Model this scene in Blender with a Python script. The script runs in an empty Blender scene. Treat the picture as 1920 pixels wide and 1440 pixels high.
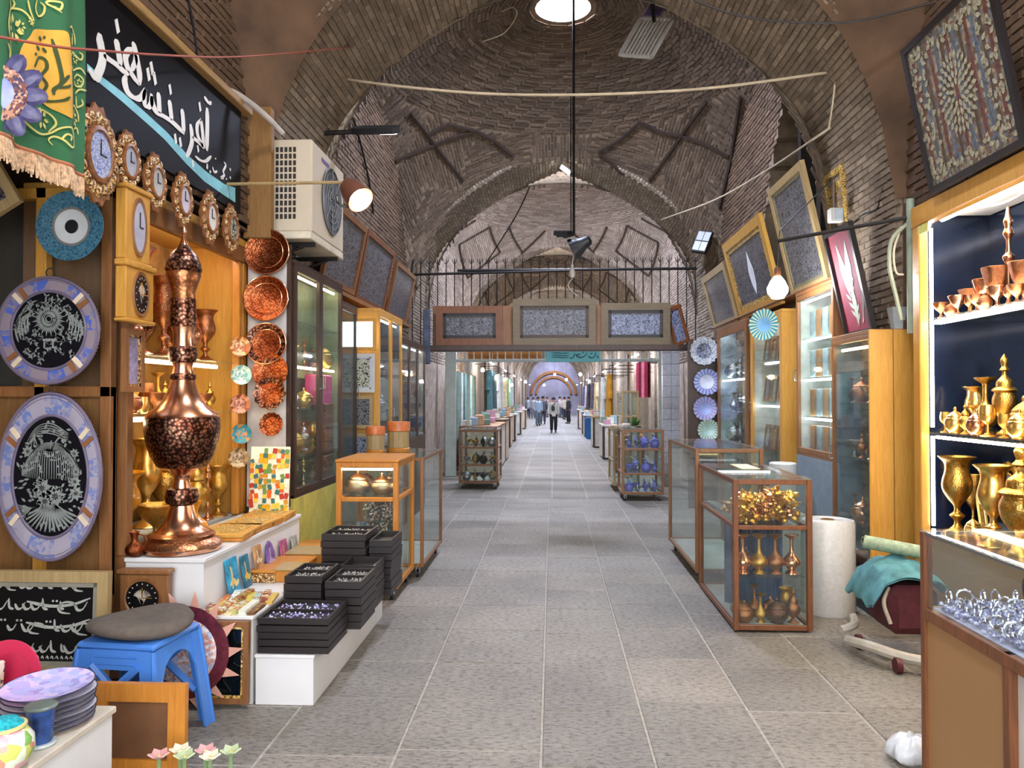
import bpy, bmesh, math, random
from math import sin, cos, tan, atan, atan2, pi, sqrt, radians, hypot
from mathutils import Vector, Matrix

SC = bpy.context.scene
COL = SC.collection
RND = random.Random(11)
F = 1450.0                                   # focal length in pixels of the 1920 wide frame
PSI, TH = atan(75 / F), atan(25 / F)         # small yaw to the left of the corridor axis, small upward pitch
CAMP = Vector((0, 0, 1.6))

# ------------------------------------------------------------------ camera, world, exposure
cd = bpy.data.cameras.new('camera')
cd.sensor_width = 36.0
cd.lens = 36.0 * F / 1920.0
cd.clip_start, cd.clip_end = 0.05, 300
cam = bpy.data.objects.new('camera', cd)
COL.objects.link(cam)
cam.location = CAMP
cam.rotation_euler = (pi / 2 + TH, 0, PSI)
SC.camera = cam
SC.view_settings.view_transform = 'Standard'
SC.view_settings.look = 'None'
SC.view_settings.gamma = 1.0
SC.view_settings.exposure = 1.42
SC.view_settings.use_curve_mapping = False
W = bpy.data.worlds.new('daylight')
SC.world = W
W.use_nodes = True
bg = W.node_tree.nodes['Background']
bg.inputs[0].default_value = (0.93, 0.95, 1.0, 1)
bg.inputs[1].default_value = 2.6  # near end left open behind the camera so this acts as frontal fill
cy = SC.cycles
cy.max_bounces = 7
cy.diffuse_bounces = 4
cy.glossy_bounces = 3
cy.transmission_bounces = 4
cy.transparent_max_bounces = 16
cy.caustics_reflective = False
cy.caustics_refractive = False
cy.sample_clamp_indirect = 4.0
E_SKYLIGHT, E_TUBE, E_WARM, E_BULB = 70.0, 9.0, 10.0, 60.0

# ------------------------------------------------------------------ geometry helpers
FW = Vector((-sin(PSI) * cos(TH), cos(PSI) * cos(TH), sin(TH)))
RT = Vector((cos(PSI), sin(PSI), 0))
UP = RT.cross(FW)
def ray(px, py): return FW + RT * ((px - 960) / F) + UP * ((720 - py) / F)
def onY(px, py, Y): d = ray(px, py); return CAMP + d * (Y / d.y)
def onX(px, py, X): d = ray(px, py); return CAMP + d * (X / d.x)
def onZ(px, py, Z): d = ray(px, py); return CAMP + d * ((Z - CAMP.z) / d.z)
def RX(a): return Matrix.Rotation(a, 4, 'X')
def RY(a): return Matrix.Rotation(a, 4, 'Y')
def RZ(a): return Matrix.Rotation(a, 4, 'Z')
def TR(x, y=None, z=None): return Matrix.Translation(Vector(x) if y is None else Vector((x, y, z)))
def SCL(x, y, z): return Matrix.Diagonal((x, y, z, 1))

def smooth_path(pts, n=6, closed=False):
    P = [Vector(p) for p in pts]
    out = []
    N = len(P)
    rng = range(N) if closed else range(N - 1)
    for i in rng:
        p1, p2 = P[i], P[(i + 1) % N]
        p0 = P[i - 1] if (closed or i > 0) else p1 * 2 - p2
        p3 = P[(i + 2) % N] if (closed or i + 2 < N) else p2 * 2 - p1
        for k in range(n):
            t = k / n
            out.append(0.5 * ((2 * p1) + (p2 - p0) * t + (2 * p0 - 5 * p1 + 4 * p2 - p3) * t * t + (3 * p1 - p0 - 3 * p2 + p3) * t ** 3))
    if not closed: out.append(P[-1])
    return out

class MB:
    """collects shapes and links them as one mesh object"""
    def __init__(s, m=None):
        s.v, s.f, s.mi, s.m, s.cur = [], [], [], m, 0
    def add(s, verts, faces, m=None):
        b = len(s.v)
        for p in verts:
            p = Vector(p)
            if m is not None: p = m @ p
            if s.m is not None: p = s.m @ p
            s.v.append(p)
        for f in faces:
            s.f.append([b + i for i in f]); s.mi.append(s.cur)
        return s
    def box(s, x0, x1, y0, y1, z0, z1, m=None):
        x0, x1 = min(x0, x1), max(x0, x1); y0, y1 = min(y0, y1), max(y0, y1); z0, z1 = min(z0, z1), max(z0, z1)
        return s.add([(x0, y0, z0), (x1, y0, z0), (x1, y1, z0), (x0, y1, z0), (x0, y0, z1), (x1, y0, z1), (x1, y1, z1), (x0, y1, z1)],
              [(0, 3, 2, 1), (4, 5, 6, 7), (0, 1, 5, 4), (1, 2, 6, 5), (2, 3, 7, 6), (3, 0, 4, 7)], m)
    def cbox(s, x0, x1, y0, y1, z0, z1, c=0.004, m=None):
        """box with chamfered edges"""
        x0, x1 = min(x0, x1), max(x0, x1); y0, y1 = min(y0, y1), max(y0, y1); z0, z1 = min(z0, z1), max(z0, z1)
        c = min(c, (x1 - x0) / 3, (y1 - y0) / 3, (z1 - z0) / 3)
        V, idx = [], {}
        for i, (X, sx) in enumerate(((x0, 1), (x1, -1))):
            for j, (Y, sy) in enumerate(((y0, 1), (y1, -1))):
                for k, (Z, sz) in enumerate(((z0, 1), (z1, -1))):
                    for a in range(3):
                        p = [X + sx * c, Y + sy * c, Z + sz * c]
                        p[a] = (X, Y, Z)[a]
                        idx[(i, j, k, a)] = len(V); V.append(p)
        Fc = []
        q = lambda *k: Fc.append([idx[t] for t in k])
        for i in (0, 1): q((i, 0, 0, 0), (i, 1, 0, 0), (i, 1, 1, 0), (i, 0, 1, 0))
        for j in (0, 1): q((0, j, 0, 1), (1, j, 0, 1), (1, j, 1, 1), (0, j, 1, 1))
        for k in (0, 1): q((0, 0, k, 2), (1, 0, k, 2), (1, 1, k, 2), (0, 1, k, 2))
        for i in (0, 1):
            for j in (0, 1): q((i, j, 0, 0), (i, j, 1, 0), (i, j, 1, 1), (i, j, 0, 1))
            for k in (0, 1): q((i, 0, k, 0), (i, 1, k, 0), (i, 1, k, 2), (i, 0, k, 2))
        for j in (0, 1):
            for k in (0, 1): q((0, j, k, 1), (1, j, k, 1), (1, j, k, 2), (0, j, k, 2))
        for i in (0, 1):
            for j in (0, 1):
                for k in (0, 1): q((i, j, k, 0), (i, j, k, 1), (i, j, k, 2))
        return s.add(V, Fc, m)
    def lathe(s, prof, n=20, m=None, sx=1.0, sy=1.0, close=False, caps=True):
        V, Fc = [], []
        for r, z in prof:
            for k in range(n):
                a = 2 * pi * k / n
                V.append((r * cos(a) * sx, r * sin(a) * sy, z))
        L = len(prof)
        for i in range(L - 1):
            for k in range(n):
                k2 = (k + 1) % n
                Fc.append((i * n + k, i * n + k2, (i + 1) * n + k2, (i + 1) * n + k))
        if caps and prof[0][0] > 1e-4: Fc.append(tuple(range(n - 1, -1, -1)))
        if caps and prof[-1][0] > 1e-4 and not close: Fc.append(tuple((L - 1) * n + k for k in range(n)))
        return s.add(V, Fc, m)
    def tube(s, pts, r, n=8, m=None, r1=None, flat=1.0):
        P = [Vector(p) for p in pts]
        if len(P) < 2: return s
        V, Fc = [], []
        L = len(P)
        u = None
        for i, p in enumerate(P):
            t = (P[min(i + 1, L - 1)] - P[max(i - 1, 0)])
            t = t.normalized() if t.length > 1e-9 else Vector((0, 0, 1))
            if u is None:
                u = t.orthogonal().normalized()
            else:
                u = u - t * u.dot(t)
                u = u.normalized() if u.length > 1e-6 else t.orthogonal().normalized()
            w = t.cross(u)
            rr = r if r1 is None else r + (r1 - r) * i / (L - 1)
            for k in range(n):
                a = 2 * pi * k / n
                V.append(p + u * (rr * cos(a)) + w * (rr * sin(a) * flat))
        for i in range(L - 1):
            for k in range(n):
                k2 = (k + 1) % n
                Fc.append((i * n + k, i * n + k2, (i + 1) * n + k2, (i + 1) * n + k))
        Fc.append(tuple(range(n - 1, -1, -1))); Fc.append(tuple((L - 1) * n + k for k in range(n)))
        return s.add(V, Fc, m)
    def cyl(s, p0, p1, r, n=12, r1=None, m=None):
        return s.tube([p0, p1], r, n, m, r1)
    def prism(s, pts, z0, z1, m=None):
        """polygon in xy extruded between z0 and z1"""
        n = len(pts)
        V = [(p[0], p[1], z0) for p in pts] + [(p[0], p[1], z1) for p in pts]
        Fc = [tuple(range(n - 1, -1, -1)), tuple(range(n, 2 * n))]
        for i in range(n):
            j = (i + 1) % n
            Fc.append((i, j, n + j, n + i))
        return s.add(V, Fc, m)
    def stroke(s, pts, w, m=None, n=5, nib=0.9, th=0.002, taper=True, minw=0.35):
        """a pen stroke in xy: flat ribbon with broad-nib width"""
        P = smooth_path([(p[0], p[1], 0) for p in pts], n)
        V, Fc = [], []
        L = len(P)
        for i, p in enumerate(P):
            t = P[min(i + 1, L - 1)] - P[max(i - 1, 0)]
            a = atan2(t.y, t.x)
            ww = w * (minw + (1 - minw) * abs(sin(a - nib)))
            if taper:
                e = min(i, L - 1 - i) / max(1, L - 1)
                ww *= min(1.0, 0.45 + 4 * e)
            nx, ny = -sin(a) * ww / 2, cos(a) * ww / 2
            V += [(p.x + nx, p.y + ny, 0), (p.x - nx, p.y - ny, 0), (p.x + nx, p.y + ny, th), (p.x - nx, p.y - ny, th)]
        for i in range(L - 1):
            a, b = 4 * i, 4 * i + 4
            Fc += [(a + 2, a + 3, b + 3, b + 2), (a, a + 2, b + 2, b), (a + 3, a + 1, b + 1, b + 3)]
        Fc += [(0, 1, 3, 2), (4 * L - 4, 4 * L - 2, 4 * L - 1, 4 * L - 3)]
        return s.add(V, Fc, m)
    def leaf(s, x, y, a, l, w, m=None, th=0.0015):
        pts = [(0, 0), (l * .25, w * .4), (l * .55, w * .5), (l, 0), (l * .55, -w * .5), (l * .25, -w * .4)]
        return s.prism([(x + p[0] * cos(a) - p[1] * sin(a), y + p[0] * sin(a) + p[1] * cos(a)) for p in pts], 0, th, m)
    def brick(s, c, t, b, n, l, h, d):
        t, b, n = t * (l / 2), b * (h / 2), n * d
        V = [c - t - b, c + t - b, c + t + b, c - t + b]
        k = 0.93
        V += [c + (-t - b) * k + n, c + (t - b) * k + n, c + (t + b) * k + n, c + (-t + b) * k + n]
        return s.add(V, [(4, 5, 6, 7), (0, 1, 5, 4), (1, 2, 6, 5), (2, 3, 7, 6), (3, 0, 4, 7)])
    def mesh(s, name, mats, sharp=38):
        me = bpy.data.meshes.new(name)
        me.from_pydata([tuple(p) for p in s.v], [], s.f)
        for mt in (mats if isinstance(mats, (list, tuple)) else [mats]): me.materials.append(mt)
        if s.mi and max(s.mi) > 0: me.polygons.foreach_set('material_index', s.mi)
        if sharp and len(s.f):
            me.polygons.foreach_set('use_smooth', [True] * len(s.f))
            me.set_sharp_from_angle(angle=radians(sharp))
        me.update()
        return me
    def build(s, name, mats, parent=None, off=None, sharp=38):
        if off is not None:
            off = Vector(off); s.v = [p - off for p in s.v]
        o = bpy.data.objects.new(name, s.mesh(name, mats, sharp))
        COL.objects.link(o)
        if parent is not None: o.parent = parent
        return o

def tag(o, label=None, cat=None, group=None, kind=None):
    if label: o['label'] = label
    if cat: o['category'] = cat
    if group: o['group'] = group
    if kind: o['kind'] = kind
    return o

I4 = Matrix.Identity(4)

class Thing:
    """an Empty at the base of a thing; parts given in world coordinates unless the thing is rotated"""
    def __init__(s, name, label, cat, loc, group=None, rot=None, kind=None):
        s.o = bpy.data.objects.new(name, None)
        s.o.empty_display_size = 0.05
        COL.objects.link(s.o)
        s.loc = Vector(loc)
        s.o.location = s.loc
        s.local = rot is not None
        if s.local: s.o.rotation_euler = rot.to_euler() if not isinstance(rot, tuple) else rot
        tag(s.o, label, cat, group, kind)
    def part(s, name, mb, mats, parent=None, label=None, sharp=38, kind=None):
        o = mb.build(name, mats, parent or s.o, None if s.local else s.loc, sharp)
        if label: o['label'] = label
        if kind: o['kind'] = kind
        return o

def single(name, label, cat, mb, mats, loc=None, group=None, sharp=38, kind=None, rot=None):
    """a thing that is one mesh, origin at loc"""
    o = mb.build(name, mats, None, loc if rot is None else None, sharp)
    if loc is not None: o.location = Vector(loc)
    if rot is not None: o.rotation_euler = rot.to_euler()
    return tag(o, label, cat, group, kind)

ORD = ['first', 'second', 'third', 'fourth', 'fifth', 'sixth', 'seventh', 'eighth', 'ninth', 'tenth', 'eleventh', 'twelfth', 'thirteenth',
       'fourteenth', 'fifteenth', 'sixteenth', 'seventeenth', 'eighteenth', 'nineteenth', 'twentieth']

# ------------------------------------------------------------------ materials
def lin(h):
    h = h.lstrip('#')
    out = []
    for i in (0, 2, 4):
        c = int(h[i:i + 2], 16) / 255
        out.append(c / 12.92 if c <= 0.04045 else ((c + 0.055) / 1.055) ** 2.4)
    return (*out, 1.0)

class NT:
    def __init__(s, name):
        s.mat = bpy.data.materials.new(name)
        s.mat.use_nodes = True
        s.t = s.mat.node_tree
        s.b = s.t.nodes['Principled BSDF']
        s.out = s.t.nodes['Material Output']
    def n(s, typ, **kw):
        o = s.t.nodes.new(typ)
        for k, v in kw.items(): setattr(o, k, v)
        return o
    def l(s, a, b): s.t.links.new(a, b)
    def coord(s, kind='Object', scale=(1, 1, 1)):
        tc = s.n('ShaderNodeTexCoord')
        mp = s.n('ShaderNodeMapping')
        mp.inputs['Scale'].default_value = scale
        s.l(tc.outputs[kind], mp.inputs[0])
        return mp.outputs[0]
    def noise(s, co, scale, detail=3, rough=0.55, dist=0.0):
        x = s.n('ShaderNodeTexNoise')
        x.inputs['Scale'].default_value = scale; x.inputs['Detail'].default_value = detail
        x.inputs['Roughness'].default_value = rough; x.inputs['Distortion'].default_value = dist
        if co is not None: s.l(co, x.inputs['Vector'])
        return x.outputs['Fac']
    def vor(s, co, scale, feature='F1', out='Distance', rnd=1.0):
        x = s.n('ShaderNodeTexVoronoi', feature=feature)
        x.inputs['Scale'].default_value = scale; x.inputs['Randomness'].default_value = rnd
        if co is not None: s.l(co, x.inputs['Vector'])
        return x.outputs[out]
    def ramp(s, fac, stops, const=False):
        x = s.n('ShaderNodeValToRGB')
        if const: x.color_ramp.interpolation = 'CONSTANT'
        e = x.color_ramp.elements
        while len(e) < len(stops): e.new(0.5)
        for el, (p, c) in zip(e, stops):
            el.position = p
            el.color = c if not isinstance(c, (int, float)) else (c, c, c, 1)
        s.l(fac, x.inputs[0])
        return x.outputs[0]
    def mix(s, fac, a, b, mode='MIX'):
        x = s.n('ShaderNodeMix', data_type='RGBA', blend_type=mode)
        for sock, v in ((x.inputs[0], fac), (x.inputs[6], a), (x.inputs[7], b)):
            if hasattr(v, 'is_linked'): s.l(v, sock)
            else: sock.default_value = v
        return x.outputs[2]
    def math(s, op, a, b=None, c=None):
        x = s.n('ShaderNodeMath', operation=op)
        for sock, v in zip(x.inputs, (a, b, c)):
            if v is None: continue
            if hasattr(v, 'is_linked'): s.l(v, sock)
            else: sock.default_value = v
        return x.outputs[0]
    def col(s, v):
        if hasattr(v, 'is_linked'): s.l(v, s.b.inputs['Base Color'])
        else: s.b.inputs['Base Color'].default_value = v
        return s
    def set(s, rough=0.5, metal=0.0, spec=None, coat=None):
        for k, v in (('Roughness', rough), ('Metallic', metal), ('Specular IOR Level', spec), ('Coat Weight', coat)):
            if v is None: continue
            if hasattr(v, 'is_linked'): s.l(v, s.b.inputs[k])
            else: s.b.inputs[k].default_value = v
        return s
    def bump(s, h, strength=0.3, dist=0.01):
        x = s.n('ShaderNodeBump')
        x.inputs['Strength'].default_value = strength; x.inputs['Distance'].default_value = dist
        s.l(h, x.inputs['Height']); s.l(x.outputs[0], s.b.inputs['Normal'])
        return s

MATS = {}
def flat(name, h, rough=0.55, metal=0.0, var=0.12, scale=9, spec=None, coat=None, bump=0.0):
    if name in MATS: return MATS[name]
    t = NT(name)
    c = lin(h)
    co = t.coord()
    n = t.noise(co, scale, 4)
    d = tuple(x * (1 - var * 1.6) for x in c[:3]) + (1,)
    e = tuple(min(1, x * (1 + var)) for x in c[:3]) + (1,)
    t.col(t.ramp(n, [(0.3, d), (0.7, e)]))
    t.set(rough, metal, spec, coat)
    if bump: t.bump(n, bump, 0.01)
    MATS[name] = t.mat
    return t.mat

def wood(name, a, b, rough=0.42, scale=5.0, axis=2):
    if name in MATS: return MATS[name]
    t = NT(name)
    sc = [9, 9, 9]; sc[axis] = 0.8
    co = t.coord('Object', tuple(sc))
    n = t.noise(co, scale, 5, 0.6, 1.2)
    n2 = t.noise(t.coord(), 2.2, 2)
    c = t.ramp(n, [(0.28, lin(a)), (0.72, lin(b))])
    c = t.mix(0.25, c, t.ramp(n2, [(0.3, lin(a)), (0.7, lin(b))]))
    t.col(c).set(rough).bump(n, 0.12, 0.004)
    MATS[name] = t.mat
    return t.mat

def metal(name, a, b, rough=0.24, scale=60, engrave=0.6, dark='#1a0d08', amount=0.5):
    """hammered or engraved metal"""
    if name in MATS: return MATS[name]
    t = NT(name)
    co = t.coord()
    n = t.noise(co, 14, 2)
    v = t.vor(co, scale)
    c = t.ramp(n, [(0.3, lin(a)), (0.7, lin(b))])
    if engrave:
        g = t.ramp(v, [(0.0, 1.0), (amount, 0.0)])
        c = t.mix(t.math('MULTIPLY', t.math('SUBTRACT', 1.0, g), engrave), c, lin(dark))
        t.bump(v, 0.35, 0.004)
    t.col(c).set(rough, 1.0)
    MATS[name] = t.mat
    return t.mat

def brickmat(name, a, b, c2, obj=False):
    t = NT(name)
    g = t.n('ShaderNodeNewGeometry')
    oi = t.n('ShaderNodeObjectInfo')
    r = oi.outputs['Random'] if obj else g.outputs['Random Per Island']
    c = t.ramp(r, [(0.0, lin(a)), (0.5, lin(b)), (1.0, lin(c2))])
    co = t.n('ShaderNodeTexCoord').outputs['Object'] if not obj else g.outputs['Position']
    n = t.noise(co, 22, 4, 0.65)
    n2 = t.noise(co, 1.1, 3)
    c = t.mix(0.5, c, t.ramp(n, [(0.3, 0.3), (0.7, 1.0)]), 'MULTIPLY')
    c = t.mix(0.5, c, t.ramp(n2, [(0.35, 0.45), (0.65, 1.0)]), 'MULTIPLY')
    t.col(c).set(0.85).bump(n, 0.4, 0.006)
    MATS[name] = t.mat
    return t.mat

def etched(name, bgc, fgc, scale=14, amount=0.5, rough=0.35, fg2=None):
    """engraved arabesque: pale scrolls and leaves on a dark ground"""
    if name in MATS: return MATS[name]
    t = NT(name)
    co = t.coord()
    nz = t.n('ShaderNodeTexNoise'); nz.inputs['Scale'].default_value = scale * 0.6; nz.inputs['Detail'].default_value = 1
    t.l(co, nz.inputs['Vector'])
    vm = t.n('ShaderNodeVectorMath', operation='SCALE'); t.l(nz.outputs['Color'], vm.inputs[0]); vm.inputs['Scale'].default_value = 1.6 / scale
    va = t.n('ShaderNodeVectorMath', operation='ADD'); t.l(co, va.inputs[0]); t.l(vm.outputs[0], va.inputs[1])
    p = va.outputs[0]
    n = t.noise(p, scale * 1.1, 1.5, 0.5, 0.6)
    lines = t.math('LESS_THAN', t.math('ABSOLUTE', t.math('SUBTRACT', n, 0.5)), 0.035 + 0.04 * amount)
    v = t.vor(p, scale * 1.8)
    blobs = t.math('LESS_THAN', v, 0.22 + 0.16 * amount)
    ring = t.math('LESS_THAN', t.math('ABSOLUTE', t.math('SUBTRACT', v, 0.5)), 0.05)
    m = t.math('MAXIMUM', t.math('MAXIMUM', lines, blobs), ring)
    fg = lin(fgc)
    if fg2:
        fg = t.ramp(t.vor(co, scale * 0.7, out='Color'), [(0.35, lin(fgc)), (0.65, lin(fg2))])
    t.col(t.mix(m, lin(bgc), fg)).set(rough)
    MATS[name] = t.mat
    return t.mat

def tiles(name, cols, scale, rough=0.4, feature='F1', rnd=1.0, grain=0.0):
    """mosaic of coloured cells (inlay, miniature painting, print)"""
    if name in MATS: return MATS[name]
    t = NT(name)
    co = t.coord()
    c = t.vor(co, scale, out='Color', rnd=rnd)
    stops = [(i / len(cols), lin(x)) for i, x in enumerate(cols)]
    sep = t.n('ShaderNodeSeparateColor'); t.l(c, sep.inputs[0])
    cc = t.ramp(sep.outputs[0], stops, True)
    t.col(cc).set(rough)
    MATS[name] = t.mat
    return t.mat

def radial(name, a, b, n, rough=0.35, c=None, r0=None, duty=0.5, noise=None):
    """alternating blocks round the object's z axis; optional centre colour inside r0"""
    if name in MATS: return MATS[name]
    t = NT(name)
    tc = t.n('ShaderNodeTexCoord').outputs['Object']
    gr = t.n('ShaderNodeTexGradient', gradient_type='RADIAL'); t.l(tc, gr.inputs[0])
    fr = t.math('FRACT', t.math('MULTIPLY', gr.outputs['Fac'], float(n)))
    k = t.math('LESS_THAN', fr, duty)
    ca, cb = lin(a), lin(b)
    if noise:
        ca = t.ramp(t.vor(tc, noise, out='Color'), [(0.3, lin(a)), (0.7, lin(b))])
    col = t.mix(k, cb, ca)
    if c:
        ln = t.n('ShaderNodeVectorMath', operation='LENGTH'); t.l(tc, ln.inputs[0])
        col = t.mix(t.math('LESS_THAN', ln.outputs['Value'], r0), col, lin(c))
    t.col(col).set(rough)
    MATS[name] = t.mat
    return t.mat

def emit(name, h, s):
    if name in MATS: return MATS[name]
    t = NT(name)
    t.b.inputs['Base Color'].default_value = (0.8, 0.8, 0.8, 1)
    t.b.inputs['Emission Color'].default_value = lin(h)
    t.b.inputs['Emission Strength'].default_value = s
    MATS[name] = t.mat
    return t.mat

def glassmat(name, tint='#f6faf8', refl=1.0, dirt=0.02):
    if name in MATS: return MATS[name]
    t = NT(name)
    t.t.nodes.remove(t.b)
    tr = t.n('ShaderNodeBsdfTransparent'); tr.inputs[0].default_value = lin(tint)
    gl = t.n('ShaderNodeBsdfGlossy'); gl.inputs['Roughness'].default_value = 0.03
    df = t.n('ShaderNodeBsdfDiffuse'); df.inputs[0].default_value = (0.7, 0.75, 0.75, 1)
    lw = t.n('ShaderNodeLayerWeight'); lw.inputs[0].default_value = 0.5
    fres = t.math('MULTIPLY_ADD', t.math('POWER', lw.outputs['Facing'], 4.0), 0.45, 0.025)
    m1 = t.n('ShaderNodeMixShader'); m2 = t.n('ShaderNodeMixShader')
    t.l(t.math('MULTIPLY', fres, refl), m1.inputs[0]); t.l(tr.outputs[0], m1.inputs[1]); t.l(gl.outputs[0], m1.inputs[2])
    n = t.noise(t.coord(), 3, 3)
    t.l(t.math('MULTIPLY', n, dirt * 2), m2.inputs[0]); t.l(m1.outputs[0], m2.inputs[1]); t.l(df.outputs[0], m2.inputs[2])
    t.l(m2.outputs[0], t.out.inputs[0])
    MATS[name] = t.mat
    return t.mat

GLASS = glassmat('showcase glass')
BRICK_P = brickmat('arch brick', '#7a6853', '#8f7b65', '#a38f77', True)
BRICK_A = brickmat('arch brick courses', '#7a6853', '#8f7b65', '#a38f77')
BRICK_M = brickmat('daylit brick courses', '#94836f', '#a99984', '#bfb09c')  # paler brick colour stands in for daylight on the second arch's soffit
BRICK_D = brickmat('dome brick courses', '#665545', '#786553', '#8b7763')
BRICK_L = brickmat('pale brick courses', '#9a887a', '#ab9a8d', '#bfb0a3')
BRICK_0 = brickmat('brown front wall courses', '#5f452f', '#6b4f37', '#755a40')
BRICK_W = brickmat('side wall brick courses', '#664f3b', '#765d47', '#866c54')
MORTAR = flat('lime mortar', '#8a7863', 0.9, var=0.25, scale=6)
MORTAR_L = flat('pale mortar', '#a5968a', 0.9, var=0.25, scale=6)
PLASTER = flat('brown plaster', '#5f4631', 0.85, var=0.28, scale=3, bump=0.2)
PLASTER_G = flat('grey green plaster', '#8f9486', 0.85, var=0.15, scale=3)
DARKRIB = flat('dark brick rib', '#3b2c22', 0.85, var=0.2, scale=12)
W_HONEY = wood('honey wood', '#a9671f', '#d08b35')
W_OAK = wood('golden oak veneer', '#b9802f', '#d8a24a', axis=2)
W_RED = wood('red brown wood', '#54301c', '#8a5430')
W_DARK = wood('dark walnut', '#2b1b13', '#4b3323')
W_BROWN = wood('brown wood', '#6d4526', '#96653a')
W_PALE = wood('pale olive wood', '#8f7750', '#b79d6d')
W_OLIVE = wood('dull olive wood', '#594a33', '#7a6848', axis=0)
W_BLACK = wood('blackened wood', '#15100f', '#2a2120', axis=0)
W_PANEL = flat('tan laminate', '#a0774c', 0.5, var=0.05, scale=2)
WHITE = flat('white laminate', '#dcdad8', 0.4, var=0.04, scale=3)
WHITE2 = flat('off white paint', '#c9c6c0', 0.5, var=0.1, scale=5)
GOLD = metal('polished brass', '#e6ac45', '#f7d27a', 0.34, 55, 0.45, '#5a2f08')
GOLDP = metal('plain brass', '#eab452', '#f8d88c', 0.3, 40, 0.0)
COPPER = metal('engraved copper', '#cf7f50', '#eaa878', 0.34, 55, 0.55, '#2c0f06')
COPPERP = metal('plain copper', '#d98c60', '#f2bb98', 0.24, 40, 0.0)
COPPERD = metal('dark engraved copper', '#b0654a', '#d9a688', 0.38, 60, 0.95, '#1d0d0b', 0.62)
COPPERR = metal('red copper', '#c25e36', '#e08a58', 0.36, 70, 0.8, '#3a1208', 0.6)
SILVER = metal('silver plate', '#c9c8cc', '#eeeef2', 0.22, 60, 0.5, '#33302f')
STEEL = flat('dark iron', '#2a2624', 0.5, 0.6, var=0.2)
CHROME = flat('bright steel', '#b9bcc0', 0.25, 1.0, var=0.05)
BLACK = flat('black plastic', '#17171a', 0.4, var=0.1)
ETCH = etched('silver arabesque on black', '#0c0d12', '#b9bba8', 20, 0.5)
ETCH2 = etched('fine silver tracery on black', '#121217', '#6f6e72', 22, 0.35)
ETCH3 = etched('blue silver tracery', '#161b2b', '#8a90a6', 22, 0.45)
ETCHB = etched('blue floral enamel', '#274a78', '#cfd6e6', 34, 0.6, fg2='#c98f86')
KHATAM = tiles('khatam inlay', ['#7a4a24', '#c79a58', '#3b2413', '#e2c48a', '#8a5d2e'], 120)
KHATAM2 = tiles('gilded inlay', ['#9a7430', '#c9a04a', '#6b4c20', '#dcc07a'], 90)
TUBE = emit('white tube light', '#eaf2ff', E_TUBE)
TUBEW = emit('warm tube light', '#ffe2b0', E_WARM)
BULB = emit('bright bulb', '#f4f7ff', E_BULB)
BULBW = emit('warm bulb', '#ffd79a', E_BULB * 0.6)
# ------------------------------------------------------------------ the vaulted hall
CX, HW = 0.145, 2.4
ARCHES = [(-0.85, 0.6), (5.74, 7.19), (12.3, 13.7), (19.4, 20.6)] + [(26.3 + 6.9 * k, 27.4 + 6.9 * k) for k in range(7)]
YEND = 74.5

def proj(p):
    d = Vector(p) - CAMP
    z = d.dot(FW)
    if z < 0.05: return None
    return 960 + F * d.dot(RT) / z, 720 - F * d.dot(UP) / z, z

# floor
def stone_material(name, tiled):
    t = NT(name)
    g = t.n('ShaderNodeNewGeometry').outputs['Position']
    oi = t.n('ShaderNodeObjectInfo').outputs['Random']
    mp = t.n('ShaderNodeMapping'); mp.inputs['Scale'].default_value = (1.0, 2.2, 1)
    t.l(g, mp.inputs[0])
    n = t.noise(mp.outputs[0], 26, 4, 0.7)
    n2 = t.noise(g, 1.3, 4, 0.6)
    n3 = t.noise(g, 90, 2, 0.6)
    c = t.ramp(oi, [(0.0, lin('#948e85')), (0.5, lin('#9d978d')), (1.0, lin('#a8a095'))])
    if tiled:
        br = t.n('ShaderNodeTexBrick'); br.offset = 0.0
        br.inputs['Scale'].default_value = 1.0; br.inputs['Mortar Size'].default_value = 0.012
        br.inputs['Brick Width'].default_value = 0.56; br.inputs['Row Height'].default_value = 0.6
        br.inputs['Color1'].default_value = lin('#857f77'); br.inputs['Color2'].default_value = lin('#a09a90'); br.inputs['Mortar'].default_value = lin('#b5afa6')
        t.l(g, br.inputs[0]); c = br.outputs[0]
    c = t.mix(0.85, c, t.ramp(n, [(0.36, 0.28), (0.5, 0.85), (0.66, 1.0)]), 'MULTIPLY')
    c = t.mix(0.5, c, t.ramp(n2, [(0.3, lin('#8a8078')), (0.7, lin('#f4efe6'))]), 'MULTIPLY')
    t.col(c)
    t.set(t.ramp(n, [(0.3, 0.62), (0.7, 0.42)]), 0.0, 0.5)
    h = t.math('ADD', n, t.math('MULTIPLY', n3, 0.5))
    t.bump(h, 0.8, 0.01)
    return t.mat
STONE = stone_material('chiselled paving stone', False)
STONE_FAR = stone_material('distant paving stone', True)
JOINT = flat('pale paving joint', '#a39d93', 0.9, var=0.15, scale=20)
fl = MB().box(-4.2, 4.4, -4, 12.3, -0.12, -0.004)
floor = single('floor', 'grey stone slab paving of the bazaar passage', 'floor', fl, JOINT, (0, 0, 0), kind='structure')
far_fl = MB().box(-4.2, 4.4, 12.3, YEND + 2, -0.12, 0.0)
o = far_fl.build('paving', STONE_FAR, floor)
near_fl = MB().box(-4.2, 4.4, -4, 2.4, -0.11, 0.0)
near_fl.build('paving', STONE_FAR, floor)
xe = [-3.3, -2.55, -1.9, -1.3, -0.70, -0.05, 0.45, 1.0, 1.55, 2.1, 2.75, 3.4]
nsl = 0
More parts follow.
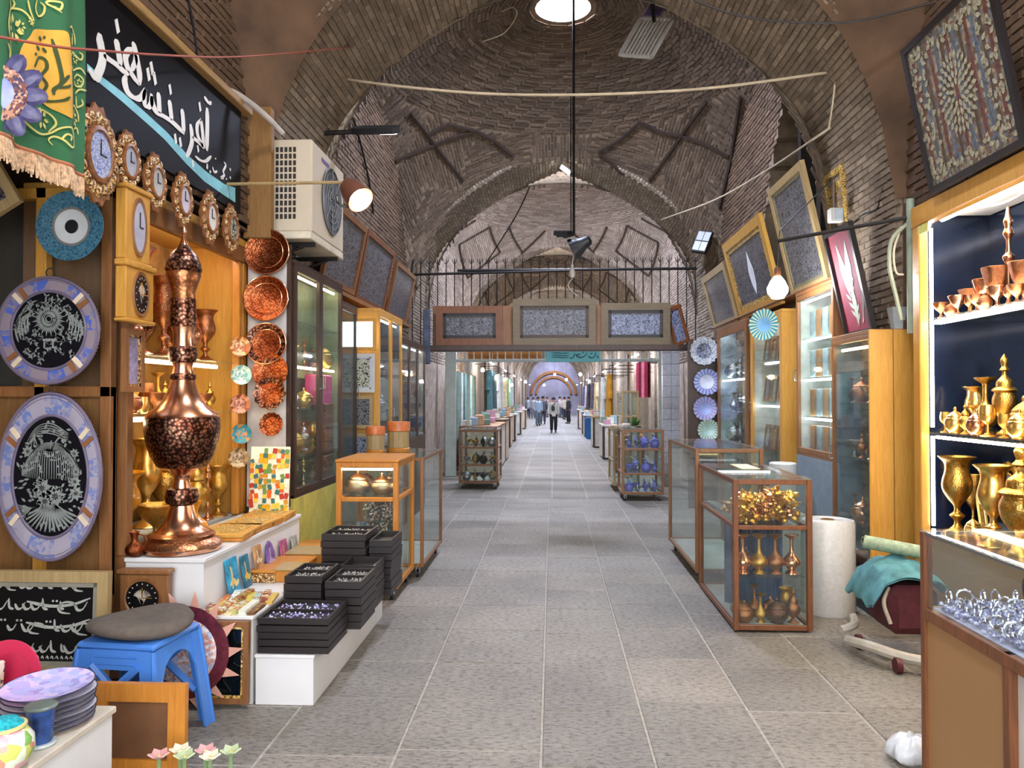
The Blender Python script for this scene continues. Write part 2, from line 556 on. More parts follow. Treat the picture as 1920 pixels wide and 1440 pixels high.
for i in range(len(xe) - 1):
    y = 2.4
    off = RND.uniform(0, 0.3)
    first = True
    while y < 12.28:
        d = 0.6 + RND.uniform(-0.06, 0.08) - (off if first else 0)
        first = False
        y1 = min(12.29, y + d)
        if 12.29 - y1 < 0.2: y1 = 12.29
        mx, my = (xe[i] + xe[i + 1]) / 2, (y + y1) / 2
        b = MB().cbox(xe[i] + 0.006, xe[i + 1] - 0.006, y + 0.006, y1 - 0.006, -0.05, RND.uniform(-0.002, 0.002), 0.004)
        o = b.build('paving_slab', STONE, floor, (mx, my, 0))
        o.location = (mx, my, 0)
        nsl += 1
        y = y1

# brick laying on any surface
def lay(mb, mapf, u0, u1, v0, v1, l, h, gap, d, pred=None, collect=None, seed=0):
    rr = random.Random(seed)
    v = v0 + h / 2
    k = 0
    while v < v1:
        u = u0 + (0 if k % 2 else -(l + gap) / 2) + rr.uniform(-.01, .01)
        while u < u1 + l / 2:
            if pred is None or pred(u, v):
                c, n = mapf(u, v)
                t = mapf(u + l / 2, v)[0] - mapf(u - l / 2, v)[0]
                b = mapf(u, v + h / 2)[0] - mapf(u, v - h / 2)[0]
                if t.length > 1e-4 and b.length > 1e-4:
                    dd = d + rr.uniform(-.005, .005)
                    if collect is not None: collect.append((c, t, b, n, dd))
                    else: mb.brick(c, t.normalized(), b.normalized(), n, t.length, b.length, dd)
            u += l + gap
        v += h + gap
        k += 1

# pointed arches
half = [(2.4, 0.0), (2.4, 1.2), (2.4, 2.4), (2.4, 3.2), (2.36, 3.62), (2.23, 4.02), (1.98, 4.4), (1.5, 4.84), (0.8, 5.27), (0.0, 5.62)]
hp = smooth_path([(x, 0, z) for x, z in half], 8)
ARCP = [Vector((-p.x, 0, p.z)) for p in hp] + [Vector((p.x, 0, p.z)) for p in reversed(hp[:-1])]
ARCS = [0.0]
for a, b in zip(ARCP, ARCP[1:]): ARCS.append(ARCS[-1] + (b - a).length)
def arc_at(s):
    s = max(0.0, min(ARCS[-1] - 1e-6, s))
    lo, hi = 0, len(ARCS) - 1
    while hi - lo > 1:
        m = (lo + hi) // 2
        if ARCS[m] <= s: lo = m
        else: hi = m
    t = (s - ARCS[lo]) / (ARCS[hi] - ARCS[lo])
    p = ARCP[lo].lerp(ARCP[hi], t)
    tg = (ARCP[hi] - ARCP[lo]).normalized()
    return p, Vector((tg.z, 0, -tg.x))       # inward normal
BR_PROTO = []
def brick_proto(mat):
    if not BR_PROTO:
        for k in range(4):
            r = random.Random(k)
            m = MB().brick(Vector((0, 0, 0)), Vector((1, 0, 0)), Vector((0, 1, 0)), Vector((0, 0, 1)), 1, 1, 1)
            m.v = [p + Vector((r.uniform(-.015, .015), r.uniform(-.03, .03), 0)) for p in m.v]
            BR_PROTO.append(m.mesh('brick', mat, 0))
    return BR_PROTO
def make_arch(i, y0, y1, bricks, parts, label, mort, bmat, face):
    mb = MB()
    n = len(ARCP)
    V, Fc = [], []
    for p in ARCP:
        q = Vector((p.x, 0, p.z)) - Vector((0, 0, 1.5))
        q = Vector((0, 0, 1.5)) + q.normalized() * 5.6
        if p.z < 2.0: q = Vector((4.2 * (1 if p.x > 0 else -1), 0, p.z))
        for yy in (y0, y1):
            V += [(CX + p.x, yy, p.z), (CX + q.x, yy, q.z)]
    for k in range(n - 1):
        a, b = 4 * k, 4 * k + 4
        Fc += [(a, b, b + 2, a + 2), (a, a + 1, b + 1, b), (a + 2, b + 2, b + 3, a + 3), (a + 1, a + 3, b + 3, b + 1)]
    mb.add(V, Fc[:]); mb.mi = [0 if k % 4 == 0 else 1 for k in range(len(Fc))]
    arch = mb.build('brick_arch', [mort, face], None, (CX, y0, 0))
    arch.location = (CX, y0, 0)
    tag(arch, label, 'arch', None, 'structure')
    if not bricks: return arch
    def mf(u, v):
        p, nn = arc_at(v)
        return Vector((p.x, u - y0, p.z)), nn
    L = ARCS[-1]
    lo = 0.0 if i == 1 else 2.2
    got = []
    lay(None, mf, y0 + .11, y1 - .1, lo, L - lo, 0.205, 0.042, 0.012, 0.014, lambda u, v: y0 + .08 < u < y1 - .08, got, i)
    rest = got
    if parts:
        vis = []
        for g in got:
            w = g[0] + Vector((CX, y0, 0))
            pr = proj(w)
            ok = pr and -20 < pr[0] < 1940 and -20 < pr[1] < 660 and (CAMP - w).dot(g[3]) > 0
            vis.append((g, pr[2] if ok else 99))
        vis.sort(key=lambda x: x[1])
        pr4 = brick_proto(BRICK_P)
        for k, (g, dz) in enumerate(vis[:300]):
            c, t, b, nn, dd = g
            o = bpy.data.objects.new('brick', pr4[k % 4])
            COL.objects.link(o)
            o.parent = arch
            m = Matrix.Identity(4)
            for r in range(3):
                m[r][0], m[r][1], m[r][2], m[r][3] = t[r], b[r], nn[r] * dd, c[r]
            o.matrix_local = m
        rest = [g for g, _ in vis[300:]]
    bb = MB()
    for c, t, b, nn, dd in rest: bb.brick(c, t.normalized(), b.normalized(), nn, t.length, b.length, dd)
    # voussoirs showing on the near face
    ring = []
    s = 3.0
    while s < L - 3.0:
        p, nn = arc_at(s)
        tg = Vector((-nn.z, 0, nn.x))
        bb.brick(Vector((p.x, 0, p.z)) - nn * 0.11, nn, tg, Vector((0, -1, 0)), 0.2, 0.042, 0.012)
        s += 0.054
    o = bb.build('brick_course', bmat, arch, None, 0)
    o['kind'] = 'stuff'
    return arch

LAB = ['brick arch over the open end behind the viewer', 'wide pointed brick arch beside the wall-hung air conditioner',
       'pointed brick arch above the spiked rail and the row of dark frames', 'pale pointed brick arch beyond the spiked rail']
for i, (y0, y1) in enumerate(ARCHES):
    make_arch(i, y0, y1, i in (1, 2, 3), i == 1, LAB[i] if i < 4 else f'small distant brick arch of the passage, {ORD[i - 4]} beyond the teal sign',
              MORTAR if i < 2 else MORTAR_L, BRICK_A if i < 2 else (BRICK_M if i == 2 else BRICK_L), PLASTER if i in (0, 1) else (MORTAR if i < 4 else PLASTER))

# sail vaults with a round skylight in each crown
RS, CZ = 3.5, 3.05
SKY = emit('daylight through skylight', '#f3f6ff', E_SKYLIGHT)
SKY_1 = emit('cool daylight through skylight', '#d2dcfa', E_SKYLIGHT * 2.3)
SKY_B = emit('strong daylight through skylight', '#dfe8ff', E_SKYLIGHT * 2.6)
SKY_F = emit('far daylight through skylight', '#d2dfff', E_SKYLIGHT * 3.2)
def sail_pt(yc, hy, th, ph):
    x, y, z = RS * sin(ph) * cos(th), RS * sin(ph) * sin(th), RS * cos(ph)
    return Vector((CX + x, yc + y * hy / 2.555, CZ + z)), -Vector((x, y, z)).normalized()
def make_vault(i, y0, y1, mort, bmat, label, bricks):
    yc, hy = (y0 + y1) / 2, (y1 - y0) / 2
    mb = MB()
    N, K = (288, 28) if i < 4 else (96, 14)
    p0 = 0.1
    V, Fc = [], []
    for k in range(N):
        th = 2 * pi * k / N
        c, s = abs(cos(th)), abs(sin(th))
        d = min(2.5 / c if c > 1e-6 else 99, 2.6 / s if s > 1e-6 else 99)
        pm = math.asin(min(1.0, d / RS))
        for j in range(K + 1):
            V.append(sail_pt(yc, hy, th, p0 + (pm - p0) * j / K)[0])
    for k in range(N):
        k2 = (k + 1) % N
        for j in range(K):
            Fc.append((k * (K + 1) + j, k2 * (K + 1) + j, k2 * (K + 1) + j + 1, k * (K + 1) + j + 1))
    mb.add(V, Fc)
    vt = mb.build('vault_ceiling', mort, None, (CX, yc, CZ))
    vt.location = (CX, yc, CZ)
    tag(vt, label, 'ceiling', None, 'structure')
    # skylight: a short drum with a bright pane
    sk = Thing('skylight', ['round skylight above the banner and sign', 'round skylight in the crown of the brick dome with the hanging lamp rod',
               'round skylight in the pale dome beyond the spiked rail'][i] if i < 3 else f'round skylight of the distant vault, {ORD[i - 3]} beyond the pale arch',
               'skylight', (CX, yc, CZ + RS - 0.02), None)
    sk.o['kind'] = 'structure'
    d = MB().lathe([(0.36, -0.02), (0.4, 0.0), (0.4, 0.16), (0.35, 0.16), (0.35, -0.02)], 32, TR(CX, yc, CZ + RS), caps=False)
    sk.part('rim', d, mort)
    pn = MB().lathe([(0.0, 0.1), (0.35, 0.1)], 32, TR(CX, yc, CZ + RS), close=True)
    sk.part('pane', pn, SKY_B if i == 2 else (SKY_1 if i == 1 else (SKY_F if i > 3 else SKY)))
    if not bricks: return vt
    bb = MB()
    o3 = Vector((CX, yc, CZ))
    rr = random.Random(i)
    lim = 0.70
    ph = 0.125
    h, gap, l = 0.042, 0.012, 0.23
    row = 0
    inside = lambda p: abs(p.x - CX) < 2.46 and abs(p.y - yc) < hy + 0.06
    while ph < lim:
        circ = 2 * pi * RS * sin(ph)
        n = max(6, int(circ / (l + gap)))
        for k in range(n):
            th = 2 * pi * (k + 0.5 * (row % 2)) / n
            p, nn = sail_pt(yc, hy, th, ph)
            if not inside(p): continue
            e = pi / n * 0.94
            t = sail_pt(yc, hy, th + e, ph)[0] - sail_pt(yc, hy, th - e, ph)[0]
            b = sail_pt(yc, hy, th, ph + h / 2 / RS)[0] - sail_pt(yc, hy, th, ph - h / 2 / RS)[0]
            bb.brick(p - o3, t.normalized(), b.normalized(), nn, t.length, b.length, 0.014 + rr.uniform(-.005, .006))
        ph += (h + gap) / RS
        row += 1
    # corners: chevron courses that turn at the diagonal
    def mfd(a):
        ca, sa = cos(a), sin(a)
        def f(u, v):
            x, y = u * ca - v * sa, u * sa + v * ca
            s = hypot(x, y)
            p, nn = sail_pt(yc, hy, atan2(y, x), min(1.62, s / RS))
            return p - o3, nn
        def pr(u, v):
            x, y = u * ca - v * sa, u * sa + v * ca
            s = hypot(x, y)
            if s / RS < lim + 0.015 or s / RS > 1.5: return False
            w = f(u, v)[0] + o3
            if not inside(w): return False
            th = atan2(y, x) % (pi / 2)
            q = int((th * 8 / (pi / 2)))                  # fans of courses in alternating directions
            if i == 0: return False
            return (q in (1, 2, 5, 6)) == (a == 0) if s / RS < 1.02 else ((th < pi / 4) == (a == 0))
        return f, pr
    for a in (0.0, pi / 2):
        f, pr = mfd(a)
        lay(bb, f, -5, 5, -5, 5, l, h, gap, 0.012, pr, None, i + 3)
    o = bb.build('brick_course', bmat, vt, None, 0)
    o['kind'] = 'stuff'
    # raised ribs between the fans
    rb = MB()
    segs = [((7.05, 0.70), (0.95, 1.06)), ]
    for q in range(4 if i else 0):
        base = q * pi / 2
        if i == 1 and q < 2: continue
        for (tha, pa), (thb, pb) in (((0.14, 0.70), (0.55, 1.10)), ((1.43, 0.70), (1.02, 1.10)), ((0.55, 0.70), (0.20, 1.0)), ((1.02, 0.70), (1.37, 1.0)),
                                     ((0.785, 0.72), (0.55, 0.9)), ((0.785, 0.72), (1.02, 0.9)), ((0.55, 0.9), (0.785, 1.12)), ((1.02, 0.9), (0.785, 1.12))):
            pts = []
            for k in range(9):
                t = k / 8
                p, nn = sail_pt(yc, hy, base + tha + (thb - tha) * t, pa + (pb - pa) * t)
                if inside(p): pts.append(p - o3 + nn * 0.016)
            if len(pts) > 2: rb.tube(pts, 0.026, 5)
    if i == 1:
        for line in ([(768, 211), (800, 252), (832, 295), (867, 338)], [(726, 307), (780, 283), (840, 260), (890, 244)], [(890, 244), (925, 262), (962, 292)], [(700, 190), (726, 307), (748, 400)], [(800, 252), (840, 232), (890, 244)],
                     [(1326, 188), (1290, 236), (1255, 288), (1218, 338)], [(1123, 284), (1165, 260), (1200, 228)], [(1200, 228), (1240, 247), (1279, 253)], [(1279, 253), (1330, 272), (1380, 300)], [(1123, 284), (1160, 318), (1200, 352)], [(1390, 180), (1372, 300), (1350, 390)]):
            pts = []
            for a, b in zip(line, line[1:]):
                for k in range(5):
                    d = ray(a[0] + (b[0] - a[0]) * k / 4, a[1] + (b[1] - a[1]) * k / 4)
                    s = hy / 2.555
                    D, O = Vector((d.x, d.y / s, d.z)), Vector((CAMP.x - CX, (CAMP.y - yc) / s, CAMP.z - CZ))
                    A, B, C_ = D.dot(D), 2 * D.dot(O), O.dot(O) - RS * RS
                    ds = B * B - 4 * A * C_
                    if ds <= 0: continue
                    p = CAMP + d * ((-B + sqrt(ds)) / (2 * A))
                    if inside(p): pts.append(p - o3 - (p - o3).normalized() * .018)
            if len(pts) > 2: rb.tube(pts, .03, 5)
    if i: rb.build('rib', DARKRIB, vt, None)['kind'] = 'stuff'
    return vt
VL = ['brown brick vault above the green banner', 'brick dome of ringed courses round a skylight', 'pale brick dome beyond the spiked rail', 'brown brick vault behind the pale arch']
for i in range(len(ARCHES)):
    y0 = ARCHES[i][1]
    y1 = ARCHES[i + 1][0] if i + 1 < len(ARCHES) else YEND
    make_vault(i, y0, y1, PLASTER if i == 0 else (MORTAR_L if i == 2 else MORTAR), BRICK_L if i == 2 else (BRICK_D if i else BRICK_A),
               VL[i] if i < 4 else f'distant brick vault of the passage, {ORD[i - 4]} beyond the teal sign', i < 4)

# side walls between the piers
def wall_strip(name, label, x, y0, y1, z0, mat, bmat=None, side=1, hole=None, z_top=None):
    yc, hy = (y0 + y1) / 2, (y1 - y0) / 2
    mb = MB()
    N = 28
    ztop = lambda y: CZ + sqrt(max(0.02, RS * RS - (x - CX) ** 2 - ((y - yc) * 2.555 / hy) ** 2)) + 0.06
    ys = [y0 + (y1 - y0) * k / N for k in range(N + 1)]
    for a, b in zip(ys, ys[1:]):
        m = (a + b) / 2
        lo = z0
        if hole:
            h0, h1, hz = hole
            if h0 < m < h1:
                t = (m - h0) / (h1 - h0)
                lo = hz * (1 - 0.22 * (abs(2 * t - 1)) ** 2.2)
        za, zb = ztop(a), ztop(b)
        if min(za, zb) <= lo: continue
        V = [(x, a, lo), (x, b, lo), (x, b, zb), (x, a, za)]
        q = 0.5 * side
        V += [(p[0] + q, p[1], p[2]) for p in V]
        mb.add(V, [(0, 1, 2, 3), (4, 7, 6, 5), (0, 4, 5, 1), (2, 6, 7, 3), (0, 3, 7, 4), (1, 5, 6, 2)])
    o = mb.build(name, mat, None, (x, yc, 0))
    o.location = (x, yc, 0)
    tag(o, label, 'wall', None, 'structure')
    if bmat:
        bb = MB()
        nn = Vector((-side, 0, 0))
        f = lambda u, v: (Vector((0, u - yc, v)), nn)
        def pr(u, v):
            if not (y0 + .05 < u < y1 - .05) or v > ztop(u) - 0.05: return False
            if hole and hole[0] - .1 < u < hole[1] + .1:
                t = (u - hole[0]) / (hole[1] - hole[0])
                if v < hole[2] * (1 - 0.22 * abs(2 * t - 1) ** 2.2) + 0.05: return False
            return True
        lay(bb, f, y0, y1, max(2.3, z0 + .03), 5.7, 0.22, 0.044, 0.012, 0.012, pr, None, 5)
        bb.build('brick_course', bmat, o, None, 0)['kind'] = 'stuff'
    return o
for i in range(len(ARCHES)):
    y0 = ARCHES[i][1]
    y1 = ARCHES[i + 1][0] if i + 1 < len(ARCHES) else YEND
    for side, nm in ((-1, 'left'), (1, 'right')):
        where = ['of the front shop', 'behind the dark frames', 'beyond the spiked rail', 'behind the pale arch'][i] if i < 4 else f'of the distant passage, {ORD[i - 4]} stretch beyond the teal sign'
        if i == 0:
            wall_strip(f'wall_{nm}', f'upper brown brick wall {where} on the {"sign" if side < 0 else "glass cabinet"} side', CX + side * 2.42, y0, y1, 2.86, PLASTER, BRICK_0, side)
        else:
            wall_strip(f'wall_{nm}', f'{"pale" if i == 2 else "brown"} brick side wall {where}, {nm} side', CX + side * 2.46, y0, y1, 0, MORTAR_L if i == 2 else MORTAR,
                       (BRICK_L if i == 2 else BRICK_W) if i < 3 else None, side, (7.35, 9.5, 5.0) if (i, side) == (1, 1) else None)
for side, nm in ((-1, 'left'), (1, 'right')):
    x = -3.35 if side < 0 else 3.3
    m = MB().box(x, x + side * 0.2, -0.85, 5.74, 0, 2.9)
    m.box(x, CX + side * 2.42, -0.85, 5.74, 2.84, 2.9)
    single(f'wall_{nm}', f'plain brown back wall of the {"copper" if side < 0 else "brass"} shop below the upper wall', 'wall', m, PLASTER, (x, 2.4, 0), kind='structure')
m = MB().box(3.15, 3.25, 7.19, 9.6, 0, 5.2)
single('wall_niche', 'grey green plaster back of the dark wall niche behind the tall frame', 'wall', m, PLASTER_G, (3.2, 8.3, 0), kind='structure')
m = MB().box(2.7, 2.86, 7.9, 8.02, 2.2, 5.0).box(2.7, 2.86, 8.5, 8.6, 2.2, 5.0)
single('trim_niche', 'dark wooden uprights inside the wall niche', 'trim', m, W_BLACK, (2.8, 8.2, 2.2), kind='structure')
m = MB().box(-4, 4.4, YEND, YEND + 0.3, 0, 7)
single('wall_end', 'pale lilac-grey wall closing the far end of the passage', 'wall', m, flat('lilac grey plaster', '#a39cab', .9, var=.2, scale=.8), (0, YEND, 0), kind='structure')

m = MB()
for k in range(24):
    a0, a1 = pi * k / 24, pi * (k + 1) / 24
    for r0, r1, yy in ((2.0, 2.25, .12), (1.55, 1.75, .10)):
        V = [(CX + q * cos(a), y, 1.9 + q * sin(a)) for y in (YEND - yy, YEND) for q in (r0, r1) for a in (a0, a1)]
        m.add(V, [(0, 1, 3, 2), (4, 6, 7, 5), (0, 4, 5, 1), (2, 3, 7, 6)])
single('trim_end', 'orange-brown double arch band on the far end wall', 'trim', m, flat('orange brown band', '#a8713f', .8), (CX, YEND, 1.9), kind='structure')
m = MB().cbox(-2.31, -2.10, 5.655, 5.735, 2.79, 3.78, .008)  # warm light on the plaster is put into the post's yellow-brown colour
single('trim_post', 'plastered post tinted yellow by warm light between the black sign and the air conditioner', 'trim', m, wood('warm lit plaster', '#745129', '#946c38', .7), (-2.2, 5.7, 2.79), kind='structure')
# ------------------------------------------------------------------ builders for things that repeat
def picture(name, label, loc, rot, w, h, fw, fm, pm, lm=None, depth=0.035, group=None, cat='picture frame', motif=None, step=True):
    """framed panel: local x across, z up, facing -y, origin at the middle of the bottom edge"""
    t = Thing(name, label, cat, loc, group, rot)
    a, b = w / 2, h
    i = fw
    def rail(pts):
        m = MB()
        n = len(pts)
        V = [(p[0], 0, p[1]) for p in pts] + [(p[0], -depth, p[1]) for p in pts]
        m.add(V, [tuple(range(n)), tuple(range(2 * n - 1, n - 1, -1))] + [(k, (k + n), (k + 1) % n + n, (k + 1) % n) for k in range(n)])
        return m
    for nm, pts in (('frame_rail', [(-a, 0), (a, 0), (a - i, i), (-a + i, i)]), ('frame_rail', [(-a, b), (-a + i, b - i), (a - i, b - i), (a, b)]),
                    ('frame_stile', [(-a, 0), (-a + i, i), (-a + i, b - i), (-a, b)]), ('frame_stile', [(a, 0), (a, b), (a - i, b - i), (a - i, i)])):
        t.part(nm, rail(pts), fm)
    if lm:
        q = i * 0.45
        m = MB()
        for x0, x1, z0, z1 in ((-a + i, a - i, i, i + q), (-a + i, a - i, b - i - q, b - i), (-a + i, -a + i + q, i, b - i), (a - i - q, a - i, i, b - i)):
            m.box(x0, x1, -depth * .75, 0, z0, z1)
        t.part('liner', m, lm)
    m = MB().box(-a + i * .8, a - i * .8, -depth * .45, -0.002, i * .8, b - i * .8)
    p = t.part('panel', m, pm)
    if motif:
        mb, mm = motif
        mb.v = [Vector((v.x, -depth * .45 - 0.0005 - v.z, v.y)) for v in mb.v]
        t.part('tracery', mb, mm, kind='stuff')
    return t

def lean_side(name, label, side, xb, ya, yb, zb, h, lean, fw, fm, pm, lm=None, group=None, motif=None, depth=0.04, dz=0.0, cat='picture frame'):
    """a frame on a side wall, its top leaning out over the passage; side -1 left wall, 1 right wall"""
    rot = RZ(-side * pi / 2) @ RX(lean)
    return picture(name, label, (xb, (ya + yb) / 2, zb), rot, abs(yb - ya), h, fw, fm, pm, lm, depth, group, cat, motif)

def scroll_motif(w, h, n, seed, th=0.002, ellipse=False, sz=1.0):
    """raised curls and leaves filling a rectangle or ellipse, in xy"""
    r = random.Random(seed)
    m = MB()
    pts = []
    tries = 0
    while len(pts) < n and tries < n * 30:
        tries += 1
        x, y = r.uniform(-w / 2, w / 2), r.uniform(0, h)
        if ellipse and ((x / (w / 2)) ** 2 + ((y - h / 2) / (h / 2)) ** 2) > 0.85: continue
        if all(hypot(x - a, y - b) > 0.8 * sqrt(w * h / n) for a, b in pts): pts.append((x, y))
    u = sqrt(w * h / n) * 0.62 * sz
    for x, y in pts:
        a = r.uniform(0, 2 * pi)
        k = r.random()
        if k < .5:
            sg = r.choice((-1, 1))
            m.stroke([(x + u * (1 - q / 9) * cos(a + sg * q * .75), y + u * (1 - q / 9) * sin(a + sg * q * .75)) for q in range(8)], u * .26, None, 2, 0.9, th)
        elif k < .85:
            for q in range(5): m.leaf(x, y, a + q * 1.256, u * .75, u * .42, None, th)
        else:
            for q in (-.5, 0, .5): m.leaf(x, y, a + q, u * 1.1, u * .34, None, th)
    return m

VES = {
 'flared_vase': {'body': [(0, 0), (.2, 0), (.2, .02), (.12, .06), (.05, .12), (.05, .18), (.11, .24), (.05, .29), (.05, .36), (.12, .44), (.2, .56), (.21, .68), (.17, .82), (.18, .92), (.26, 1), (.24, 1), (.15, .9), (.0, .7)]},
 'lidded_urn': {'body': [(0, 0), (.17, 0), (.17, .02), (.1, .06), (.05, .12), (.06, .16), (.16, .24), (.22, .36), (.22, .46), (.15, .55), (.12, .58), (0, .58)], 'lid': [(.13, .58), (.15, .6), (.12, .68), (.06, .74), (.04, .8), (.07, .86), (.035, .91), (.02, .96), (0, 1)]},
 'candlestick': {'body': [(0, 0), (.13, 0), (.13, .02), (.05, .06), (.03, .14), (.06, .2), (.03, .26), (.028, .42), (.06, .46), (.09, .52), (.04, .56), (.035, .68), (.08, .74), (.05, .8), (.07, .86), (.04, .92), (.02, 1), (0, 1)]},
 'footed_bowl': {'body': [(0, 0), (.3, 0), (.3, .04), (.14, .12), (.1, .3), (.2, .42), (.45, .62), (.6, .9), (.64, 1), (.6, 1), (.4, .68), (0, .55)]},
 'long_neck_bottle': {'body': [(0, 0), (.16, 0), (.15, .03), (.09, .09), (.12, .14), (.22, .24), (.22, .34), (.13, .46), (.06, .56), (.045, .7), (.05, .86), (.07, .9), (.16, .96), (.17, 1), (0, .98)]},
 'sugar_pot': {'body': [(0, 0), (.26, 0), (.27, .04), (.4, .16), (.48, .34), (.45, .5), (.36, .6), (0, .6)], 'lid': [(.38, .6), (.36, .66), (.2, .78), (.08, .84), (.05, .88), (.07, .93), (.03, 1), (0, 1)]},
 'round_jug': {'body': [(0, 0), (.2, 0), (.3, .1), (.36, .26), (.32, .42), (.18, .56), (.12, .7), (.16, .88), (.2, 1), (.17, 1), (0, .8)]},
 'goblet': {'body': [(0, 0), (.28, 0), (.26, .04), (.08, .1), (.06, .35), (.1, .42), (.26, .55), (.32, .75), (.28, 1), (.25, 1), (0, .6)]},
 'cup': {'body': [(0, 0), (.3, 0), (.4, .2), (.45, .6), (.42, 1), (.38, 1), (0, .3)]},
 'tall_urn': {'body': [(0, 0), (.14, 0), (.14, .03), (.07, .07), (.05, .14), (.1, .2), (.2, .32), (.22, .44), (.18, .52), (.22, .54), (.22, .56), (.13, .6), (0, .6)], 'lid': [(.15, .58), (.14, .66), (.06, .72), (.04, .78), (.09, .8), (.05, .84), (.07, .9), (.06, .94), (0, 1)]},
}
VMESH = {}
def ves_mesh(kind, part, mat, n=24):
    k = (kind, part, mat.name)
    if k not in VMESH:
        prof = [(max(0.0, p.x), p.y) for p in smooth_path([(a, b, 0) for a, b in VES[kind][part]], 3)]
        prof[0] = (0.0, prof[0][1]) if VES[kind][part][0][0] == 0 else prof[0]
        m = MB().lathe(prof, n)
        if kind == 'footed_bowl':                      # wavy lip
            m.v = [Vector((p.x * (1 + .05 * cos(6 * atan2(p.y, p.x))) if p.z > .8 else p.x, p.y * (1 + .05 * cos(6 * atan2(p.y, p.x))) if p.z > .8 else p.y, p.z)) for p in m.v]
        if kind == 'round_jug' and part == 'body':
            pass
        VMESH[k] = m.mesh(part if len(VES[kind]) > 1 else kind, mat)
    return VMESH[k]
def handle_mesh(mat):
    k = ('handle', mat.name)
    if k not in VMESH:
        VMESH[k] = MB().tube(smooth_path([(.16, 0, .92), (.42, 0, .86), (.5, 0, .6), (.34, 0, .34)], 4), .03, 6).mesh('handle', mat)
    return VMESH[k]
CATS = {'flared_vase': 'vase', 'lidded_urn': 'urn', 'candlestick': 'candlestick', 'footed_bowl': 'bowl', 'long_neck_bottle': 'bottle', 'sugar_pot': 'pot', 'round_jug': 'jug', 'goblet': 'goblet', 'cup': 'cup', 'tall_urn': 'urn'}
def vessel(kind, mat, loc, h, label, group=None, rz=0.0, wide=1.0, mat2=None):
    parts = VES[kind]
    mats = {'body': mat, 'lid': mat2 or mat}
    if len(parts) == 1 and kind != 'round_jug':
        o = bpy.data.objects.new(kind, ves_mesh(kind, 'body', mat))
        COL.objects.link(o)
        root = o
    else:
        root = bpy.data.objects.new(kind, None)
        root.empty_display_size = .05
        COL.objects.link(root)
        for p in parts:
            c = bpy.data.objects.new(p, ves_mesh(kind, p, mats[p])); COL.objects.link(c); c.parent = root
        if kind == 'round_jug':
            c = bpy.data.objects.new('handle', handle_mesh(mat)); COL.objects.link(c); c.parent = root
    root.location = loc
    root.scale = (h * wide, h * wide, h)
    root.rotation_euler = (0, 0, rz)
    return tag(root, label, CATS[kind], group)

def showcase(name, label, x0, x1, y0, y1, zb, zt, wm, mids=(), casters=True, post=0.036, top='glass', group=None, shelf_mat=None, end_rails=True, top_label=None):
    t = Thing(name, label, 'showcase', ((x0 + x1) / 2, (y0 + y1) / 2, 0), group)
    p = post
    for x in (x0, x1 - p):
        for y in (y0, y1 - p): t.part('post', MB().cbox(x, x + p, y, y + p, zb, zt, .003), wm)
    for z in [zb, zt - p] + [q - p / 2 for q in mids]:
        th = p if z in (zb, zt - p) else p * .8
        for y in (y0, y1 - p): t.part('rail', MB().cbox(x0 + p, x1 - p, y + .004, y + p - .004, z, z + th, .003), wm)
        for x in (x0, x1 - p): t.part('rail', MB().cbox(x + .004, x + p - .004, y0 + p, y1 - p, z, z + th, .003), wm)
    lv = [zb] + list(mids) + [zt]
    for a, b in zip(lv, lv[1:]):
        for y in (y0 + p / 2, y1 - p / 2): t.part('pane', MB().box(x0 + p, x1 - p, y - .002, y + .002, a + p * .5, b - p * .5), GLASS)
        for x in (x0 + p / 2, x1 - p / 2): t.part('pane', MB().box(x - .002, x + .002, y0 + p, y1 - p, a + p * .5, b - p * .5), GLASS)
    for q in mids: t.part('shelf', MB().box(x0 + p, x1 - p, y0 + p, y1 - p, q - .004, q + .004), shelf_mat or GLASS)
    if top == 'glass': t.part('top', MB().box(x0, x1, y0, y1, zt, zt + .008), GLASS)
    else: t.part('top', MB().cbox(x0 - .006, x1 + .006, y0 - .006, y1 + .006, zt, zt + .02, .004), top)
    t.part('base_panel', MB().box(x0 + p, x1 - p, y0 + p, y1 - p, zb + .004, zb + .02), WHITE2)
    if casters:
        for x in (x0 + .06, x1 - .06):
            for y in (y0 + .07, y1 - .07):
                m = MB().box(x - .02, x + .02, y - .03, y + .03, zb - .012, zb)
                m.box(x - .018, x - .012, y - .02, y + .02, zb - .06, zb - .01).box(x + .012, x + .018, y - .02, y + .02, zb - .06, zb - .01)
                c = t.part('caster', m, CHROME)
                t.part('wheel', MB().cyl((x - .011, y, .033), (x + .011, y, .033), .033, 14), BLACK, c)
    return t

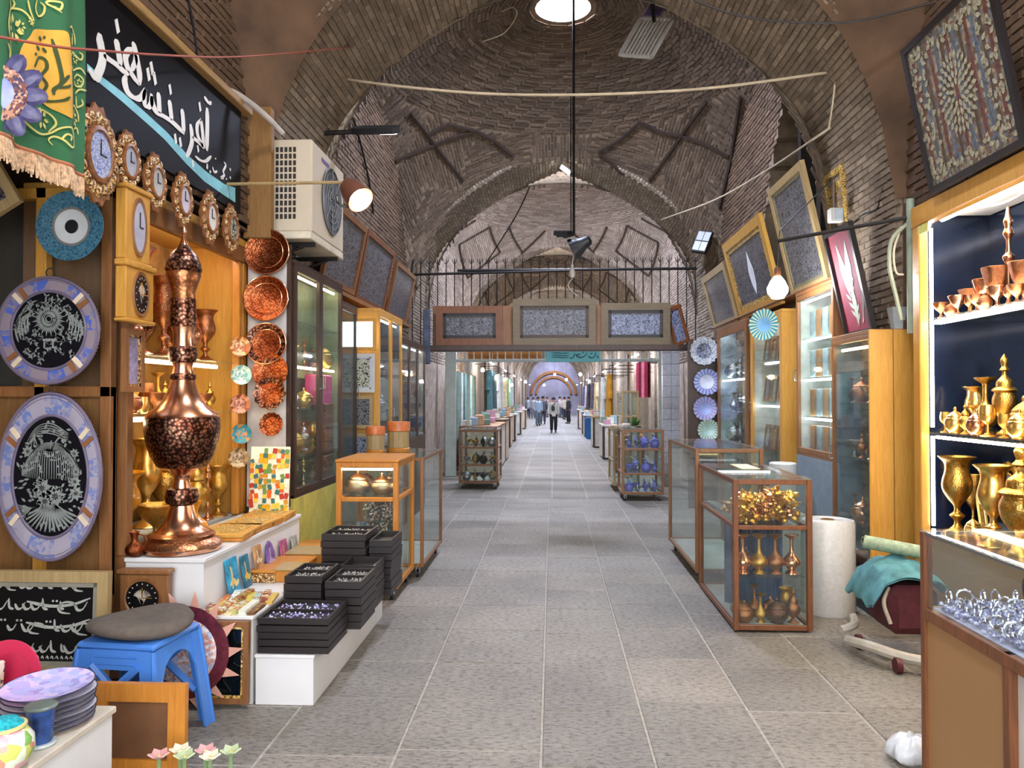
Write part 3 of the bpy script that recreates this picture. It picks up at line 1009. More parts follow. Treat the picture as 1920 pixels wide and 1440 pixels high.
def wall_cabinet(name, label, side, xf, xb, y0, y1, z0, z1, fm, ndoors, shelves, bm, group=None, fw=0.045, handle=True, glass=True, lights=(), lightmat=None, zsill=None, basemat=None, shelfmat=None):
    """glass-fronted cabinet against a side wall, front at xf"""
    t = Thing(name, label, 'cabinet', ((xf + xb) / 2, (y0 + y1) / 2, z0), group)
    s = side
    zs = zsill if zsill is not None else z0 + .02
    t.part('back_panel', MB().box(xb, xb - s * .012, y0, y1, zs, z1), bm)
    for y in (y0, y1 - .02): t.part('side_panel', MB().box(xf + s * .01, xb, y, y + .02, zs, z1), fm if y == y0 else bm)
    t.part('top_panel', MB().cbox(xf, xb, y0 - .01, y1 + .01, z1, z1 + .035, .004), fm)
    if zsill is not None: t.part('plinth', MB().cbox(xf, xb, y0, y1, z0, zs, .004), basemat or fm)
    t.part('bottom_panel', MB().box(xf, xb, y0, y1, zs - .0, zs + .02), fm)
    for z in shelves: t.part('shelf', MB().box(xf + s * .05, xb - s * .014, y0 + .02, y1 - .02, z - .005, z + .005), shelfmat or GLASS)
    w = (y1 - y0) / max(1, ndoors)
    for k in range(ndoors):
        a, b = y0 + k * w, y0 + (k + 1) * w
        m = MB()
        d0, d1 = xf, xf + s * .03
        m.cbox(d0, d1, a + .002, a + fw, zs + .02, z1, .003).cbox(d0, d1, b - fw, b - .002, zs + .02, z1, .003)
        m.cbox(d0, d1, a + fw, b - fw, zs + .02, zs + .02 + fw, .003).cbox(d0, d1, a + fw, b - fw, z1 - fw, z1, .003)
        d = t.part('door', m, fm)
        if glass: t.part('pane', MB().box(xf + s * .012, xf + s * .018, a + fw, b - fw, zs + .02 + fw, z1 - fw), GLASS, d)
        if handle:
            hy = b - fw * .5 if k % 2 == 0 else a + fw * .5
            zc = (zs + z1) / 2
            t.part('handle', MB().tube([(xf, hy, zc - .05), (xf - s * .025, hy, zc - .05), (xf - s * .025, hy, zc + .05), (xf, hy, zc + .05)], .005, 6), CHROME, d)
    for z in lights:
        m = MB().cyl((xf + s * .07, y0 + .06, z), (xf + s * .07, y1 - .06, z), .011, 8)
        t.part('light_tube', m, lightmat or TUBE)
    return t

def disc_plate(name, label, loc, rot, r, rim_mat, mid_mat, group=None, scallop=0, cat='plate', inner=0.62, sy=1.0, edge_mat=None, depth=0.03, hook=False):
    """hanging plate: local +z faces the viewer, y up; rim and well are parts"""
    t = Thing(name, label, cat, loc, group, rot)
    m = MB().lathe([(r * .5, -.004), (r, depth * .55), (r * 1.0, depth * .75), (r * inner, depth * .25)], 40, SCL(1, sy, 1), caps=False)
    if scallop:
        m.v = [Vector((p.x, p.y, p.z)) * (1 if hypot(p.x, p.y / sy) < r * .9 else 1 + .05 * cos(scallop * atan2(p.y / sy, p.x))) for p in m.v]
    t.part('rim', m, rim_mat)
    m = MB().lathe([(r * inner, depth * .25), (r * inner * .92, depth * .1), (0, depth * .08)], 36, SCL(1, sy, 1), caps=False)
    t.part('well', m, mid_mat)
    if edge_mat:
        pts = [(r * cos(2 * pi * k / 48), r * sy * sin(2 * pi * k / 48), depth * .75) for k in range(49)]
        m = MB().tube(pts, r * .03, 6)
        m.tube([(r * inner * cos(2 * pi * k / 48), r * inner * sy * sin(2 * pi * k / 48), depth * .28) for k in range(49)], r * .025, 6)
        t.part('edge', m, edge_mat)
    if hook:
        m = MB().tube(smooth_path([(-.012, r * sy + .002, .01), (-.02, r * sy + .03, .01), (0, r * sy + .045, .01), (.02, r * sy + .03, .01), (.012, r * sy + .002, .01)], 4), .003, 5)
        t.part('hook', m, CHROME)
    return t

def ornate_clock(name, label, loc, rot, w, h, wm, dialmat, group=None, lobes=14, dark=None):
    """carved sunflower-like clock: scalloped wood, ring of petals, oval dial; local x across, y up, +z out"""
    t = Thing(name, label, 'clock', loc, group, rot)
    pts = []
    N = lobes * 8
    for k in range(N):
        a = 2 * pi * k / N
        q = 1 - .09 * abs(sin(a * lobes / 2)) ** 1.0 + .06 * cos(4 * a)
        pts.append((w / 2 * q * cos(a), h / 2 * q * sin(a)))
    t.part('carved_board', MB().prism(pts, 0, .014), wm)
    m = MB()
    for k in range(lobes):
        a = 2 * pi * (k + .5) / lobes
        cx, cyy = w * .37 * cos(a), h * .37 * sin(a)
        m.lathe([(.0, .03), (w * .055, .024), (w * .075, .014)], 8, TR(cx, cyy, 0) @ SCL(1, h / w, 1))
    t.part('petal', m, KHATAM if dark is None else dark, kind='stuff')
    m = MB().lathe([(w * .30, .014), (w * .29, .03), (w * .25, .034), (w * .235, .026)], 32, SCL(1, h / w, 1), caps=False)
    t.part('ring', m, wm)
    m = MB().lathe([(w * .24, .024), (0, .024)], 32, SCL(1, h / w, 1), caps=False)
    d = t.part('dial', m, dialmat)
    m = MB().box(-.003, .003, -.004, h * .16, .025, .028).box(-.004, w * .13, -.003, .003, .025, .028)
    t.part('hands', m, BLACK, d)
    return t

def box_clock(name, label, loc, rot, w, h, wm, dialmat, group=None, dy=0.55, rw=0.3, rh=0.26):
    """wooden box clock with oval dial: local x across, z up, facing -y"""
    t = Thing(name, label, 'clock', loc, group, rot)
    t.part('case', MB().cbox(-w / 2, w / 2, -.06, 0, 0, h, .006), wm)
    t.part('cornice', MB().cbox(-w / 2 - .012, w / 2 + .012, -.072, 0, h, h + .025, .006), wm)
    t.part('foot_moulding', MB().cbox(-w / 2 - .01, w / 2 + .01, -.07, 0, -.02, 0, .006), wm)
    M = TR(0, -.06, h * dy) @ RX(pi / 2)
    t.part('bezel', MB().lathe([(w * (rw + .05), 0), (w * (rw + .04), .012), (w * rw, .008)], 28, M @ SCL(1, rh * h / (rw * w), 1), caps=False), W_BROWN)
    d = t.part('dial', MB().lathe([(w * (rw + .01), .006), (0, .006)], 28, M @ SCL(1, rh * h / (rw * w), 1), caps=False), dialmat)
    m = MB().box(-.003, .003, -.071, -.068, h * dy, h * dy + h * rh * .6).box(0, w * rw * .6, -.071, -.068, h * dy - .003, h * dy + .003)
    t.part('hands', m, BLACK if dialmat.name != 'black flowered dial' else GOLDP, d)
    if dialmat.name == 'black flowered dial':
        m = MB()
        q, rr = w * rw, random.Random(int(w * 1000))
        for k in range(16):
            a = 2 * pi * k / 16
            m.leaf(q * .78 * cos(a), q * .78 * sin(a), a, q * .12, q * .07)
        for k in range(11):
            a = pi * (.1 + .08 * k)
            m.stroke([(0, -q * .45), (q * .3 * cos(a), q * .25 * sin(a)), (q * .55 * cos(a), q * .5 * sin(a))], q * .07, None, 3)
        t.part('flower_print', MB(m=M @ SCL(1, rh * h / (rw * w), 1) @ TR(0, 0, .0085)).add(m.v, m.f), flat('pale dial print', '#cfc0b0', .4), d, kind='stuff')
    return t

def cable(name, label, pts, r, mat, n=8, cat='cable', group=None, steps=6):
    P = smooth_path(pts, steps)
    return single(name, label, cat, MB().tube(P, r, n), mat, P[0], group)
# ------------------------------------------------------------------ left shop: display cabinet, counters
XF, XB = -2.33, -2.9
YN, YFAR = 4.12, 5.68
t = Thing('display_cabinet', 'tall open oak cabinet of copper and brass wares under the carved clocks', 'cabinet', ((XF + XB) / 2, (YN + YFAR) / 2, 0))
t.part('back_panel', MB().box(XB, XB + .015, YN, YFAR, .74, 2.72), flat('warm mirror backing', '#b08a52', 0.25, 0.3, var=0.2))
t.part('side_panel', MB().box(XB, XF + .02, YN - .03, YN - .005, .0, 2.72), W_BROWN)
t.part('side_panel', MB().box(XB, XF + .02, YFAR, YFAR + .03, .0, 2.72), W_OAK)
t.part('top_panel', MB().cbox(XB, XF + .03, YN - .04, YFAR + .04, 2.72, 2.78, .006), W_OAK)
t.part('post', MB().cbox(XF - .03, XF + .03, YN - .04, YN + .03, .74, 2.72, .006), W_BROWN)
t.part('post', MB().cbox(XF - .03, XF + .03, YFAR - .03, YFAR + .04, .74, 2.72, .006), W_HONEY)
t.part('post', MB().cbox(XF - .03, XF + .028, YFAR - .10, YFAR - .06, .74, 2.72, .006), W_HONEY)
for z in (1.85, 1.5): t.part('shelf', MB().box(XB + .02, XF, YN + .02, YFAR - .11, z - .006, z + .006), GLASS)
t.part('base_panel', MB().box(XB, XF - .02, YN, YFAR, .0, .74), WHITE2)
t.part('header', MB().cbox(XF - .01, XF + .035, YN - .04, YFAR + .04, 2.60, 2.72, .006), W_BROWN)
for z in (2.69, 1.83, 1.48):
    t.part('light_tube', MB().cyl((XF - .1, YN + .1, z - .01), (XF - .1, YFAR - .2, z - .01), .014, 8), TUBEW if z < 2 else emit('cool white tube', '#fff4e6', E_TUBE * 1.6))

r = random.Random(3)
WHERE = {1.85: 'upper shelf of copper cabinet', 1.5: 'middle shelf of copper cabinet', .74: 'bottom board of copper cabinet'}
def shelf_row(z, xs, ys, kinds, mats, hs, where, group, front):
    for k, y in enumerate(ys):
        kd, (mn, mt), h = kinds[k % len(kinds)], mats[k % len(mats)], hs[k % len(hs)]
        vessel(kd, mt, (xs, y + r.uniform(-.01, .01), z), h, f'{mn} {kd.replace("_", " ")}, {ORD[k]} in {front} row, {where}', group, r.uniform(0, 6), .74 if h > .38 else .9)
CU, CUP, AU, AUP, CUD = ('engraved copper', COPPER), ('bright copper', COPPERP), ('engraved brass', GOLD), ('plain brass', GOLDP), ('dark copper', COPPERD)
shelf_row(1.857, -2.46, [4.26, 4.44, 4.78, 4.96, 5.16, 5.36], ['lidded_urn', 'flared_vase', 'flared_vase', 'tall_urn', 'lidded_urn', 'flared_vase'], [CUD, CUP, CU, CU, CUP, CU], [.34, .62, .5, .55, .42, .36], WHERE[1.85], 'copper vases on the upper shelf', 'front')
shelf_row(1.857, -2.72, [4.3, 4.62, 4.98, 5.36], ['long_neck_bottle', 'flared_vase', 'tall_urn', 'flared_vase'], [CUP, CU, CUD, CU], [.66, .52, .6, .5], WHERE[1.85], 'copper vases on the upper shelf', 'back')
shelf_row(1.507, -2.44, [4.24 + .13 * k for k in range(10)], ['footed_bowl', 'sugar_pot', 'cup', 'footed_bowl', 'lidded_urn'], [AU, CU, AUP, CU, AU], [.11, .14, .09, .12, .2], WHERE[1.5], 'small bowls on the middle shelf', 'front')
shelf_row(1.507, -2.64, [4.3 + .15 * k for k in range(8)], ['goblet', 'long_neck_bottle', 'sugar_pot', 'flared_vase'], [CU, AU, CUP, AU], [.18, .26, .16, .24], WHERE[1.5], 'small bowls on the middle shelf', 'back')
shelf_row(.742, -2.42, [4.62, 4.80, 4.98, 5.16, 5.34, 5.5], ['footed_bowl', 'sugar_pot', 'candlestick', 'lidded_urn', 'candlestick', 'flared_vase'], [AU, AUP, AU, AU, CUP, AU], [.2, .24, .55, .5, .4, .36], WHERE[.74], 'brass wares on the bottom board', 'front')
shelf_row(.742, -2.68, [4.25, 4.5, 4.75, 5.0, 5.25, 5.5], ['tall_urn', 'flared_vase', 'candlestick', 'flared_vase', 'tall_urn', 'lidded_urn'], [AUP, AU, AU, AUP, AU, AU], [.5, .6, .7, .58, .66, .6], WHERE[.74], 'brass wares on the bottom board', 'back')
ORANGE = flat('orange glazed ceramic', '#d98a1c', 0.25, var=0.15)
vessel('flared_vase', ORANGE, (-2.50, 4.36, .742), .42, 'orange glazed vase standing at the foot of the copper cabinet', None, 0, 1.3)
vessel('round_jug', ORANGE, (-2.2, 4.64, .742), .22, 'squat orange jug behind the giant copper vase', None, 2, 1.2)

# giant copper vase
vx, vy = -2.085, 4.27
def gz(y): return .745 + (1042 - y) * .00293
def gp(rows): return [(rr * .00293, gz(y) - .745) for rr, y in rows]
t = Thing('giant_vase', 'giant copper vase with dark engraved bowl and pointed lid on the white counter', 'vase', (vx, vy, .745))
M0 = TR(vx, vy, .745)
def gpart(nm, rows, mat, n=40): return t.part(nm, MB().lathe(gp(rows), n, M0, caps=True), mat)
gpart('foot', [(0, 1042), (72, 1042), (74, 1034), (70, 1026), (58, 1020), (60, 1012), (44, 1004), (34, 994), (27, 980), (23, 966), (21, 957), (0, 957)], COPPERP)
gpart('foot_band', [(72, 1037), (75.5, 1033), (71, 1026), (60, 1019), (61, 1013), (52, 1007)], COPPER)
gpart('stem_ring', [(20, 957), (29, 952), (31, 940), (27, 926), (19, 924)], COPPERD, 28)
gpart('stem', [(18, 925), (14, 910), (16, 900), (26, 890), (40, 884), (0, 884)], COPPERP, 28)
gpart('bowl', [(40, 885), (46, 882), (57, 862), (65, 838), (69, 812), (68, 792), (66, 787), (0, 787)], COPPERD, 44)
gpart('shoulder', [(67, 788), (64, 782), (48, 770), (36, 756), (28, 740), (23, 722), (21, 712), (0, 712)], COPPERP, 40)
gpart('neck_ring', [(19, 718), (24, 716), (24, 706), (19, 704)], COPPERD, 28)
gpart('neck', [(20, 706), (17, 692), (20, 682), (0, 682)], COPPERP, 28)
gpart('neck_ring', [(19, 684), (23, 682), (27, 668), (25, 654), (20, 652)], COPPERD, 28)
gpart('neck', [(20, 654), (18, 640), (19, 626), (22, 614), (0, 614)], COPPERP, 28)
gpart('cup', [(22, 615), (24, 600), (23, 570), (23, 560), (0, 560)], COPPERD, 28)
gpart('gallery', [(22, 562), (21, 548), (27, 530), (32, 514), (30, 506), (0, 506)], COPPER, 28)
gpart('lid', [(32, 508), (34, 504), (31, 490), (24, 474), (13, 462), (7, 454), (0, 454)], COPPERD, 28)
gpart('finial', [(9, 456), (5, 446), (3, 436), (6, 432), (4, 426), (0, 418)], COPPERP, 20)

# white counter and steps
t = Thing('counter', 'white laminate counter carrying the giant copper vase and wooden boards', 'counter', (-2.1, 4.85, 0))
t.part('top', MB().cbox(-2.295, -1.85, 4.05, 5.64, .715, .74, .004), WHITE)
t.part('front_panel', MB().box(-1.885, -1.865, 4.07, 5.64, .0, .715), WHITE)
t.part('end_panel', MB().box(-2.295, -1.885, 4.07, 4.09, .0, .715), WHITE)
t = Thing('display_step', 'white display step with books and wooden boxes before the counter', 'display stand', (-1.71, 4.95, 0))
t.part('top', MB().cbox(-1.862, -1.555, 3.97, 5.9, .44, .46, .004), WHITE)
t.part('front_panel', MB().box(-1.855, -1.56, 3.985, 4.0, .0, .44), WHITE2)
t.part('side_panel', MB().box(-1.58, -1.562, 4.0, 5.88, .0, .44), WHITE)
t = Thing('low_platform', 'low white platform stacked with black jewellery trays on the paving', 'platform', (-1.39, 4.8, 0))
t.part('top', MB().cbox(-1.553, -1.235, 3.98, 5.63, .24, .258, .004), WHITE)
t.part('front_panel', MB().box(-1.545, -1.24, 3.985, 4.0, 0, .24), WHITE)
t.part('side_panel', MB().box(-1.255, -1.24, 4.0, 5.62, 0, .24), WHITE)

# stacks of black trays
def tray(x0, x1, y0, y1, z, h, label, group, fill=None, k=0):
    t = Thing('jewellery_tray', label, 'tray', ((x0 + x1) / 2, (y0 + y1) / 2, z), group)
    w = .012
    m = MB().box(x0, x1, y0, y0 + w, z + .003, z + h).box(x0, x1, y1 - w, y1, z + .003, z + h)
    m.box(x0, x0 + w, y0 + w, y1 - w, z + .003, z + h).box(x1 - w, x1, y0 + w, y1 - w, z + .003, z + h)
    t.part('rim', m, W_BLACK)
    t.part('bottom', MB().box(x0 + w, x1 - w, y0 + w, y1 - w, z, z + .008), W_BLACK)
    if fill:
        t.part('lining', MB().box(x0 + w, x1 - w, y0 + w, y1 - w, z + .008, z + h * .45), flat('dark velvet', '#2a2733', 0.95, var=0.2))
        t.part('divider', MB().box(x0 + w, x1 - w, (y0 + y1) / 2 - .006, (y0 + y1) / 2 + .006, z + h * .45, z + h * .95), W_BLACK)
        m = MB()
        rr = random.Random(k)
        for q in range(150):
            x, y = rr.uniform(x0 + .03, x1 - .03), rr.uniform(y0 + .03, y1 - .03)
            if abs(y - (y0 + y1) / 2) < .02: continue
            m.lathe([(0, 0), (.006, .003), (.004, .009), (0, .011)], 5, TR(x, y, z + h * .45))
        t.part('trinket', m, fill, kind='stuff')
    return t
SILV = tiles('purple and silver trinkets', ['#8f86c8', '#cfcbe8', '#6b62ad', '#e8e8f0', '#b9b2d8'], 160, 0.25)
GREYT = tiles('grey trinkets', ['#8d8a86', '#c9c6bf', '#5d5a57', '#a79f92'], 160, 0.3)
def stack(x0, x1, y0, y1, z0, n, h, where, fill, sk=.006):
    rr = random.Random(n * 7 + int(x0 * 100))
    for k in range(n):
        dx, dy = rr.uniform(-sk, sk), rr.uniform(-sk, sk)
        lab = f'black tray, {"topmost" if k == n - 1 else ORD[k] + " from bottom"}, {where}'
        tray(x0 + dx, x1 + dx, y0 + dy, y1 + dy, z0 + k * h, h - .002, lab, where, fill if k == n - 1 else None, n)
stack(-1.545, -1.17, 4.0, 4.37, .259, 5, .037, 'front stack on the low platform', SILV)
stack(-1.55, -1.33, 4.42, 4.78, .259, 7, .044, 'stack beside the booklets', GREYT)
stack(-1.31, -1.10, 4.43, 4.80, .259, 6, .046, 'second stack along the passage edge', GREYT)
stack(-1.34, -1.12, 4.83, 5.12, .259, 6, .047, 'third stack, half hidden', None)
stack(-1.55, -1.25, 5.0 + .14, 5.5, .259, 9, .047, 'tall stack with open top', GREYT)
stack(-1.24, -1.09, 5.2, 5.58, .259, 8, .047, 'narrow stack by the wheeled showcase', None)

# books and cards on the step
cols = ['#8a3b2a', '#c9a24e', '#b9793f', '#e0d2a0', '#c2bb77', '#d9dcc9', '#6f4a2c', '#c96b4a', '#e5e0cf', '#a98a4a', '#cdbb4a', '#9fc0b8']
ti = 0
for row in range(2):
    for k in range(7):
        x = -1.83 + .043 * k * (1 if row else .98)
        y = 4.08 + row * .22 + RND.uniform(-.015, .015)
        m = MB().box(-.019, .019, -.09, .09, 0, .016 + .006 * (k % 3))
        M = TR(x, y, .462) @ RZ(RND.uniform(-.3, .3)) @ RX(RND.uniform(.0, .14))
        o = single('booklet', f'small {["red-brown", "ochre", "tan", "cream", "olive", "pale green", "brown", "coral", "ivory", "khaki", "lemon", "mint"][ti % 12]} booklet, {ORD[k]} along the {"front" if row == 0 else "second"} row on the white step', 'booklet', m,
               tiles(f'booklet cover {ti % 12}', [cols[ti % 12], cols[ti % 12], cols[(ti + 3) % 12]], 60), (0, 0, 0), 'booklets on the white step')
        o.matrix_world = M
        ti += 1
WB = [(-1.78, 4.78, .16, .2, .06), (-1.64, 4.80, .15, .2, .07), (-1.72, 5.06, .26, .24, .05), (-1.70, 5.36, .26, .26, .06), (-1.72, 5.66, .28, .24, .05)]
for k, (x, y, w, d, h) in enumerate(WB):
    t = Thing('wooden_box', f'flat honey-coloured wooden box, {ORD[k]} from the booklets along the white step', 'box', (x, y, .46), 'wooden boxes on the white step')
    t.part('case', MB().cbox(x - w / 2, x + w / 2, y - d / 2, y + d / 2, .461, .461 + h, .004), KHATAM if k == 0 else W_HONEY)
    t.part('lid', MB().cbox(x - w / 2 - .004, x + w / 2 + .004, y - d / 2 - .004, y + d / 2 + .004, .461 + h, .461 + h + .014, .004), W_PALE if k % 2 else W_HONEY)
# boards on the counter
for k, (x, y, w, d, rz) in enumerate([(-2.0, 4.72, .30, .42, .08), (-1.99, 5.06, .28, .34, -.06), (-2.0, 5.40, .3, .26, .05)]):
    t = Thing('game_board', f'folded honey-wood game board, {ORD[k]} from the giant vase on the counter', 'game board', (x, y, .741), 'folded boards on the counter', RZ(rz))
    for q in (0, 1): t.part('leaf', MB().cbox(-w / 2, w / 2, -d / 2, d / 2, .001 + .022 * q, .021 + .022 * q, .003), W_HONEY if q == 0 else W_OAK)
    t.part('inlay', MB().box(-w * .36, w * .36, -d * .36, d * .36, .043, .0445), KHATAM2)
    t.part('clasp', MB().box(w / 2 - .002, w / 2 + .004, -.02, .02, .015, .03), GOLDP)
# little pictures leaning on the counter front
LP = [(4.25, '#2f93b5', '#e8c27a', 'turquoise seascape', .15, .21), (4.44, '#2a6f86', '#d9b04a', 'palm sunset', .10, .19), (4.62, '#b9895a', '#d8c9ac', 'sandy', .11, .14), (4.85, '#7d5a9a', '#b9a3c2', 'lilac arched', .13, .2), (5.1, '#a8567d', '#d98a6a', 'pink mountain', .12, .16), (5.32, '#9a9a8c', '#c9c3ae', 'grey', .1, .15)]
for k, (y, a, b, nm, w, h) in enumerate(LP):
    z = .462 if k not in (2,) else .535
    rot = RZ(pi / 2) @ RX(-.16)
    t = Thing('small_painting', f'small {nm} painting leaning on the white counter front', 'painting', (-1.83, y + .14, z), 'small paintings by the counter', rot)
    pm = flat(f'painted {nm} base', a, 0.4, var=0.5, scale=16)
    m = MB()
    if k == 3: m.prism([(-w / 2, 0), (w / 2, 0), (w / 2, h * .6), (w * .3, h * .88), (0, h), (-w * .3, h * .88), (-w / 2, h * .6)], 0, .012, RX(pi / 2))
    else: m.box(-w / 2, w / 2, -.012, 0, 0, h)
    t.part('panel', m, pm)
    m = MB().stroke([(-w * .38, h * .3), (-w * .1, h * .4), (w * .15, h * .28), (w * .38, h * .36)], h * .16, RX(pi / 2) @ TR(0, 0, .0122))
    m.stroke([(-w * .2, h * .2), (-w * .12, h * .6), (-w * .2, h * .8)], w * .12, RX(pi / 2) @ TR(0, 0, .0122))
    t.part('picture', m, flat(f'painted {nm} strokes', b, 0.4))
# board covered in fridge magnets
p0 = onY(509, 960, 5.55)
rot = RX(-.08)
t = Thing('magnet_board', 'cream board covered with small colourful magnets on the counter end', 'magnet board', (p0.x, 5.5, .742), None, rot)
t.part('board', MB().cbox(-.145, .145, -.012, 0, 0, .50, .003), flat('cream board', '#efe9cf', 0.5))
mc = [flat(f'magnet {i}', c, 0.35) for i, c in enumerate(['#e0a51f', '#d9621c', '#f0c94a', '#b23a2a', '#6f8f4a', '#e8e2c9', '#3f6f6a', '#c98a2a'])]
mm = [MB().cbox(-.016, .016, -.008, 0, -.018, .018, .003).mesh('magnet', c) for c in mc]
rr = random.Random(5)
for i in range(9):
    for j in range(13):
        if rr.random() < .1 or (j > 10 and i < 2): continue
        o = bpy.data.objects.new('magnet', mm[rr.randrange(8)]); COL.objects.link(o); o.parent = t.o
        o.location = (-.128 + i * .032 + rr.uniform(-.005, .005), -.012, .035 + j * .036 + rr.uniform(-.006, .006))
        o.rotation_euler = (0, rr.uniform(-.4, .4), 0)
        o.scale = (rr.uniform(.7, 1.1), 1, rr.uniform(.7, 1.2))

# framed mirror in front of the step and sun plate
picture('glass_picture', 'dark framed glass picture leaning on the white step by the sun plate', (-1.69, 3.955, .02), RX(-.03), .25, .42, .028, W_BROWN, flat('black glass', '#0b1114', 0.06, var=0.1), KHATAM2, .03)
sx, sz = onY(347, 1222, 3.915).x, onY(347, 1222, 3.915).z
t = Thing('sun_plate', 'mosaic sun-shaped plate with pointed rays half hidden behind the blue stool', 'plate', (sx, 3.915, sz), None, RX(pi / 2 - .05))
RADM = radial('sun rays print', '#5e2430', '#7a3138', 24, .4)
t.part('band', MB().lathe([(.12, .004), (.235, .004), (.235, .012), (.12, .012)], 40, None, caps=False, close=True), flat('deep red enamel', '#66262f', 0.35, var=0.3, scale=40))
t.part('mosaic', MB().lathe([(.0, .02), (.09, .02), (.155, .018), (.175, .01)], 40, None, caps=False), tiles('pale mosaic', ['#d9a79a', '#e8c9bd', '#b9c2d9', '#cf8f7f', '#efe3d9', '#a9b6d2'], 70))
for k in range(14):
    a = 2 * pi * k / 14
    m = MB().prism([(.225 * cos(a - .13), .225 * sin(a - .13)), (.31 * cos(a + .08), .31 * sin(a + .08)), (.225 * cos(a + .13), .225 * sin(a + .13))], .003, .01)
    t.part('ray', m, flat('pale coral enamel', '#d9a08a', 0.4))

# wooden clock case under the vase, facing the viewer
BLACKD = flat('black flowered dial', '#0b0b0d', .3)
box_clock('table_clock', 'square wooden clock with a round dark dial under the giant vase', (onY(270, 1135, 3.98).x, 4.03, .43), RX(0), .26, .24, W_BROWN, BLACKD, None, .5, .34, .36)
single('stool_box', 'brown wooden box that lifts the dark-dial clock off the floor', 'box', MB().cbox(-2.3, -1.9, 3.9, 4.05, .0, .405, .006), W_DARK, (-2.1, 3.98, 0))
vessel('round_jug', COPPERR, (-2.25, 4.075, .742), .13, 'small red copper jug beside the foot of the giant vase')
# ------------------------------------------------------------------ left end panel with platters and the front-left corner
YP = 3.86
t = Thing('end_screen', 'brown wooden end screen that carries the two big engraved platters', 'screen', (-2.75, 4.0, 0))
t.part('board', MB().box(-3.3, -2.33, 4.0, 4.03, .55, 1.62), wood('umber board', '#5e4024', '#8a6236'))
for x in (-2.36, -2.72, -3.1): t.part('upright', MB().cbox(x - .03, x + .03, 3.97, 4.03, .0, 2.72, .005), W_BROWN if x > -2.7 else W_OAK)
t.part('rail', MB().cbox(-3.3, -2.33, 3.97, 4.03, 1.60, 1.66, .005), W_BROWN)
t.part('rail', MB().cbox(-3.3, -2.33, 3.97, 4.03, 2.66, 2.72, .005), W_OAK)
t.part('pane', MB().box(-3.3, -2.33, 4.035, 4.04, 1.66, 2.66), GLASS)
RIMB = radial('blue enamel rim', '#4a63b4', '#8f8089', 8, .3, duty=.5, noise=46)
RIMG = radial('painted floral rim', '#6a7bb0', '#a39ba9', 10, .3, duty=.62, noise=60)
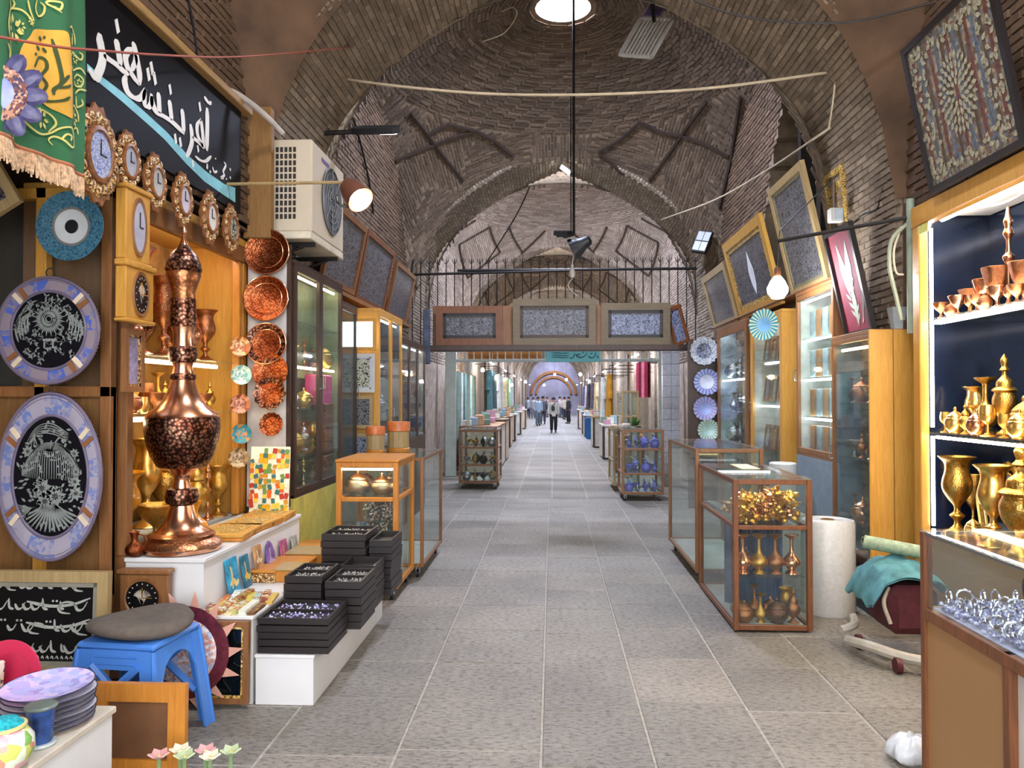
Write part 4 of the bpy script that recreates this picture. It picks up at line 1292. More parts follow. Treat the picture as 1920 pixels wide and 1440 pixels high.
def platter(name, label, c, rx, ry, rim, seed, kind):
    t = Thing(name, label, 'platter', c, None, RX(pi / 2))
    sy = ry / rx
    S = SCL(1, sy, 1)
    t.part('rim', MB().lathe([(rx * .70, .006), (rx * .73, .016), (rx * .96, .024), (rx, .018), (rx * .97, .0)], 64, S, caps=False), rim)
    m = MB()
    for q, w in ((1.0, .009), (.74, .008), (.95, .003)):
        m.tube([(rx * q * cos(2 * pi * k / 72), ry * q * sin(2 * pi * k / 72), .022 if q > .8 else .018) for k in range(73)], w, 6)
    t.part('edge', m, flat('mauve enamel line', '#6f6478', 0.3))
    m = MB()
    for k in range(96):
        a = 2 * pi * k / 96
        m.lathe([(.006, 0), (.005, .01), (0, .012)], 6, TR(rx * 1.015 * cos(a), ry * 1.015 * sin(a), .008))
    t.part('beading', m, W_DARK, kind='stuff')
    for k in range(8):                                        # striped blocks on the rim
        a = 2 * pi * (k // 2) / 4 + (.62 if kind == 'sun' else .62) + (k % 2) * .16
        if kind != 'sun': a = [.52, .66, pi - .52, pi - .66, pi + .52, pi + .66, -.52, -.66][k]
        t.part('bar', MB().box(-rx * .12, rx * .12, -.012, .012, .02, .028, TR(rx * .85 * cos(a), ry * .85 * sin(a), 0) @ RZ(atan2(ry * sin(a), rx * cos(a)))), flat('cream bar', '#e0cdb0', .4) if k % 2 else flat('umber bar', '#8a5a38', .4))
    t.part('well', MB().lathe([(rx * .72, .014), (0, .010)], 56, S, caps=False), flat('black enamel ground', '#0c0e16', 0.25))
    r = random.Random(seed)
    m = MB()
    if kind == 'sun':
        R0 = rx
        for k in range(40):
            a = 2 * pi * k / 40
            l = R0 * (.34 if k % 2 else .27)
            m.leaf(R0 * .14 * cos(a) * 1, R0 * .22 + R0 * .14 * sin(a), a, l - R0 * .14, R0 * .03)
        for q in (.13, .10, .06): m.stroke([(R0 * q * cos(b * .5), R0 * .22 + R0 * q * sin(b * .5)) for b in range(14)], R0 * .03, n=2, taper=False)
        for k in range(9):
            a = pi * .62 + k * .09
            m.stroke([(R0 * .66 * cos(a + q * .1), R0 * (.62 - .05 * (k % 3)) * sin(a + q * .1)) for q in range(5)], R0 * .035, n=3)
        for s in (-1, 1):
            for k in range(5): m.stroke([(s * R0 * (.30 + .08 * k), R0 * .42 - k * R0 * .06), (s * R0 * (.42 + .06 * k), R0 * .24 - k * R0 * .06), (s * R0 * (.40 + .05 * k), -R0 * .02 - k * R0 * .05)], R0 * .04, n=3)
        m.box(-R0 * .12, R0 * .12, -R0 * .2, -R0 * .16, 0, .002).box(-R0 * .10, -R0 * .07, -R0 * .34, -R0 * .2, 0, .002).box(R0 * .07, R0 * .1, -R0 * .34, -R0 * .2, 0, .002)
        for k in range(46):
            a = r.uniform(pi, 2 * pi); q = r.uniform(.18, .66)
            x, y = R0 * q * cos(a) * 1.0, R0 * (q * sin(a)) * .98
            for z in range(4): m.leaf(x, y, r.uniform(0, 6.3), R0 * .08, R0 * .035)
        for k in range(50):
            a = r.uniform(0, pi); q = r.uniform(.42, .66)
            for z in range(3): m.leaf(R0 * q * cos(a), R0 * q * sin(a), r.uniform(0, 6.3), R0 * .08, R0 * .03)
    else:
        for k in range(34):                                    # drooping plume of the bird
            a = pi * .04 + pi * .92 * k / 33
            l = ry * .30
            m.stroke([(0, ry * .3), (rx * .3 * cos(a), ry * .3 + l * .38 * sin(a)), (rx * .52 * cos(a), ry * .18 + l * .3 * sin(a) - ry * .05), (rx * .56 * cos(a), ry * (.02 - .05 * sin(a)))], rx * .014, n=4, minw=.6)
        for k in range(5): m.stroke([(-rx * (.5 - .06 * k), ry * .36), (-rx * .3, ry * (.58 - .02 * k)), (0, ry * (.64 - .03 * k)), (rx * .34, ry * (.52 - .02 * k))], rx * .022, n=4)
        m.stroke([(0, ry * .3), (rx * .1, ry * .42), (rx * .2, ry * .48), (rx * .3, ry * .42)], rx * .07, n=4)
        for (x, y, s) in ((-.16, -.14, .2), (.1, -.24, .22), (-.44, .3, .13), (.5, .06, .1), (.48, -.06, .12), (.5, -.2, .15), (-.5, .1, .11), (.46, .28, .1), (-.1, -.3, .18)):
            for ring in (1, .62):
                for k in range(8): m.leaf(x * rx, y * ry, k * pi / 4 + ring, rx * s * ring, rx * s * .5 * ring, None, .0015 + .001 * (ring < 1))
        for k in range(150):
            a = r.uniform(0, 6.3); q = r.uniform(.2, .68)
            m.leaf(rx * q * cos(a), ry * q * sin(a) * .98, r.uniform(0, 6.3), rx * r.uniform(.06, .13), rx * .045)
        for k in range(15):                                    # spread tail
            a = -pi / 2 + (k - 7) * .16
            m.stroke([(rx * .12 * cos(a), -ry * .34), (rx * .3 * cos(a), -ry * .34 + ry * .16 * sin(a)), (rx * .6 * cos(a), -ry * .34 + ry * .33 * sin(a))], rx * .045, n=3, minw=.7)
        for k in range(16): m.stroke([(-rx * .3, -ry * .36), (-rx * (.36 + .01 * k), -ry * (.38 + .01 * k)), (-rx * (.66 - .018 * k), -ry * (.34 + .022 * k))], rx * .018, n=2, minw=.7)
    m.v = [Vector((p.x, p.y, p.z + .0145)) for p in m.v]
    t.part('engraving', m, flat('silver grey engraving', '#a9ab98' if kind != 'sun' else '#9aa09c', 0.35, 0.3), kind='stuff')
    m = MB().tube(smooth_path([(-.012, ry + .0, .01), (-.022, ry + .03, .01), (0, ry + .05, .01), (.022, ry + .03, .01), (.012, ry, .01)], 4), .0035, 5)
    t.part('hook', m, CHROME)
    return t
c = onY(95, 620, YP); platter('round_platter', 'round platter with blue rim and silver sun engraved on black', c, .268, .272, RIMB, 4, 'sun')
c = onY(98, 893, YP); platter('oval_platter', 'tall oval platter with silver bird and flowers engraved on black', c, .272, .425, RIMG, 9, 'bird')
c = onY(135, 425, 3.82)
EYE = radial('teal lace rim', '#2b5f80', '#5b8a9c', 40, .35, '#3c6a86', .02, .5)
t = disc_plate('eye_plate', 'teal plate with white centre and black eye hanging above the round platter', c, RX(pi / 2), .178, etched('teal lace', '#173d57', '#4c7c8e', 60, .5), flat('milky enamel', '#c9cccb', 0.3, var=0.05), None, 0, 'plate', .56)
t.part('pupil', MB().lathe([(.0, .008), (.032, .008), (.036, .004)], 28, None, caps=False), BLACK)
t.part('well_ring', MB().lathe([(.10, .0095), (.088, .0075)], 40, None, caps=False), flat('brown grey ring', '#7a766f', .4))
# calligraphy panel on the floor
m = MB()
rr = random.Random(8)
for row in range(4):
    y = .06 + row * .105
    x = -.30
    while x < .30:
        k = rr.random()
        s = rr.uniform(.03, .05)
        if k < .3: m.stroke([(x + s, y + s * .7), (x + s * .5, y - s * .1), (x - s * .1, y - s * .2), (x - s * .5, y + s * .5)], .014, n=4)
        elif k < .55: m.stroke([(x, y + s), (x + s * .1, y), (x + s * .6, y - s * .2)], .013, n=3)
        elif k < .8: m.stroke([(x + s * cos(q), y + s * .6 * sin(q)) for q in (0, .8, 1.6, 2.4, 3.2, 4.0, 5.0)], .011, n=3)
        else:
            for q in (0, .02): m.box(x + q - .005, x + q + .005, y + s - .005, y + s + .005, 0, .002, None)
        x += s * 1.15
    if row in (1, 2, 3):
        m.stroke([(-.02, y + .03), (.1, y + .008), (.22, y + .018), (.31, y + .05)], .017, n=5)
for k in range(26): m.stroke([(-.31 + k * .025 + rr.uniform(-.004, .004), .018), (-.305 + k * .025, .03), (-.297 + k * .025, .015)], .008, n=2)
lp = onY(205, 1270, 3.8)
picture('calligraphy_panel', 'framed calligraphy in silver script on black standing below the oval platter', (lp.x - .41, 3.8, lp.z), RX(-.04), .82, .53, .055, W_PALE, flat('black panel', '#0d0e10', .3), flat('grey liner', '#8d8878', .5), .04,
        motif=(MB(m=TR(0, .075, 0)).add([p for p in m.v], m.f), flat('silver script', '#c3c5bb', .35, .2)))
t = Thing('plinth_box', 'dark box that lifts the calligraphy panel off the paving', 'box', (-2.6, 3.85, 0))
t.part('body', MB().cbox(-3.2, -2.12, 3.7, 3.94, 0, lp.z - .002, .005), W_DARK)
# corner of another frame and a purple flower plate at the far left edge
picture('corner_picture', 'tilted pale wood frame with dark print at the edge below the banner fringe', onY(-20, 420, 3.7), RY(-.55), .42, .36, .05, W_PALE, ETCH2, None, .03)
c = onY(-6, 176, 2.62)
t = Thing('flower_plate', 'purple petalled plate with pale blue centre overlapping the green banner', 'plate', c, None, RZ(.25) @ RX(pi / 2))
for k in range(12):
    a = 2 * pi * k / 12
    t.part('petal', MB().lathe([(0, .014), (.03, .012), (.042, .002)], 12, TR(.115 * cos(a), .115 * sin(a), 0) @ RZ(a) @ SCL(1.25, .8, 1)), flat('violet grey glaze', '#4d4870', .35, var=.2, scale=30))
t.part('ring', MB().lathe([(.062, .016), (.1, .02), (.105, .012)], 36, None, caps=False), tiles('rust bead ring', ['#7d4a3f', '#b9826a', '#4a3a5a', '#c9a28a'], 110))
t.part('centre', MB().lathe([(0, .024), (.05, .022), (.066, .014)], 28, None, caps=False), flat('pale blue enamel', '#8f96c6', .3, var=.15, scale=30))

# carved clocks in a row under the sign
GIANT = [(180, 290, 110, 190, 'tall carved clock with long blue oval dial'), (237, 303, 62, 118, 'carved wooden clock with grey dial'), (288, 342, 60, 112, 'carved wooden clock with silver dial'), (340, 375, 56, 106, 'carved wooden clock with pearly dial'),
         (391, 408, 54, 104, 'carved clock with bright white dial'), (431, 430, 44, 96, 'carved clock with dark dial')]
DIALS = [etched('blue dial', '#5a68a8', '#c3c9dc', 60, .5), flat('grey dial', '#aeb0bd', .3), flat('silver dial', '#b9b7b4', .3), flat('pearly dial', '#cfc6d2', .3), flat('white dial', '#e2dcd2', .3), ETCH]
CARV = flat('carved walnut', '#8a5428', .45, var=.35, scale=30)
for k, (px, py, w, h, lab) in enumerate(GIANT):
    X = -2.228
    p = onX(px, py, X)
    hh = h / F * p.y
    ww = hh * (.78 if k else .8)
    ornate_clock('carved_clock', lab + (f', {ORD[k]} in the row under the black sign'), p, RZ(pi / 2) @ RX(pi / 2), ww, hh * (1.0), CARV, DIALS[k], 'carved clocks under the sign', 14 if k else 18)
# box clocks on the near post of the cabinet
for k, (px, y0, y1, dm, lab) in enumerate([(240, 362, 492, flat('lilac dial', '#b9b6c6', .3), 'golden wood box clock with pale oval dial on the cabinet post'),
                                           (243, 505, 600, BLACKD, 'golden wood box clock with black oval dial below the pale one')]):
    X = -2.26
    a, b = onX(px, y0, X), onX(px, y1, X)
    box_clock('box_clock', lab, (X, a.y, b.z), RZ(pi / 2), .24 if k == 0 else .28, a.z - b.z, W_OAK, dm, None, .5, .24, .36 if k == 0 else .38)
a, b = onX(245, 618, -2.27), onX(245, 735, -2.27)
picture('narrow_plaque', 'narrow inlaid plaque with lilac panel on the cabinet post', (-2.27, a.y, b.z), RZ(pi / 2), .19, a.z - b.z, .03, W_BROWN, flat('lilac panel', '#9a8fae', .35, var=.3, scale=40), KHATAM, .03)
# small plates on the honey post
SP = [(450, 650, 'coral plate with cream waves', ['#c97a4a', '#e8c48a', '#b9622f'], 0), (452, 703, 'pale turquoise plate with star', ['#a9cfc4', '#d9e8d9', '#7fb0a8'], 0), (450, 757, 'coral filigree plate', ['#b9704a', '#d99a78', '#8f4a30'], 10), (452, 813, 'teal plate with orange flower', ['#2f7f8f', '#3f93a0', '#c98a4a'], 0), (447, 858, 'bronze rosette plate', ['#a98a5a', '#c9b08a', '#7a5a34'], 12)]
for k, (px, py, lab, cs, sc) in enumerate(SP):
    p = onY(px, py, 5.56)
    disc_plate('small_plate', f'small {lab} on the honey-wood post', p, RZ(.5) @ RX(pi / 2), .072, tiles(f'small plate {k}', cs, 34), tiles(f'small plate {k} well', cs[::-1], 60), 'small plates down the post', sc, inner=.6)
# copper plates on the white board beside the cabinet
t = Thing('plate_board', 'narrow white board hung with round copper plates beside the glass cabinet', 'board', (-2.09, 5.73, .78))
t.part('board', MB().cbox(onY(468, 600, 5.74).x, onY(541, 600, 5.74).x, 5.70, 5.72, .78, 2.75, .003), flat('grey white board', '#c9c2bd', .5))
t.part('edge_strip', MB().cbox(onY(540, 600, 5.74).x, onY(548, 600, 5.74).x, 5.70, 5.725, .78, 2.75, .003), W_DARK)
for k, (px, py, rp, sc, dk) in enumerate([(502, 473, 43, 16, 0), (500, 560, 43, 0, 0), (500, 645, 39, 0, 1), (508, 697, 34, 0, 0), (507, 738, 30, 12, 1), (510, 796, 22, 14, 0)]):
    p = onY(px, py, 5.68 - .022 * k)
    disc_plate('copper_plate', f'round engraved copper plate, {ORD[k]} from the top on the white board', p, RX(pi / 2 - .05 - .02 * k), rp / F * 5.68, COPPERR if not dk else COPPERD, COPPERR, 'copper plates on the white board', sc, inner=.7, edge_mat=COPPERP if k in (0, 1, 2) else None)

# ------------------------------------------------------------------ black sign
XS = -2.235
def sp(px, py):                       # photo point -> sign-plane coordinates (along the wall, up)
    p = onX(px, py, XS)
    return p.y, p.z
A, B = sp(452, 210), sp(440, 378)
y_far = A[0]
z_top, z_bot = A[1], B[1]
t = Thing('shop_sign', 'long black shop sign with white script and a turquoise stripe', 'sign', (XS, y_far, z_bot))
SIGNB = flat('black sign face', '#07070c', 0.6, var=0.3, scale=2, spec=.2)
t.part('board', MB().box(XS - .03, XS, 2.6, y_far, z_bot - .06, z_top), SIGNB)
SM = Matrix(((0, 0, 1, XS + .002), (1, 0, 0, 0), (0, 1, 0, 0), (0, 0, 0, 1)))    # sign xy -> world
def c1(x, y): return sp(150 + x * .1615, y * .1615)
def c2(x, y): return sp(220 + x / 6, 160 + y / 6)
S1 = [([(222, 390), (225, 480), (243, 580), (255, 660), (240, 760), (205, 850), (172, 905), (90, 795)], .062), ([(262, 640), (330, 690), (420, 755), (510, 835), (565, 848)], .06), ([(415, 455), (425, 540), (445, 640), (462, 770)], .05),
      ([(600, 490), (622, 545), (640, 620), (660, 720), (683, 850), (684, 985)], .05), ([(600, 565), (548, 600), (520, 670), (545, 780), (605, 880), (680, 985)], .05), ([(645, 640), (630, 730), (590, 815)], .04),
      ([(527, 880), (513, 960), (540, 1055), (590, 1115), (655, 1145), (715, 1120), (752, 1035)], .055), ([(752, 1035), (738, 1130), (750, 1220), (790, 1240), (820, 1190), (822, 1090)], .045)]
S2 = [([(375, 120), (390, 210), (440, 305), (520, 352), (600, 405), (680, 478), (745, 545)], .058), ([(455, 80), (463, 200), (468, 315)], .045), ([(578, 165), (592, 280), (606, 395)], .045), ([(720, 265), (733, 380), (740, 530)], .045),
      ([(815, 435), (830, 540), (832, 640), (805, 735), (770, 805)], .045), ([(935, 380), (893, 450), (898, 560), (940, 655), (962, 690), (955, 560), (940, 430), (928, 382)], .038), ([(962, 690), (900, 635), (838, 580)], .045), ([(1005, 255), (1006, 480), (1000, 735)], .05),
      ([(972, 130), (1000, 172), (1028, 202), (1052, 192)], .04), ([(870, 798), (930, 845), (990, 852), (1050, 798)], .035)]
m = MB()
sub = []
for strokes, cv in ((S1, c1), (S2, c2)):
    for pts, w in strokes:
        m = MB(); m.stroke([cv(*p) for p in pts], w, SM, 6, 0.12, .003, True, .42); sub.append(m)
for cv, L, s in ((c1, [(420, 300), (822, 790), (783, 860), (856, 910)], .036), (c2, [(585, 45), (645, 600), (700, 640), (920, 240)], .03), (c2, [(900, 712), (843, 880)], .022)):
    for p in L:
        y, z = cv(*p)
        m = MB().add([(y - s * .55, z + s * .6, 0), (y + s * .1, z - s * 1.1, 0), (y + s * .75, z - s * .5, 0), (y + s * .1, z + s * 1.1, 0), (y - s * .55, z + s * .6, .003), (y + s * .1, z - s * 1.1, .003), (y + s * .75, z - s * .5, .003), (y + s * .1, z + s * 1.1, .003)],
                     [(4, 5, 6, 7), (0, 1, 5, 4), (1, 2, 6, 5), (2, 3, 7, 6), (3, 0, 4, 7)], SM)
        sub.append(m)
m = MB()
for pts in ([(1003, 880), (1006, 915), (1002, 940)], [(1038, 985), (1042, 960)], [(1065, 920), (1085, 975), (1118, 965)], [(1195, 865), (1215, 900), (1185, 970), (1200, 1010), (1160, 1040), (1190, 1050)], [(1098, 815), (1100, 835)], [(1262, 930), (1268, 965)], [(1220, 1045), (1224, 1060)], [(1263, 1025), (1268, 1052)]):
    m.stroke([c2(*p) for p in pts], .018, SM, 3, -.6, .003, True, .6)
sub.append(m)
LETTER = flat('white sign script', '#e6e1dc', 0.5, var=.03)
for m in sub: t.part('letter', m, LETTER, sharp=0)
m = MB()
pl = [sp(*q) for q in ((163, 119), (190, 143), (231, 174), (287, 224), (312, 247), (353, 292), (387, 322), (420, 345), (441, 352))]
pb = [sp(*q) for q in ((163, 134), (187, 156), (226, 188), (283, 238), (308, 261), (349, 307), (383, 340), (414, 362), (441, 380))]
V = [(a[0], a[1], -.0012) for a in pl] + [(b[0], b[1], -.0012) for b in pb]
n = len(pl)
m.add(V, [(k, k + 1, n + k + 1, n + k) for k in range(n - 1)], SM)
t.part('stripe', m, flat('turquoise stripe', '#7fc0cc', .45))
# timber rail along the top of the sign and its pale conduit
a, b = onX(205, -8, XS + .02), onX(462, 222, XS + .02)
single('timber_rail', 'weathered timber rail running along the top edge of the black sign', 'rail', MB().cbox(XS - .03, XS + .05, 2.6, b.y + .05, z_top + .003, z_top + .058, .006), wood('weathered timber', '#8a6a3c', '#b08a58', .6, axis=1), (XS, 4, b.z))
pts = [onY(x, y, 5.2 + .1 * k) for k, (x, y) in enumerate([(415, 163), (445, 177), (478, 200), (505, 224), (530, 250)])]
cable('conduit', 'pale grey cable conduit sagging between the sign and the air conditioner', pts, .022, flat('grey conduit', '#a9a19a', .5))

# ------------------------------------------------------------------ green banner
XBN = -1.95
def bp(px, py):
    p = onX(px, py, XBN); return p.y, p.z
y1b = bp(163, 200)[0]
y0b = bp(-60, 200)[0]
zb1 = bp(158, 330)[1]
GREEN = flat('green banner cloth', '#2f6b42', 0.8, var=0.12, scale=4)
YEL = flat('gold embroidery', '#d9cf74', 0.6, var=.1)
def wav(y, z): return XBN + .018 * sin((y - y0b) * 16) + .01 * sin((y - y0b) * 37 + z * 3)
def bottom(y):
    f = (y - y0b) / (y1b - y0b)
    return zb1 + .0 * f
t = Thing('green_banner', 'green embroidered banner with a golden medallion and fringe over the shop front', 'banner', (XBN, (y0b + y1b) / 2, zb1))
m = MB()
NY, NZ = 40, 12
V, Fc = [], []
for i in range(NY + 1):
    y = y0b + (y1b - y0b) * i / NY
    for j in range(NZ + 1):
        z = zb1 + (3.75 - zb1) * j / NZ
        V.append((wav(y, z), y, z))
for i in range(NY):
    for j in range(NZ):
        a = i * (NZ + 1) + j
        Fc.append((a, a + NZ + 1, a + NZ + 2, a + 1))
m.add(V, Fc)
t.part('cloth', m, GREEN)
class BN(MB):
    pass
def banner_part(mb2, nm, mat, lift, kind=None):
    out = MB()
    out.f, out.mi = mb2.f, mb2.mi
    out.v = [Vector((wav(p.x, p.y) + lift + p.z, p.x, p.y)) for p in mb2.v]
    return t.part(nm, out, mat, kind=kind)
def bq(px, py): return bp(px, py)
med = [(67, 55), (90, 56), (112, 60), (120, 85), (124, 120), (127, 160), (127, 190), (124, 222), (100, 208), (76, 188), (58, 165), (47, 140), (43, 112), (48, 85), (58, 68)]
dense = smooth_path([(*bq(*p), 0) for p in med], 4, True)
cen = (bq(88, 130))
m = MB()
rings = 7
V, Fc = [], []
for k in range(rings + 1):
    for p in dense: V.append((cen[0] + (p.x - cen[0]) * k / rings, cen[1] + (p.y - cen[1]) * k / rings, 0))
nd = len(dense)
for k in range(rings):
    for q in range(nd): Fc.append((k * nd + q, k * nd + (q + 1) % nd, (k + 1) * nd + (q + 1) % nd, (k + 1) * nd + q))
m.add(V, Fc)
banner_part(m, 'medallion', flat('golden yellow cloth', '#e0a93c', .7, var=.1), .004)
m = MB()
GL = [[(94, 73), (98, 95), (102, 120), (105, 145), (104, 158), (97, 168), (97, 178)], [(65, 125), (74, 108), (86, 112), (88, 128), (78, 142), (70, 156), (72, 168), (82, 170), (88, 158), (80, 144), (72, 132)],
      [(104, 158), (110, 148), (115, 142)], [(78, 172), (80, 184), (92, 190), (108, 188), (116, 182)], [(76, 68), (80, 76)], [(84, 68), (86, 72)], [(82, 90), (88, 98)], [(70, 86), (76, 94)], [(66, 100), (70, 102)], [(100, 165), (112, 163), (118, 160)], [(64, 130), (62, 150), (66, 168)]]
for g in GL: m.stroke([bq(*p) for p in g], .016, None, 5, .4, .001, True, .55)
banner_part(m, 'script', flat('dark green script', '#3a4a1f', .7), .006)
m = MB()
SCR = [[(20, 0), (24, 14), (30, 14), (34, 6), (30, 0)], [(10, 20), (4, 40), (6, 60), (14, 70)], [(10, 22), (24, 16), (44, 18), (58, 34), (62, 46)], [(54, 0), (58, 20), (66, 40)], [(74, 0), (70, 16), (76, 30), (84, 26), (86, 12), (80, 4)], [(104, 24), (96, 14), (88, 6), (92, 2), (104, 6), (102, 18), (96, 12)],
       [(118, 52), (128, 50), (138, 66), (140, 84)], [(124, 70), (128, 84), (132, 72), (130, 62)], [(122, 104), (134, 98), (150, 112), (154, 104), (148, 98)], [(124, 124), (134, 132), (150, 128), (160, 140)], [(138, 148), (146, 140), (156, 150), (152, 162), (142, 160), (140, 152)], [(142, 176), (150, 168), (162, 170)], [(144, 180), (146, 200), (156, 196), (154, 186)],
       [(48, 184), (44, 205), (54, 230), (72, 250), (92, 250), (106, 240), (120, 240), (126, 256), (128, 272), (120, 276), (108, 262), (98, 256), (90, 262), (96, 272)], [(106, 262), (112, 252), (120, 256), (118, 264)], [(54, 236), (40, 244), (30, 250), (28, 262)], [(126, 200), (138, 198), (148, 212), (150, 228)], [(132, 244), (146, 240), (150, 252)], [(14, 74), (18, 90), (16, 106)], [(2, 82), (8, 96), (6, 110)],
       [(60, 208), (72, 204), (92, 214), (100, 232), (90, 248)]]
for g in SCR: m.stroke([bq(*p) for p in g], .0085, None, 5, .4, .001, True, .8)
for (cx, cy2, s) in ((32, 52, 20), (44, 48, 9), (77, 222, 17), (138, 222, 14), (140, 110, 9), (150, 156, 8), (60, 40, 7)):
    for k in range(7):
        a = 2 * pi * k / 7
        p0 = bq(cx, cy2)
        m.leaf(p0[0] + s * .0009 * cos(a), p0[1] + s * .0009 * sin(a), a, s * .0016, s * .0009, None, .001)
banner_part(m, 'embroidery', YEL, .005, 'stuff')
m = MB()
rr = random.Random(2)
NB = 150
for k in range(NB):
    y = y0b + (y1b - y0b) * (k + .5) / NB
    L = .085 + rr.uniform(-.012, .012)
    m.tube([(wav(y, zb1), y, zb1 + .006), (wav(y, zb1) + .004, y + rr.uniform(-.004, .004), zb1 - L * .5), (wav(y, zb1) + .004, y + rr.uniform(-.008, .008), zb1 - L)], .0032, 4)
t.part('fringe', m, flat('cream and coral fringe', '#dcb690', .8, var=.35, scale=60), kind='stuff')
t.part('braid', MB().tube([(wav(y0b + (y1b - y0b) * k / 30, zb1), y0b + (y1b - y0b) * k / 30, zb1 + .004) for k in range(31)], .008, 6), flat('coral braid', '#b9734f', .8))
t.part('pole', MB().cyl((XBN, y0b - .1, 3.76), (XBN, y1b + .05, 3.76), .014, 10), W_BROWN)
# ------------------------------------------------------------------ blue stool and cushion
SZ = .50
t = Thing('plastic_stool', 'blue plastic stool with braced legs in front of the wooden clock', 'stool', (-1.93, 3.56, 0), None, RZ(-.1))
BLUE = flat('blue plastic', '#4a84d6', 0.38, var=.05, scale=3)
t.part('seat', MB().cbox(-.19, .19, -.19, .19, SZ - .03, SZ, .01), BLUE)
for q in range(4):
    M = RZ(q * pi / 2)
    a, b, zt = .185, .235, SZ - .03
    def sd(x, z, d=0): return (x * (a + (b - a) * (1 - z / zt)) / a, -(a + (b - a) * (1 - z / zt)) + d, z)
    m = MB()                                               # corner leg: two flanges
    for (x0, x1, w0, w1) in ((-.185, -.125, -.185, -.15),):
        V = [sd(-.185, 0), sd(-.13, 0), sd(-.115, zt), sd(-.185, zt), sd(-.185, 0, .012), sd(-.13, 0, .012), sd(-.115, zt, .012), sd(-.185, zt, .012)]
        m.add(V, [(0, 1, 2, 3), (7, 6, 5, 4), (0, 4, 5, 1), (1, 5, 6, 2), (2, 6, 7, 3), (3, 7, 4, 0)], M)
        V = [sd(.185, 0), sd(.13, 0), sd(.115, zt), sd(.185, zt), sd(.185, 0, .012), sd(.13, 0, .012), sd(.115, zt, .012), sd(.185, zt, .012)]
        m.add(V, [(0, 3, 2, 1), (4, 5, 6, 7), (0, 1, 5, 4), (1, 2, 6, 5), (2, 3, 7, 6), (3, 0, 4, 7)], RZ((q - 1) * pi / 2))
    m.tube([Vector(sd(-.183, z)) for z in (0, zt)], .012, 6, M)
    t.part('leg', m, BLUE)
    m = MB()
    V = [sd(-.12, .385, .004), sd(.12, .385, .004), sd(.12, zt, .004), sd(-.12, zt, .004), sd(-.12, .385, .014), sd(.12, .385, .014), sd(.12, zt, .014), sd(-.12, zt, .014)]
    if q % 2:                                               # arched opening
        V2, n = [], 9
        for k in range(n):
            x = -.125 + .25 * k / (n - 1)
            z = .30 + .12 * sqrt(max(0, 1 - (x / .125) ** 2))
            V2 += [sd(x, z, .004), sd(x, zt, .004), sd(x, z, .014), sd(x, zt, .014)]
        m.add(V2, [f for k in range(n - 1) for f in ((4 * k, 4 * k + 4, 4 * k + 5, 4 * k + 1), (4 * k + 3, 4 * k + 7, 4 * k + 6, 4 * k + 2), (4 * k, 4 * k + 2, 4 * k + 6, 4 * k + 4))], M)
    else:
        m.add(V, [(0, 1, 2, 3), (7, 6, 5, 4), (0, 4, 5, 1), (2, 6, 7, 3)], M)
        for s in (-1, 1): m.tube([sd(s * .13, .16, .008), sd(-s * .11, .40, .008)], .019, 6, M)
        for z in (.41, .44): m.tube([sd(-.10, z, .002), sd(.10, z, .002)], .004, 5, M)
    t.part('apron', m, BLUE)
m = MB().lathe([(0, 0), (.20, 0), (.228, .018), (.232, .035), (.215, .058), (.15, .066), (.07, .056), (.02, .046), (0, .046)], 40, SCL(1, .95, 1))
m.v = [Vector((p.x, p.y, p.z + .012 * sin(2 * atan2(p.y, p.x)) * hypot(p.x, p.y) / .2)) for p in m.v]
single('round_cushion', 'grey-brown round seat cushion lying on the blue stool', 'cushion', m, flat('grey brown fabric', '#5f554c', .95, var=.12, scale=30, bump=.2), (-1.93, 3.56, SZ + .013), None, 50, None, RZ(.3))

# wooden frame back, ceramics counter
picture('wooden_picture', 'bare orange-brown wooden picture frame standing beside the ceramics counter', (onY(262, 1400, 3.22).x, 3.22, 0), RX(-.02), .415, .39, .075, W_HONEY, flat('hardboard back', '#6a4526', .7, var=.15), None, .03)
t = Thing('ceramics_counter', 'white counter with glazed plates, cup and teapot in the front corner', 'counter', (-2.15, 2.4, 0))
t.part('top', MB().cbox(-2.7, -1.665, 1.7, 2.90, .395, .42, .004), flat('cream counter top', '#cfc4b2', .5))
t.part('side_panel', MB().box(-1.69, -1.672, 1.72, 2.88, 0, .395), WHITE)
t.part('end_panel', MB().box(-2.68, -1.69, 2.865, 2.885, 0, .395), WHITE)
LAV = tiles('lilac glaze print', ['#b9b4e6', '#c9bff0', '#a99fd6', '#d9c6e8', '#b0b8ea'], 40, .2)
PL = flat('white glazed plate', '#d6d4dc', .2, var=.05)
RIMD = flat('navy plate rim', '#2b2a44', .25)
for k in range(7):
    z = .421 + k * .0195
    M = RX(0) if k < 6 else RX(.05)
    t = Thing('ceramic_plate', f'glazed plate, {"topmost, lilac patterned," if k == 6 else ORD[k] + " from the bottom"} of the stack on the ceramics counter', 'plate', (-1.825 + .004 * (k % 3), 2.73, z + (.006 if k == 6 else 0)), 'stacked glazed plates', M)
    t.part('dish', MB().lathe([(0, 0), (.08, 0), (.10, .004), (.150, .017), (.151, .0195), (.10, .009), (.0, .006)], 40), PL if k < 6 else LAV)
    t.part('rim', MB().tube([(.151 * cos(2 * pi * q / 40), .151 * sin(2 * pi * q / 40), .0182) for q in range(41)], .0026, 5), RIMD)
t = Thing('ceramic_cup', 'tall blue glazed cup on a saucer in front of the plate stack', 'cup', (-1.735, 2.56, .421))
M = TR(-1.735, 2.56, .421)
t.part('body', MB().lathe([(0, .012), (.034, .012), (.038, .02), (.039, .06), (.042, .1), (.047, .128), (.044, .128), (.037, .04), (0, .03)], 28, M), (lambda: (
    MATS.setdefault('blue gradient glaze', flat('blue glaze', '#31508f', .2, var=.5, scale=14))))())
